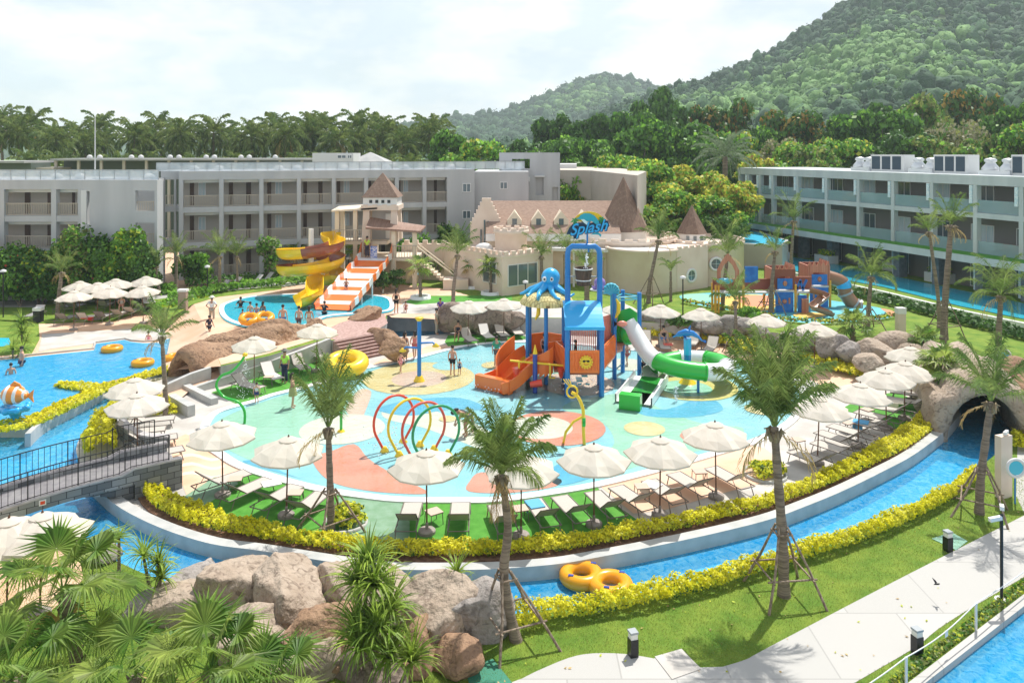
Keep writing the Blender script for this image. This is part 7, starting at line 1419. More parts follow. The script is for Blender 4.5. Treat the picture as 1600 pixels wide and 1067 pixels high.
for (u,v,w,h,dp,sd,lb) in [(575,500,1.3,1.0,.9,41,'big brown rock at the top of the wide stone steps'),(597,525,1.1,.9,.8,42,'brown rock halfway down beside the stone steps'),(612,545,.9,.65,.7,43,'rounded brown rock at the foot of the stone steps'),(560,492,.8,.7,.7,44,'small brown rock behind the one topping the steps')]:
    p = G(u,v+14,.3); rock(lb, (p.x,p.y,.7), (w*1.1,dp*1.1,h*1.2), sd, r_br, 'brown rocks beside the stone steps', planes=14, rough=.2, lo=.45, hi=.85)
for (u,v,w,h,dp,sd,lb) in [(706,510,.9,1.0,.8,51,'dark rock at the left end of the waterfall group'),(728,505,.9,1.15,.8,52,'dark rock under the left of the two parasols behind the splash pool'),(757,500,1.0,1.15,.8,53,'tall dark rock between the two parasols behind the splash pool'),(786,500,.9,1.1,.8,54,'dark rock under the right of the two parasols behind the splash pool'),(806,506,.7,.8,.7,55,'dark rock right of the waterfall group'),(693,520,.6,.5,.6,56,'small dark rock by the river wall near the khaki man')]:
    p = G(u,525,0); rock(lb, (p.x,p.y+.6,.95), (w*1.3,dp,h*1.15), sd, r_dk, 'dark waterfall rocks behind the loungers', planes=12, lo=.5, hi=.8)
gs = [(1015,500,.9,.5),(1042,503,.9,.55),(1066,506,.7,.5),(1088,508,.9,.6),(1110,512,1.0,.6),(1140,512,1.2,.7),(1165,514,.8,.6),(1188,522,.7,.5),(1245,538,.8,.6),(1270,535,1.0,.7),(1305,545,1.1,.75),(1328,552,.8,.6),(1230,532,.6,.4)]
for i, (u,v,w,h) in enumerate(gs):
    p = G(u,v,ZU); rock('low grey rock, %s from the left in the row behind the back river' % ordn(i), (p.x,p.y,ZU+.1), (w,.6,h), 60+i, r_gr, 'grey rock row behind the back river')
for (u,v,w,h,sd,lb) in [(1370,552,1.3,1.0,81,'striped tan boulder on the mound right of the fan palm'),(1400,545,1.5,1.1,82,'largest striped tan boulder at the top of the mound'),(1430,555,1.1,.8,83,'tan boulder on the right slope of the mound'),(1355,566,.8,.6,84,'small tan boulder low on the mound above the brick wall'),(1450,575,1.2,.9,85,'tan rock between the mound and the tunnel'),(1480,580,1.2,.8,86,'tan rock behind the right fan palm'),(1585,582,1.5,.9,87,'tan rock above the right tunnel at the photo edge'),(1530,590,1.3,.6,88,'flat tan rock topping the right tunnel'),(1620,620,1.4,1.3,89,'tan rock beyond the right tunnel at the photo edge')]:
    p = G(u,v+6,.8); rock(lb, (p.x,p.y,.9), (w,1.0,h), sd, r_tan if sd < 85 else r_br, 'tan rocks of the right tunnel and mound')
# tunnel arch
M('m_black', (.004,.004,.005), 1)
def tunnel(label, c, rx, rz, th, depth, ang, mat, seed=1, n=28):
    t = thing('rock_tunnel', label, 'rock tunnel', c, ang); b = MB(); K = 10; o3 = Vector((seed*7.3,0,0))
    def ring(y, r1, r2, nz):
        out = []
        for k in range(n+1):
            a = math.pi*1.12*k/n-.06*math.pi; p = Vector((-math.cos(a)*r1, y, math.sin(a)*r2)); h = 1+nz*mn.fractal(p*1.1+o3, .9, 2.1, 4); out.append(Vector((p.x*h, p.y+(.12*mn.noise(p*2)), p.z*h)))
        return out
    rings = [ring(depth, rx, rz, .0)]+[ring(depth*q/4, rx, rz, .03) for q in (3,2,1)]+[ring(.05, rx, rz, .05), ring(-.12, rx+th*.25, rz+th*.22, .12), ring(-.1, rx+th*.7, rz+th*.65, .18), ring(.15, rx+th, rz+th, .22), ring(.8, rx+th*1.15, rz+th*1.0, .25), ring(1.6, rx+th*1.15, rz+th*.9, .25), ring(depth, rx+th*1.1, rz+th*.8, .2)]
    vs = [p for r in rings for p in r]; m = n+1; b.add(vs, [[i*m+k, i*m+k+1, (i+1)*m+k+1, (i+1)*m+k] for i in range(len(rings)-1) for k in range(n)], 0, True); b.build('rock_shell', mat, t); b = MB(); b.ext([(-math.cos(a)*rx*1.02, math.sin(a)*rz*1.02) for a in np.linspace(0,math.pi,16)], (0,depth-.1,0), (1,0,0), (0,0,1), .2); b.build('tunnel_dark_cap', MATS['m_black'], t); return t  # black cap at the back stands in for the darkness inside the tunnel
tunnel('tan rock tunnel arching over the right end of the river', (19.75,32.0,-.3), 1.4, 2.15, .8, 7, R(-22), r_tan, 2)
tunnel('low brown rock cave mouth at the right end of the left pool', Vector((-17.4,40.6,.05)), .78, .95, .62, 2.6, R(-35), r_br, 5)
b = MB(); p = G(1350,578,0); q = G(1402,572,0); f = Fac(p, q); f.box(b, 0, f.L, -.3, 0, 0, .95); b.build('brick_wall', M('m_brickwall', (.36,.17,.11), .85, (.48,.28,.2), brick=((.2,.14,.12), 3, .02, .5, .25))); tag(bpy.data.objects['brick_wall'], 'low reddish brick wall at the foot of the boulder mound', 'wall')
b = MB()
for k in range(4): s0 = G(1375+8*k,584-3*k,0); b.prism([(s0.x,s0.y),(s0.x+1.6,s0.y+.2),(s0.x+1.6,s0.y+.6),(s0.x,s0.y+.4)], 0, .18*(k+1))
tag(b.build('stone_steps', MATS['m_redstone']), 'small reddish steps partly hidden by the topmost right parasol', 'steps')
# ================= bridge =================
m_clad = M('m_clad', (.10,.11,.12), .8, (.34,.35,.35), brick=((.05,.05,.055), 1.15, .012, .4, .25), vert=True); m_clad2 = M('m_cladtop', (.40,.38,.40), .8, (.50,.48,.48), scale=4)
Bt = thing('footbridge', 'arched footbridge clad in dark grey stone with black railings at the left', 'bridge', (-14.5,25.6,0))
NA, NB = Vector((-11.9,27.6,0)), Vector((-18.6,22.2,0)); dN = (NB-NA).normalized(); wN = Vector((dN.y,-dN.x,0))  # towards the far side
if wN.y < 0: wN = -wN
def bz(s): return .72+.28*math.sin(math.pi*min(1,max(0,s)))-.62*s
LB = (NB-NA).length; n = 22
def bp(s, w, z): p = NA+dN*(s*LB)+wN*w; return Vector((p.x,p.y,z))
b = MB()
for i in range(n):
    s0, s1 = i/n, (i+1)/n
    def bot(s): return -1.2 if s < .16 or s > .86 else min(bz(s)-.16, -.3+.9*math.sin(math.pi*(s-.16)/.70)**.6)
    z0b, z1b = bot(s0+1e-6), bot(s1-1e-6)
    for w0, w1 in ((0,1.75),): 
        b.add([bp(s0,w0,z0b),bp(s1,w0,z1b),bp(s1,w0,bz(s1)),bp(s0,w0,bz(s0)),bp(s0,w1,z0b),bp(s1,w1,z1b),bp(s1,w1,bz(s1)),bp(s0,w1,bz(s0))],[[0,1,2,3],[7,6,5,4],[0,4,5,1]])
b.build('arch_side', m_clad, Bt, -Bt.location)
b = MB()
for i in range(n): s0, s1 = i/n, (i+1)/n; b.add([bp(s0,0,bz(s0)+.004),bp(s1,0,bz(s1)+.004),bp(s1,1.75,bz(s1)+.004),bp(s0,1.75,bz(s0)+.004)],[[0,1,2,3],[3,2,1,0]])
b.build('deck', m_clad2, Bt, -Bt.location)
for w in (-.18, 1.75):
    b = MB(); zt = lambda s: bz(s)+ (.30 if s < .22 else .16)
    for i in range(n):
        s0, s1 = i/n, (i+1)/n; z0 = -1.2 if s0 < .14 or s0 > .86 else bz(s0)-.2; z1 = -1.2 if s1 < .14+1/n or s1 > .86 else bz(s1)-.2
        if w > 1 : z0, z1 = bz(s0)-.15, bz(s1)-.15
        b.add([bp(s0,w,z0),bp(s1,w,z1),bp(s1,w,zt(s1)),bp(s0,w,zt(s0)),bp(s0,w+.18,z0),bp(s1,w+.18,z1),bp(s1,w+.18,zt(s1)),bp(s0,w+.18,zt(s0))],[[0,1,2,3],[7,6,5,4],[3,2,6,7],[0,4,5,1]]+([[0,3,7,4]] if i == 0 else []))
    b.build('parapet', m_clad, Bt, -Bt.location)
    b = MB()
    for i in range(n): s0, s1 = i/n, (i+1)/n; b.add([bp(s0,w-.03,zt(s0)+.003),bp(s1,w-.03,zt(s1)+.003),bp(s1,w+.21,zt(s1)+.003),bp(s0,w+.21,zt(s0)+.003),bp(s0,w-.03,zt(s0)+.06),bp(s1,w-.03,zt(s1)+.06),bp(s1,w+.21,zt(s1)+.06),bp(s0,w+.21,zt(s0)+.06)],[[7,6,5,4],[4,5,6,7],[0,1,5,4],[2,3,7,6]])
    b.build('capping', m_clad2, Bt, -Bt.location)
    b = MB(); wv = w+.09; N_ = 46
    for k in range(N_+1): s = .05+.95*k/N_; h = .95; b.tube([bp(s,wv,zt(s)), bp(s,wv,zt(s)+h)], .022 if k % 8 == 0 else .011, 4)
    b.tube([bp(.05+.95*k/20,wv,zt(.05+.95*k/20)+.95) for k in range(21)], .02, 5); b.tube([bp(.05+.95*k/20,wv,zt(.05+.95*k/20)+.1) for k in range(21)], .014, 5); b.build('railing', M('m_iron', (.02,.02,.022), .5), Bt, -Bt.location)
b = MB(); q = Hh(141,756,25.3); b.cbox(bp(.50,-.2,.72), (.2,.02,.18), rz=math.atan2(dN.y,dN.x)); o = b.build('notice_plate', p_wh, Bt, -Bt.location); b = MB(); b.cbox(bp(.50,-.215,.72), (.13,.012,.1), rz=math.atan2(dN.y,dN.x)); b.build('red_mark', p_red, o)
b = MB(); q = smooth_poly([G(182,664,0), G(186,684,0), G(205,700,0), G(232,708,0), G(262,708,0)], 5, False); band(q, offset_line(q,.28), -.1, .62, b); o = b.build('stone_wall', m_clad); tag(o, 'low curved striped stone wall between the yellow bush and the left loungers', 'wall'); b = MB(); band(offset_line(q,-.03), offset_line(q,.31), .622, .69, b); b.build('capping', m_clad2, o)
# ================= garden furniture =================
m_canv = M('m_canvas', (.76,.69,.60), .85, (.81,.75,.665), scale=1.5, trans=.22, bump=.05, bscale=90); m_pole2 = M('m_polebrown', (.14,.06,.03), .5); m_base = M('m_stonebase', (.28,.24,.22), .9, (.34,.30,.27), scale=6)
def make_parasol():
    t = thing('parasol', 'x', 'parasol', (0,0,0)); b = MB(); n = 8; r = 1.21; top = 2.58; vs = []; 
    rings = [(.16,top-.02),(.5,top-.15),(.9,top-.31),(r,top-.47)]
    for ri, (q, z) in enumerate(rings):
        for k in range(n*2):
            a = math.pi*k/n+.2; sag = 1 if k % 2 == 0 else math.cos(math.pi/n)*(1-.02*ri); vs.append((q*sag*math.cos(a), q*sag*math.sin(a), z-(0 if k % 2 == 0 else .012*ri*ri*.8)))
    m = n*2; fs = [[i*m+k, (i+1)*m+k, (i+1)*m+(k+1)%m, i*m+(k+1)%m] for i in range(3) for k in range(m)]
    base = len(vs); vs += [(vs[3*m+k][0]*.995, vs[3*m+k][1]*.995, vs[3*m+k][2]-.06) for k in range(m)]; fs += [[3*m+k, base+k, base+(k+1)%m, 3*m+(k+1)%m] for k in range(m)]
    b.add(vs, fs); b.build('canopy', m_canv, t)
    b = MB(); b.lathe([(.30,top-.05),(.2,top+.005),(.03,top+.05)], n=16, caps=False); b.build('vent_cap', m_canv, t)
    b = MB(); b.lathe([(.012,top+.02),(.035,top+.06),(.02,top+.1),(.004,top+.13)], n=8); b.build('finial', m_pole2, t)
    b = MB(); b.tube([(0,0,.1),(0,0,top)], .026, 8); b.build('pole', m_pole2, t)
    b = MB(); b.lathe([(.27,0),(.27,.1),(.24,.13),(.05,.14),(.045,.34),(.03,.35)], n=20, smooth=False); b.build('base', m_base, t)
    for k in range(n): a = 2*math.pi*k/n+.2; b = MB(); b.tube([(.03*math.cos(a),.03*math.sin(a),1.95),(.62*math.cos(a),.62*math.sin(a),top-.24)], .009, 4); b.tube([(.08*math.cos(a),.08*math.sin(a),top-.06),(r*.97*math.cos(a),r*.97*math.sin(a),top-.5)], .009, 4); b.build('rib', m_pole2, t)
    return t
PR = make_parasol()
def paras(u, v, z, lb, s=1.0): 
    p = G(u, v, z+2.68); o = place(PR, (p.x,p.y,z), (u*.37)%1.5, lb, 'cream parasols', (s*(.97+.0006*(u%97)),)*2+(s,)); o.rotation_euler.x = .03*math.sin(u*1.3); o.rotation_euler.y = .03*math.sin(v*2.1)
for u,v,z,lb in [(348,655,0,'cream parasol nearest the bridge among the front turf row'),(447,680,0,'cream parasol left of the turf palm'),(667,700,0,'cream parasol in front of the water arches'),(814,705,0,'cream parasol hidden behind the curved foreground palm'),(928,691,0,'cream parasol just right of the curved foreground palm'),(1031,679,0,'cream parasol below the small yellow circle'),(1119,657,0,'cream parasol directly left of the big foreground palm'),
    (1277,616,0,'cream parasol half behind the right side of the big foreground palm'),(1340,596,0,'cream parasol lowest in the stack on the right'),(1385,574,0,'cream parasol second lowest in the stack on the right'),(1413,562,0,'cream parasol second from the top of the stack on the right'),(1424,540,0,'cream parasol at the top of the stack on the right'),
    (1272,501,0,'cream parasol in front of the grey boulders right of the big palm crown'),(1197,489,0,'cream parasol below the toy castle'),(1096,480,0,'cream parasol above the dolphin spout'),(1031,474,0,'cream parasol right of the green slide entry'),(968,471,0,'cream parasol hidden behind the play structure posts'),(731,468,0,'shaded cream parasol left above the waterfall rocks'),(787,465,0,'shaded cream parasol right above the waterfall rocks'),
    (494,504,0,'cream parasol beside the stone steps'),(397,523,0,'cream parasol above the green S shaped spout'),(210,588,0,'rear one of the two overlapping parasols left of the ramp'),(215,612,0,'front one of the two overlapping parasols left of the ramp'),
    (115,453,ZL,'leftmost parasol of the back left cluster'),(171,446.5,ZL,'middle parasol in the front row of the back left cluster'),(224,445,ZL,'right parasol in the front row of the back left cluster'),(124,438,ZL,'leftmost parasol in the rear row of the back left cluster'),(180,434,ZL,'middle parasol in the rear row of the back left cluster'),(229,430,ZL,'rightmost and farthest parasol of the back left cluster'),(152,440,ZL,'hidden parasol between the rear ones of the back left cluster'),
    (10,806,0,'big foreground parasol cut by the left edge above the fan palms'),(62,800,0,'foreground parasol behind the one cut by the left edge')]:
    paras(u,v,z,lb)
m_sling = M('m_sling', (.46,.42,.38), .8, (.52,.48,.43), scale=30, bump=.1, bscale=120); m_slingw = M('m_slingwhite', (.68,.66,.63), .8); m_fr = M('m_lframe', (.20,.17,.15), .5, metal=.3); m_slingg = M('m_slinggrey', (.30,.29,.29), .8)
def make_lounger(sl, ang=38):
    t = thing('sun_lounger', 'x', 'sun lounger', (0,0,0)); W = .64; a = R(ang); hx = 1.22
    b = MB(); b.box(0,hx,-W/2+.03,W/2-.03,.345,.365); b.build('seat', sl, t)
    b = MB(); L_ = .74; e = Vector((hx+L_*math.cos(a),0,.36+L_*math.sin(a))); dx = Vector((math.sin(a),0,-math.cos(a)))*.01
    b.add([Vector((hx,y,.36))+q for y in (-W/2+.03,W/2-.03) for q in (dx,-dx)]+[e+Vector((0,y,0))+q for y in (-W/2+.03,W/2-.03) for q in (dx,-dx)], [[0,4,6,2],[1,3,7,5],[4,5,7,6],[0,2,3,1],[0,1,5,4],[2,6,7,3]]); b.build('backrest', sl, t)
    b = MB()
    for s in (-1,1): b.tube([(0,s*W/2,.355),(1.95,s*W/2,.355)], .022, 6); b.tube([(hx,s*(W/2-.01),.36),(e.x,s*(W/2-.01),e.z)], .018, 6)
    b.tube([(0,-W/2,.355),(0,W/2,.355)], .022, 6); b.tube([(1.95,-W/2,.355),(1.95,W/2,.355)], .02, 6); b.tube([(e.x,-W/2,e.z),(e.x,W/2,e.z)], .02, 6); b.tube([(1.62,-W/2+.03,.355),(1.5,-W/2+.03,.52)], .012, 5); b.tube([(1.62,W/2-.03,.355),(1.5,W/2-.03,.52)], .012, 5); b.build('frame', m_fr, t)
    for x, x2 in ((.16,.06),(1.72,1.88)):
        for s in (-1,1): b = MB(); b.tube([(x,s*W/2,.355),(x2,s*(W/2+.01),0)], .018, 6); b.build('leg', m_fr, t)
    return t
LG = make_lounger(m_sling); LW = make_lounger(m_slingw, 45); LK = make_lounger(m_slingg, 40)
def lng(uf, vf, uh, vh, lb, z=0, proto=None):
    f = G(uf,vf,z+.35); h = G(uh,vh,z+.35); rz = math.atan2(h.y-f.y, h.x-f.x); place(proto or LG, (f.x,f.y,z), rz, lb, 'sun loungers of the garden')
for q in [(387,737,322,758,'lounger on the turf nearest the bridge, left of the first parasol'),(421,748,372,770,'lounger just right of the first turf parasol pole'),(464,758,420,784,'lounger just left of the second turf parasol pole'),(505,769,470,797,'lounger between the second turf parasol and the turf palm'),
    (646,785,636,820,'lounger left of the parasol in front of the water arches'),(720,785,717,818,'lounger seen straight from behind, alone between parasol and curved palm'),(776,788,789,818,'lounger directly behind the curved palm trunk'),(833,780,855,812,'lounger just right of the pole behind the curved palm'),(874,775,903,805,'lounger at the middle of the turf, second right of the curved palm'),(926,768,956,797,'last lounger on the turf, by the parasol right of the curved palm'),
    (962,760,1000,786,'first lounger on the peach paving, left of its parasol pole'),(1014,750,1048,775,'lounger on the peach paving right of the pole below the yellow circle'),(1052,739,1092,763,'lounger on the peach paving halfway to the big foreground palm'),(1110,730,1150,752,'lounger left of the round bush by the big foreground palm'),
    (1238,704,1283,722,'lounger just right of the big palm trunk, lowest of the right rank'),(1272,690,1322,706,'second lounger of the right rank beside the single pole'),(1278,674,1328,691,'third lounger of the right rank counting upwards'),(1297,664,1350,680,'fourth lounger of the right rank counting upwards'),(1322,655,1373,668,'fifth lounger of the right rank counting upwards'),(1338,642,1390,655,'sixth lounger of the right rank, at the turf patch corner'),(1355,632,1407,643,'seventh lounger of the right rank, on the turf patch'),(1385,622,1433,629,'eighth lounger of the right rank, under the paired parasols'),(1392,611,1438,617,'topmost lounger of the right rank'),
    (273,652,222,657,'topmost lounger of the four beside the striped stone wall'),(259,669,212,674,'second lounger from the top beside the striped stone wall'),(277,681,230,688,'third lounger from the top beside the striped stone wall'),(287,700,246,708,'lowest lounger of the four next to the bridge end')]:
    lng(*q)
for q in [(436,592,407,576,'light lounger behind the green shirted man'),(408,606,372,598,'grey shaded lounger under the spray of the green spout'),(478,577,456,560,'dark lounger against the ramp wall'),(508,560,486,550,'lounger right under the parasol by the stone steps'),
    (740,533,716,517,'leftmost lounger before the waterfall rocks, with a seated person'),(767,528,744,511,'second lounger before the waterfall rocks'),(790,525,770,508,'third lounger before the waterfall rocks'),(812,522,798,505,'lounger before the waterfall rocks nearest the play structure'),(1040,545,1034,524,'lounger with a seated person behind the tube slide'),(1105,548,1122,530,'lounger right of the dolphin spout'),(1078,540,1090,524,'lounger behind the dolphin spout'),(1290,570,1300,555,'small lounger by the yellow hedge right of the big palm crown'),(1010,538,1008,520,'lounger just behind the green slide entry')]:
    lng(*q, proto=LW if 'second' in q[4] or 'light' in q[4] else LG)
for i, (u, v, k, lb) in enumerate([(104,505,LK,'grey lounger under the leftmost cluster parasol, front row'),(134,505,LW,'pale lounger second in the front row of the cluster'),(159,502,LK,'grey lounger third in the front row of the cluster'),(189,498,LG,'lounger fourth in the front row, with a sitting person'),(206,494,LG,'lounger fifth in the front row of the cluster'),(222,489,LK,'dark lounger at the right end of the cluster'),(101,487,LK,'grey lounger at the left end of the rear row of the cluster'),(117,486,LK,'grey lounger second in the rear row of the cluster'),(163,484,LG,'lounger in the middle of the rear row of the cluster')]):
    p = G(u,v,ZL); place(k, (p.x,p.y+1.0,ZL), R(-92+i%3*3), lb, 'sun loungers of the garden')
for u, v, z, k, rz, lb in [(385,447,ZU,LW,.9,'white lounger left of the other two on the path beyond the slide pool'),(402,443,ZU,LW,.9,'white lounger in the middle of three on the path beyond the slide pool'),(424,440,ZU,LG,.9,'beige lounger right of two white ones on the path beyond the slide pool'),(333,456,ZU,LK,1.0,'grey lounger at the foot of the two left palms'),(352,451,ZU,LK,1.0,'grey lounger between the two palms by the path'),(52,499,ZL,LK,1.6,'lone grey lounger on the grass at the far left')]:
    p = G(u,v,z); place(k, (p.x,p.y-.8,z), rz, lb, 'sun loungers of the garden')
def make_table():
    t = thing('side_table', 'x', 'side table', (0,0,0)); b = MB(); b.box(-.23,.23,-.23,.23,.39,.41); b.build('table_top', M('m_ttop', (.55,.42,.34), .7), t); b = MB()
    b.tube([(-.22,-.22,.38),(.22,-.22,.38),(.22,.22,.38),(-.22,.22,.38)], .014, 5, closed=True); b.build('frame', m_fr, t)
    for x in (-.2,.2):
        for y in (-.2,.2): b = MB(); b.tube([(x,y,.38),(x*1.1,y*1.1,0)], .014, 5); b.build('leg', m_fr, t)
    return t
ST = make_table()
for u, v, lb in [(368,756,'small table by the first turf parasol pole'),(462,778,'small table by the second turf parasol pole'),(678,808,'small table beside the pole in front of the water arches'),(813,803,'small table beside the pole behind the curved palm'),(1003,768,'small table between the first two loungers on the peach paving'),(1093,744,'small table left of the pole beside the big palm'),(1246,694,'small table at the lowest pole of the right rank'),(1324,667,'small table in the middle of the right rank'),(1355,646,'small table at the turf patch of the right rank'),(420,594,'small table behind the spray by the light lounger')]:
    p = G(u,v,.2); place(ST, (p.x,p.y,0), (u*.1)%.6, lb, 'small side tables between loungers')
# ---- swim rings ----
p_ring = M('p_ring', (.95,.42,.01), .3, spec=.5, coat=.2, trans=.1)
def ringf(name, label, loc, r=.42, rr=.17, rz=0, tilt=0, two=False, handles=True, mat=None, group=None):
    t = thing(name, label, 'swim ring', loc, rz, group); t.rotation_euler.x = tilt; b = MB()
    if two:
        for sg in (-1,1): b.tube([(sg*.46+.44*math.cos(a),.44*math.sin(a),rr*.8) for a in np.linspace(0,2*math.pi,32,endpoint=False)], rr, 14, closed=True)
        V_ = []; n = 0
        for k in range(n):    # outline of a figure eight raft
            a = 2*math.pi*k/n; x = math.cos(a)*(r+.42); y = math.sin(a)*(r*.98)*(1-.26*math.exp(-(math.cos(a)*2.3)**2)); V_.append((x,y,rr*.8))
    else: b.tube([(r*math.cos(a),r*math.sin(a),rr*.8) for a in np.linspace(0,2*math.pi,36,endpoint=False)], rr, 14, closed=True)
    b.build('tube', mat or p_ring, t)
    if handles:
        for x, y in ([(-.55,-r),(-.3,r),(.55,-r),(.6,r*.98)] if two else [(r,0),(-r,0)]): b = MB(); b.cbox((x,y*1.0,rr*1.72), (.15,.08,.05), rz=.3); b.build('handle', p_navy, t)
    return t
a = G(931,915,-.25); ringf('double_swim_ring', 'orange double swim ring with blue handles floating in the front river', a, .46, .2, R(-32), 0, True)
a = G(401,508,1.15); ringf('double_swim_ring', 'orange double swim ring tilted on the brown rocks by the slide pool', (a.x,a.y,1.45), .46, .2, R(22), R(20), True)
for u,v,lb in [(175,549,'single orange swim ring in the left pool, the upper one'),(223,571,'single orange swim ring in the left pool, the lower one'),(273,563,'orange swim ring half hidden by the cave rock')]: ringf('swim_ring', lb, G(u,v,ZL+.03), .42, .19, 0, 0, False, True, None, 'single orange swim rings')
a = G(541,585,.0); T = ringf('giant_ring', 'giant yellow ring with green dots lying behind the turf palm crown', (a.x,a.y,.3), .85, .38, 0, R(12), False, False, p_yel)
b = MB()
for k in range(9): q = 2*math.pi*k/9; b.ball((.85*math.cos(q)*1.15,.85*math.sin(q)*1.15,.55), .08, 8)
b.build('dots', p_grn, T)
# ---- lamps, bollards, signs, fence ----
def bollard(u, v, lb):
    t = thing('bollard_light', lb, 'bollard light', G(u,v,0), .3, 'black path bollards'); b = MB(); b.box(-.1,.1,-.1,.1,0,.42); b.build('post', p_black, t); b = MB(); b.box(-.085,.085,-.085,.085,.42,.55); b.build('lens', M('m_lens', (.75,.74,.7), .3), t); b = MB(); b.box(-.1,.1,-.1,.1,.55,.6); b.build('cap', c_rgf, t)
bollard(989,1024,'black bollard light on the lawn beside the bottom centre path'); bollard(1481,860,'black bollard light beside the pale green ground cover'); bollard(1433,1020,'black bollard light on the grass strip near the rope fence')
m_blk = MATS['m_iron']; t = thing('camera_pole', 'black pole with two white security cameras at the right edge', 'camera pole', G(1565,937,0)); b = MB(); b.tube([(0,0,0),(0,0,2.3)], .04, 8); b.build('pole', m_blk, t); b = MB(); b.lathe([(.18,0),(.17,.03)], n=12); b.build('foot', c_wh, t)
for az, z in ((R(185),2.2),(R(60),2.42)): b = MB(); b.cbox((math.cos(az)*.2,math.sin(az)*.2-.03,z), (.34,.1,.1), rz=az, ry=R(8)); b.build('camera', c_frame, t)
t = thing('rope_fence', 'thin white rope fence on short posts along the corner pool', 'rope fence', G(1416,1075,0)); ps = [G(1250,1180,0), G(1416,1078,0), G(1525,988,0), G(1660,880,0)]; 
for p in ps: b = MB(); b.cbox(p+Vector((0,0,.37)), (.045,.045,.74)); b.build('post', c_frame, t, -t.location)
b = MB(); rp2 = []
for i in range(3):
    for k in range(9): q = k/8; p = ps[i].lerp(ps[i+1], q); rp2.append(Vector((p.x,p.y,.74-.12*math.sin(math.pi*q))))
b.tube(rp2, .014, 5); b.build('rope', c_frame, t, -t.location); b = MB(); q = ps[1].lerp(ps[2],.55); b.cbox((q.x,q.y,.56), (.13,.01,.16), rz=.6); b.build('notice', c_frame, t, -t.location)
b = MB(); p = G(1568,776,0); b.box(-.27,.27,-.12,.12,0,2.15); o = b.build('beige_pillar', c_sand, None, p, R(20)); tag(o, 'plain beige pillar beside the right river end', 'pillar'); b = MB(); b.cbox((.05,-.05,2.25), (.35,.09,.1), rz=.4); b.tube([(0,0,2.15),(0,0,2.22)],.03,5); b.build('camera', c_frame, o)
def rsign(u, v, vt, z, lb, r=.26):
    p = G(u,v,z); h = (v-vt)*p.y/F; t = thing('round_sign', lb, 'sign', p); b = MB(); b.tube([(0,0,0),(0,0,h)], .03, 6); b.build('post', p_blue, t); b = MB(); b.lathe([(r*.8,-.012),(r*.8,.012)], n=24); o = b.build('sign_face', p_cy, t, (0,-.05,h)); o.rotation_euler = (R(90),0,0); b = MB(); b.tube([(r*math.cos(a),r*math.sin(a),0) for a in np.linspace(0,2*math.pi,24,endpoint=False)], r*.18, 5, closed=True); o = b.build('sign_rim', c_frame, t, (0,-.05,h)); o.rotation_euler = (R(90),0,0)
rsign(1586,787,730,0,'round pale blue sign on a blue post right of the beige pillar', .3); rsign(1568,577,556,ZU,'round blue sign standing on the back lawn at the right edge', .32); rsign(655,451,428,ZU,'small white and red round sign by the tower stairs', .15)
p = G(1407,519,ZU); b = MB(); b.box(-.24,.24,-.2,.2,0,1.45); o = b.build('beige_pillar', c_sand, None, p); tag(o, 'small beige pillar with a pale top on the back lawn', 'pillar'); b = MB(); b.box(-.26,.26,-.22,.22,1.15,1.5); b.build('pale_top', c_frame, o)
def lamp(u, v, vt, z, lb):
    p = G(u,v,z); h = (v-vt)*p.y/F; t = thing('garden_lamp', lb, 'garden lamp', p, 0, 'slim dark garden lamps'); b = MB(); b.tube([(0,0,0),(0,0,h)], .045, 6); b.build('post', m_blk, t); MB().lathe([(.2,h),(.2,h+.12),(.05,h+.18)], n=10).build('lamp_head', c_frame, t)
lamp(1067,492,435,ZU,'slim dark lamp post in front of the beige drum wall'); lamp(324,461,418,ZU,'slim dark lamp post left of the two palms by the path'); lamp(821,475,442,ZU,'short lamp post left of the octopus dome'); lamp(545,440,405,ZU,'dark post between the spiral and wide slides'); lamp(5,496,425,ZL,'slim dark lamp post at the far left edge')
t = thing('litter_bin', 'black and white litter bin on the grass at the left', 'bin', G(60,503,ZL)); b = MB(); b.box(-.25,.25,-.22,.22,0,.8); b.build('body', m_blk, t); b = MB(); b.box(-.28,.28,-.25,.25,.8,1.0); b.build('lid', c_frame, t)
p = G(286,484,.9); t = thing('shower_post', 'brown shower post with a white top beside the slide plaza', 'shower', p); b = MB(); b.box(-.28,.28,-.2,.2,-.4,1.3); b.build('post', M('m_show', (.36,.27,.22), .8), t); b = MB(); b.box(-.32,.32,-.24,.24,1.3,1.45); b.build('cap', c_frame, t)
for nm, pts, z, mt, lb in [('ground_cover',[(1456,842),(1487,832),(1512,846),(1494,860)],.012,M('m_gcover',(.22,.42,.32),.6),'pale green square ground cover beside the right bollard'),('green_mat',[(726,1045),(770,1030),(800,1067),(740,1090)],.012,M('m_gmat',(.04,.22,.14),.7),'dark green mat beside the brown foot boulder'),('concrete_lid',[(1023,1026.5),(1065,1014.5),(1095,1046),(1050,1062)],.016,m_greydeck,'square concrete lid set into the bottom centre path')]:
    P = GP(pts, 0); b = MB(); b.prism([(q.x,q.y) for q in P], .0, z+.01); tag(b.build(nm, mt), lb, nm.replace('_',' '))
t = thing('bird', 'small dark bird flying low over the pale path', 'bird', Hh(1463,912,20.5)); b = MB(); b.tube([(-.07,0,-.02),(-.02,0,0),(.05,0,0),(.09,0,.01)], [.004,.022,.025,.012], 7); b.build('body', p_black, t)
for sg in (-1,1): b = MB(); b.add([(.04,0,.01),(.02,sg*.07,.06),(-.04,sg*.15,.10),(-.03,0,.01)], [[0,1,2,3],[3,2,1,0]]); b.build('wing', p_black, t)
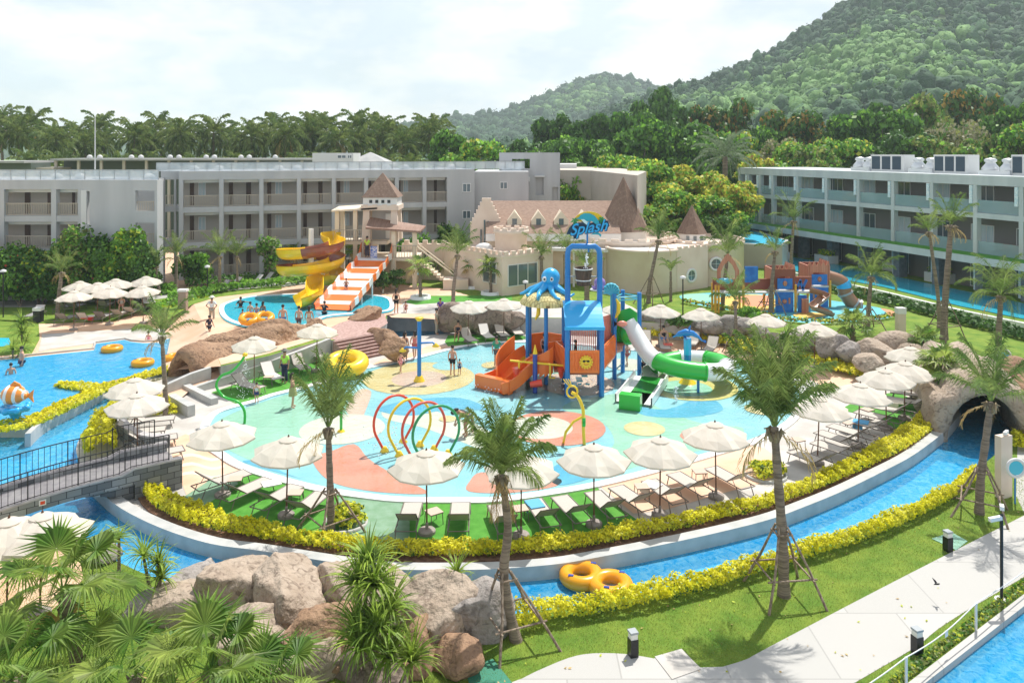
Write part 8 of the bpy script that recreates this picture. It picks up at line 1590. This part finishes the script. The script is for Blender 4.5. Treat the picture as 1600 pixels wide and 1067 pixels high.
# ================= people =================
def skinm(n, c): return M('skin_'+n, c, .55, spec=.3)
SK = {'l': skinm('light', (.62,.36,.25)), 'm': skinm('mid', (.45,.25,.16)), 'd': skinm('dark', (.28,.15,.10))}
def cloth(c): return M('cloth_%02x%02x%02x' % tuple(int(x*255) for x in c), c, .85)
HAIRM = M('hair', (.025,.018,.015), .6)
def joints(pose, mir=1):
    J = dict(pel=(0,0,.93), wai=(0,0,1.08), che=(0,0,1.28), nec=(0,0,1.45), hb=(0,-.01,1.52), ht=(0,-.02,1.64))
    def arm(s, e, w): J['sh'+s] = ((-.17 if s=='L' else .17),0,1.39); J['el'+s] = e; J['wr'+s] = w
    def leg(s, k, a, hip=None): J['hi'+s] = ((-.09 if s=='L' else .09),0,.9) if hip is None else hip; J['kn'+s] = k; J['an'+s] = a
    if pose == 'stand': arm('L',(-.25,.02,1.12),(-.26,-.06,.88)); arm('R',(.25,.02,1.12),(.26,-.06,.88)); leg('L',(-.10,-.02,.48),(-.11,.02,.08)); leg('R',(.10,-.03,.48),(.12,.0,.08))
    elif pose == 'walk': arm('L',(-.24,.12,1.14),(-.23,.06,.9)); arm('R',(.24,-.1,1.13),(.22,-.24,.95)); leg('L',(-.1,-.2,.5),(-.1,-.22,.1)); leg('R',(.1,.06,.49),(.1,.30,.14))
    elif pose == 'reach': arm('L',(-.28,-.1,1.2),(-.2,-.36,1.18)); arm('R',(.42,-.05,1.36),(.66,-.08,1.36)); leg('L',(-.12,-.04,.48),(-.15,.02,.08)); leg('R',(.12,-.03,.48),(.16,.0,.08))
    elif pose == 'hips': arm('L',(-.36,.06,1.15),(-.16,-.02,.98)); arm('R',(.36,.06,1.15),(.16,-.02,.98)); leg('L',(-.11,-.02,.48),(-.13,.02,.08)); leg('R',(.11,-.03,.48),(.13,.0,.08))
    elif pose == 'bend': 
        J.update(pel=(0,.1,.9), wai=(0,.0,1.0), che=(0,-.2,1.08), nec=(0,-.38,1.1), hb=(0,-.45,1.1), ht=(0,-.57,1.07)); J['shL']=(-.17,-.3,1.08); J['shR']=(.17,-.3,1.08); J['elL']=(-.18,-.34,.82); J['wrL']=(-.1,-.45,.62); J['elR']=(.18,-.34,.82); J['wrR']=(.1,-.45,.62); leg('L',(-.11,-.04,.47),(-.12,.02,.08),(-.09,.1,.87)); leg('R',(.11,-.04,.47),(.12,.02,.08),(.09,.1,.87)); return J
    elif pose == 'sit':
        dz = -.42
        for k in list(J): J[k] = (J[k][0],J[k][1]+.0,J[k][2]+dz)
        J['shL']=(-.17,0,.97); J['shR']=(.17,0,.97); J['elL']=(-.24,-.12,.76); J['wrL']=(-.14,-.32,.68); J['elR']=(.24,-.12,.76); J['wrR']=(.14,-.32,.68); J['hiL']=(-.09,-.04,.49); J['hiR']=(.09,-.04,.49); J['knL']=(-.12,-.42,.5); J['knR']=(.12,-.42,.5); J['anL']=(-.12,-.46,.1); J['anR']=(.12,-.46,.1)
    return J
def grow(pts, edges, rad, name, mat, root, sub=1):
    me = bpy.data.meshes.new(name); me.from_pydata(pts, edges, []); o = bpy.data.objects.new('tmp', me); COL.objects.link(o)
    sm = o.modifiers.new('s', 'SKIN'); sm.use_smooth_shade = True
    for i, v in enumerate(me.skin_vertices[0].data): v.radius = (rad[i][0], rad[i][1]); v.use_root = (i == 0)
    if sub: m = o.modifiers.new('u', 'SUBSURF'); m.levels = sub; m.render_levels = sub
    dg = bpy.context.evaluated_depsgraph_get(); dg.update(); m2 = bpy.data.meshes.new_from_object(o.evaluated_get(dg)); bpy.data.objects.remove(o)
    m2.name = name; m2.materials.clear(); m2.materials.append(mat); q = bpy.data.objects.new(name, m2); COL.objects.link(q); q.parent = root; return q
BODY = {}
def person(label, loc, rz, pose, h=1.7, skin='m', top=None, bot=None, hair='short', skirt=False, hat=None, slim=1.0, group=None, sleeves=False, trousers=False):
    t = thing('person', label, 'person', loc, rz, group); J = joints(pose); s = h/1.7
    if (pose, skin) in BODY:
        o = bpy.data.objects.new('body', BODY[(pose,skin)]); COL.objects.link(o); o.parent = t
    else:
        names = ['pel','wai','che','nec','hb','ht','shL','elL','wrL','shR','elR','wrR','hiL','knL','anL','hiR','knR','anR']; P = [J[n] for n in names]; ix = {n: i for i, n in enumerate(names)}
        r = dict(pel=(.135,.10), wai=(.115,.085), che=(.145,.10), nec=(.055,.055), hb=(.075,.085), ht=(.08,.10), shL=(.062,.06), shR=(.062,.06), elL=(.042,.042), elR=(.042,.042), wrL=(.028,.03), wrR=(.028,.03), hiL=(.09,.09), hiR=(.09,.09), knL=(.058,.058), knR=(.058,.058), anL=(.04,.042), anR=(.04,.042)); rad = [r[n] for n in names]
        E = [('pel','wai'),('wai','che'),('che','nec'),('nec','hb'),('hb','ht'),('che','shL'),('shL','elL'),('elL','wrL'),('che','shR'),('shR','elR'),('elR','wrR'),('pel','hiL'),('hiL','knL'),('knL','anL'),('pel','hiR'),('hiR','knR'),('knR','anR')]; E = [(ix[a],ix[b]) for a, b in E]
        for sd in 'LR':
            i = ix['an'+sd]; P.append((J['an'+sd][0], J['an'+sd][1]-.15, .035)); rad.append((.036,.03)); E.append((i, len(P)-1))
            w = Vector(J['wr'+sd]); d = (w-Vector(J['el'+sd])).normalized(); pm = w+d*.07; P.append(tuple(pm)); rad.append((.034,.02)); pi_ = len(P)-1; E.append((ix['wr'+sd], pi_)); q = d.cross(Vector((1,0,0) if abs(d.x) < .8 else (0,1,0))).normalized()
            for k, (of, ln) in enumerate(((-.026,.07),(-.009,.085),(.009,.08),(.026,.062))):
                P.append(tuple(pm+q*of*1.1+d*ln*.55)); rad.append((.009,.009)); E.append((pi_, len(P)-1)); P.append(tuple(pm+q*of*1.2+d*ln*.95+Vector((0,-.015,0)))); rad.append((.008,.008)); E.append((len(P)-2, len(P)-1))
            P.append(tuple(w+d*.045+q*-.045)); rad.append((.011,.011)); E.append((pi_, len(P)-1))
        o = grow(P, E, rad, 'body', SK[skin], t); BODY[(pose,skin)] = o.data
        if pose == 'stand': pass
    hd = Vector(J['ht']); nk = Vector(J['hb']); up = (hd-nk).normalized(); fw = Vector((0,-1,0)) if abs(up.y) < .5 else Vector((0,0,-1)).cross(Vector((1,0,0))).cross(Vector((1,0,0)))*1.0
    if abs(up.y) >= .5: fw = Vector((0,0,-1))
    b = MB(); c = hd-up*.0+fw*-.022; rot = Matrix.Rotation(math.atan2(-up.y, up.z), 3, 'X'); b.ball(c+up*.018, .106, 12, 0, (.92,1.02,.98), rot)
    if hair == 'long': b.tube([c-fw*.06+up*.02, c-fw*.08-up*.12, c-fw*.07-up*.24], [.08,.075,.04], 8)
    b.build('hair', HAIRM, t)
    f0 = hd-up*.03; fc_ = f0+fw*.088
    for sg in (-1,1): MB().ball(fc_+Vector((sg*.032,0,0))+up*.0, .013, 6, 0, (1,.6,.8)).build('eye', p_black, t)
    b = MB(); b.ball(fc_-up*.03+fw*.006, .017, 6, 0, (.8,1,1.2)); b.build('nose', SK[skin], t); b = MB(); b.ball(fc_-up*.062-fw*.002, .02, 6, 0, (1.2,.4,.35)); b.build('mouth', M('lips', (.45,.12,.1), .5), t)
    for sg in (-1,1): b = MB(); b.ball(f0+Vector((sg*.087,0,0))-up*.01, .025, 6, 0, (.4,.8,1.2)); b.build('ear', SK[skin], t)
    if top:
        w_, c_, n_ = Vector(J['wai']), Vector(J['che']), Vector(J['nec']); pe = Vector(J['pel'])
        P = [tuple(pe.lerp(w_,.4)), tuple(w_), tuple(c_), tuple(c_.lerp(n_,.75))]; rad = [(.15,.118),(.135,.105),(.165,.12),(.08,.08)]; E = [(0,1),(1,2),(2,3)]
        if sleeves:
            for sd in 'LR': P.append(J['sh'+sd]); rad.append((.08,.075)); E.append((2,len(P)-1)); P.append(tuple(Vector(J['sh'+sd]).lerp(Vector(J['el'+sd]),.75))); rad.append((.062,.06)); E.append((len(P)-2,len(P)-1))
        grow(P, E, rad, 'shirt', cloth(top), t)
    if bot:
        pe = Vector(J['pel'])
        if skirt: b = MB(); k_ = (Vector(J['knL'])+Vector(J['knR']))/2; b.tube([pe+Vector((0,0,.12)), pe, pe.lerp(k_,.7)], [.14,.17,.22], 14); b.build('skirt', cloth(bot), t)
        else:
            P = [tuple(pe+Vector((0,0,.03)))]; rad = [(.155,.12)]; E = []
            for sd in 'LR':
                P.append(J['hi'+sd]); rad.append((.105,.105)); E.append((0,len(P)-1)); q = 1.0 if trousers else .6; P.append(tuple(Vector(J['hi'+sd]).lerp(Vector(J['kn'+sd]),q))); rad.append((.082,.082)); E.append((len(P)-2,len(P)-1))
                if trousers: P.append(tuple(Vector(J['an'+sd])+Vector((0,0,.02)))); rad.append((.065,.065)); E.append((len(P)-2,len(P)-1))
            grow(P, E, rad, 'trousers' if trousers else 'shorts', cloth(bot), t)
    if hat: b = MB(); b.lathe([(.2,0),(.2,.015),(.11,.03),(.1,.11),(.02,.13)], hd+Vector((0,0,.04)), 14); b.build('hat', cloth(hat), t)
    t.scale = (s*slim, s*slim, s); return t
def pp(u, v, z, *a, **k): return None
FACE = lambda a: R(a)   # 0 faces the camera
PL = [(331,505,.72,'hips',180,1.72,'m','lifeguard in a pale long shirt, khaki trousers and wide white hat by the round pool',dict(top=(.7,.72,.72),bot=(.42,.36,.28),trousers=True,hat=(.75,.72,.62),sleeves=True)),
(327,528,.6,'walk',60,1.35,'m','boy in dark shirt and shorts walking beside the left pool',dict(top=(.03,.03,.06),bot=(.03,.03,.05),sleeves=True)),
(445,598,.0,'stand',-20,1.7,'m','man in a bright lime shirt and dark trousers beside the light lounger',dict(top=(.45,.85,.12),bot=(.02,.03,.08),trousers=True,sleeves=True,hat=(.2,.2,.18))),
(457,637,.0,'reach',100,1.6,'l','woman in an olive wrap reaching out near the turf palm crown',dict(top=(.45,.22,.18),bot=(.35,.36,.16),skirt=True,hair='long')),
(401,630,.0,'stand',10,.98,'l','toddler in a white and navy suit standing on the pool rim near the spray',dict(top=(.65,.65,.7),bot=(.05,.06,.2))),
(633,564,.0,'stand',150,1.65,'l','woman in a dark swimsuit standing left of the blue post, under its arm',dict(top=(.03,.04,.12),bot=(.03,.04,.12),hair='long')),
(648,561,.0,'walk',200,1.6,'l','woman in coral swimwear just right of the blue post',dict(top=(.7,.2,.2),bot=(.6,.15,.15),hair='long')),
(626,582,.0,'walk',40,1.1,'l','small girl in pink on the yellow disc left of the blue post',dict(top=(.8,.35,.38),bot=(.8,.35,.38))),
(682,523,.05,'stand',90,1.7,'m','man in khaki clothes standing at the end of the back river wall',dict(top=(.42,.38,.3),bot=(.38,.34,.27),trousers=True,sleeves=True)),
(707,587,.0,'stand',160,1.6,'l','woman in black shorts holding a small child hand behind the big disc',dict(top=(.55,.3,.25),bot=(.02,.02,.025))),
(718,586,.0,'stand',170,.85,'l','tiny child in navy holding the hand of the woman in black shorts',dict(top=(.04,.08,.25),bot=(.03,.05,.2))),
(776,573,.0,'stand',20,1.7,'l','adult with a green towel over the shoulders left of the play structure',dict(top=(.05,.35,.22),bot=(.12,.12,.14),sleeves=True)),
(850,560,1.22,'stand',30,1.25,'l','child in black standing under the octopus dome',dict(top=(.05,.05,.06),bot=(.03,.03,.05))),
(899,574,1.22,'stand',90,1.35,'m','boy in black on the platform behind the sun face panel',dict(top=(.012,.012,.015),bot=(.012,.012,.015),sleeves=True)),
(728,681,.0,'bend',-70,1.65,'m','woman in dark clothes bending down to a toddler beside the green arch',dict(top=(.06,.07,.08),bot=(.10,.10,.11),hair='long')),
(738,676,.0,'stand',120,.85,'l','toddler being helped by the bending woman beside the green arch',dict(top=(.1,.1,.12),bot=(.1,.1,.2))),
(1006,588,.0,'stand',10,1.3,'m','boy in black between the tube slide and the play structure posts',dict(top=(.012,.012,.015),bot=(.015,.015,.02),sleeves=True)),
(980,571,.0,'walk',200,1.2,'l','child in a red suit walking behind the right play tower',dict(top=(.5,.15,.14),bot=(.4,.1,.12))),
(1037,541,.12,'sit',10,1.65,'l','person in a black top and blue shorts sitting on a lounger behind the tube slide',dict(top=(.02,.02,.025),bot=(.1,.25,.6),hair='long')),
(716,531,.1,'sit',-10,1.6,'m','person in dark clothes sitting on the leftmost lounger before the waterfall rocks',dict(top=(.03,.03,.05),bot=(.04,.04,.06))),
(619,490,ZU,'stand',170,1.65,'l','woman in a black swimsuit standing on the plaza right of the round pool',dict(top=(.012,.012,.015),bot=(.012,.012,.015),hair='long')),
(634,490,ZU-.1,'sit',0,1.1,'l','child sitting on the plaza edge beside the woman in the black swimsuit',dict(top=(.5,.2,.2),bot=(.3,.1,.1))),
(688,492,ZU-.1,'sit',10,1.5,'m','person in purple sitting above the back river wall',dict(top=(.12,.06,.35),bot=(.1,.1,.2),sleeves=True)),
(442,520,.75,'stand',180,1.72,'l','man in blue shorts standing in the round pool with his back turned',dict(bot=(.03,.18,.45))),
(467,520,.45,'stand',170,1.68,'l','bare backed person standing in the round pool right of the man in blue shorts',dict(bot=(.2,.1,.1))),
(483,520,.6,'stand',190,1.65,'m','woman in beige standing at the near edge of the round pool',dict(top=(.6,.5,.38),bot=(.6,.5,.38),hair='long')),
(507,508,.3,'reach',160,1.6,'m','child in a black shirt splashing in the round pool right of the woman in beige',dict(top=(.02,.02,.03),bot=(.02,.02,.03),sleeves=True)),
(376,500,.15,'reach',0,1.6,'m','person in black with arms out, leftmost in the round pool',dict(top=(.02,.02,.03),bot=(.02,.02,.03),sleeves=True)),
(391,508,.3,'stand',170,1.55,'l','bare shouldered person second from the left in the round pool',dict(bot=(.3,.1,.1))),
(401,509,.15,'stand',180,1.5,'l','person in pink swimwear third from the left in the round pool',dict(top=(.7,.3,.35),bot=(.6,.2,.3))),
(411,506,.25,'stand',160,1.5,'d','dark haired person in grey between two bathers above the double float',dict(top=(.25,.22,.22),bot=(.1,.1,.1),hair='long')),
(379,512,.9,'stand',180,1.15,'m','boy in navy standing at the pool edge left of the double float',dict(top=(.1,.12,.25),bot=(.1,.12,.3))),
(34,590,-.45,'stand',-40,1.7,'l','bare chested man standing chest deep in the left pool',dict(bot=(.1,.1,.15))),
(17,612,-.75,'stand',30,1.5,'l','boy with only head and shoulders above water in the left pool',dict(bot=(.1,.1,.15))),
(232,547,-.5,'stand',0,1.15,'l','child in pink in the far corner of the left pool',dict(top=(.8,.3,.4),bot=(.7,.3,.4))),
(190,487,ZL+.1,'sit',20,1.6,'l','bather sitting on the fourth lounger of the cluster',dict(top=(.6,.55,.5),bot=(.5,.2,.15))),
(206,480,ZL,'stand',-20,1.65,'l','person in a coral red top standing between the rear cluster parasols',dict(top=(.8,.2,.17),bot=(.5,.3,.25)))]
for u,v,z,pose,fa,h,sk,lb,kw in PL: person(lb, G(u,v,z), R(fa), pose, h, sk, **kw)
a = pts[0] if False else None
p = Hh(541,459,56.6); person('child riding down the middle of the wide wavy slide', Vector((p.x,p.y,1.75)), R(10), 'sit', 1.25, 'm', top=(.35,.18,.12), bot=(.05,.1,.3))
p = Vector((tx-.9,ty-2.2,3.42)); person('slide attendant in a lime shirt at the top of the wide slide', p, R(-20), 'stand', 1.7, 'm', top=(.6,.85,.1), bot=(.05,.05,.08), sleeves=True, trousers=True)
for u, v, z, rz, c, lb in [(136,497,ZL+.38,0,(.75,.05,.04),'red towel lying on a pale lounger of the cluster'),(424,755,.38,.5,(.8,.8,.78),'white towel on the lounger right of the first turf parasol pole'),(836,787,.38,1.9,(.12,.4,.62),'blue towel on the lounger right of the curved palm'),(1018,757,.38,2.4,(.75,.74,.7),'white towel on a lounger of the peach paving'),(1345,659,.38,2.6,(.1,.35,.6),'blue towel in the middle of the right rank'),(1400,628,.38,2.7,(.78,.7,.6),'sand coloured towel near the top of the right rank'),(1044,538,.38,1.5,(.75,.15,.12),'red bag beside the person on the lounger behind the tube slide')]:
    b = MB(); b.cbox((0,0,0), (.62,.5,.03)); b.cbox((.1,.27,-.12), (.4,.02,.26), rx=.1); tag(b.build('towel' if 'towel' in lb else 'bag', cloth(c), None, G(u,v,z)+Vector((0,0,.01)), rz), lb, 'towel' if 'towel' in lb else 'bag')
# jets and splashes on the splash pool
for u, v, w, h, n, lb in [(1056,628,.05,.7,60,'thin white water jet in front of the tube slide circle'),(775,605,.7,.25,220,'white splash at the foot of the double slide'),(905,598,.9,.3,200,'splashing drops under the bucket tower'),(610,700,.5,.9,130,'fine spray between the water arches'),(725,570,1.2,.12,160,'foamy water by the turf at the back of the splash pool'),(1012,590,.4,.3,90,'splash at the tube slide exit')]:
    rg = np.random.default_rng(u); c = G(u,v,0); b = MB()
    for k in range(n): q = rg.random(); b.ball((c.x+rg.normal(0,w), c.y+rg.normal(0,w), .06+h*q*q if w > .1 else .05+h*q), rg.uniform(.01,.035), 4)
    tag(b.build('water_splash', m_spray), lb, None, None, 'stuff')
# ================= grass blades on the near lawns =================
rg = np.random.default_rng(42); LP = [(p.x,p.y) for p in lawn]; PTH = [(p.x,p.y) for p in pth]; PX = []
def inpoly(poly, X, Y):
    c = np.zeros(len(X), bool); n = len(poly)
    for i in range(n):
        (x1,y1),(x2,y2) = poly[i-1], poly[i]
        if y1 == y2: continue
        k = ((y1 > Y) != (y2 > Y)) & (X < (x2-x1)*(Y-y1)/(y2-y1)+x1); c ^= k
    return c
n = 420000; X = rg.uniform(-16, 20, n); Y = rg.uniform(16.5, 30, n); u_ = 800+X/Y*1200; ok = (u_ > -20) & (u_ < 1620) & inpoly(LP, X, Y) & ~inpoly(PTH, X, Y); X, Y = X[ok], Y[ok]; n = len(X)
P = np.stack([X, Y, np.full(n, .012)], 1); a = rg.uniform(0, 6.28, n); d = np.stack([np.cos(a), np.sin(a), np.zeros(n)], 1)*.006; h = np.stack([rg.normal(0,.012,n), rg.normal(0,.012,n), rg.uniform(.012,.035,n)], 1)
o = quads('grass', np.stack([P-d, P+d, P+h+d*.3, P+h-d*.3], 1), rg.choice(3, n, p=[.4,.35,.25]), [leafmat('grass_a',(.12,.22,.02),(.2,.29,.04),.35,.3), leafmat('grass_b',(.27,.33,.05),(.36,.40,.08),.3,.3), leafmat('grass_c',(.40,.38,.13),(.34,.36,.08),.3,.3)]); tag(o, 'short fine grass blades of the front lawn', None, None, 'stuff')
n = 420; X = rg.uniform(-14, 18, n); Y = rg.uniform(17, 30, n); ok = inpoly(LP, X, Y); X, Y = X[ok], Y[ok]; n = len(X)
o = quads('fallen_leaves', leafquads(np.stack([X, Y, np.full(n, .03)], 1), np.tile([0,0,1.0],(n,1)), .045, rg, 1.8, .25), rg.choice(2, n), [L_dry, L_yg]); tag(o, 'scattered dry leaves on the front lawn and pale path', None, None, 'stuff')
# ================= air =================
hz = MB(); hz.box(-1500,1500,-60,1750,-2.3,170)
m = bpy.data.materials.new('m_haze'); m.use_nodes = True; N = m.node_tree.nodes; N.remove(N['Principled BSDF'])
pv = N.new('ShaderNodeVolumePrincipled'); pv.inputs['Color'].default_value = (.82,.92,1,1); pv.inputs['Density'].default_value = .00030; pv.inputs['Anisotropy'].default_value = .3
m.node_tree.links.new(pv.outputs[0], N['Material Output'].inputs['Volume'])
o = hz.build('haze', m); o['kind'] = 'stuff'; o['label'] = 'thin pale daylight haze over the hills and forest'
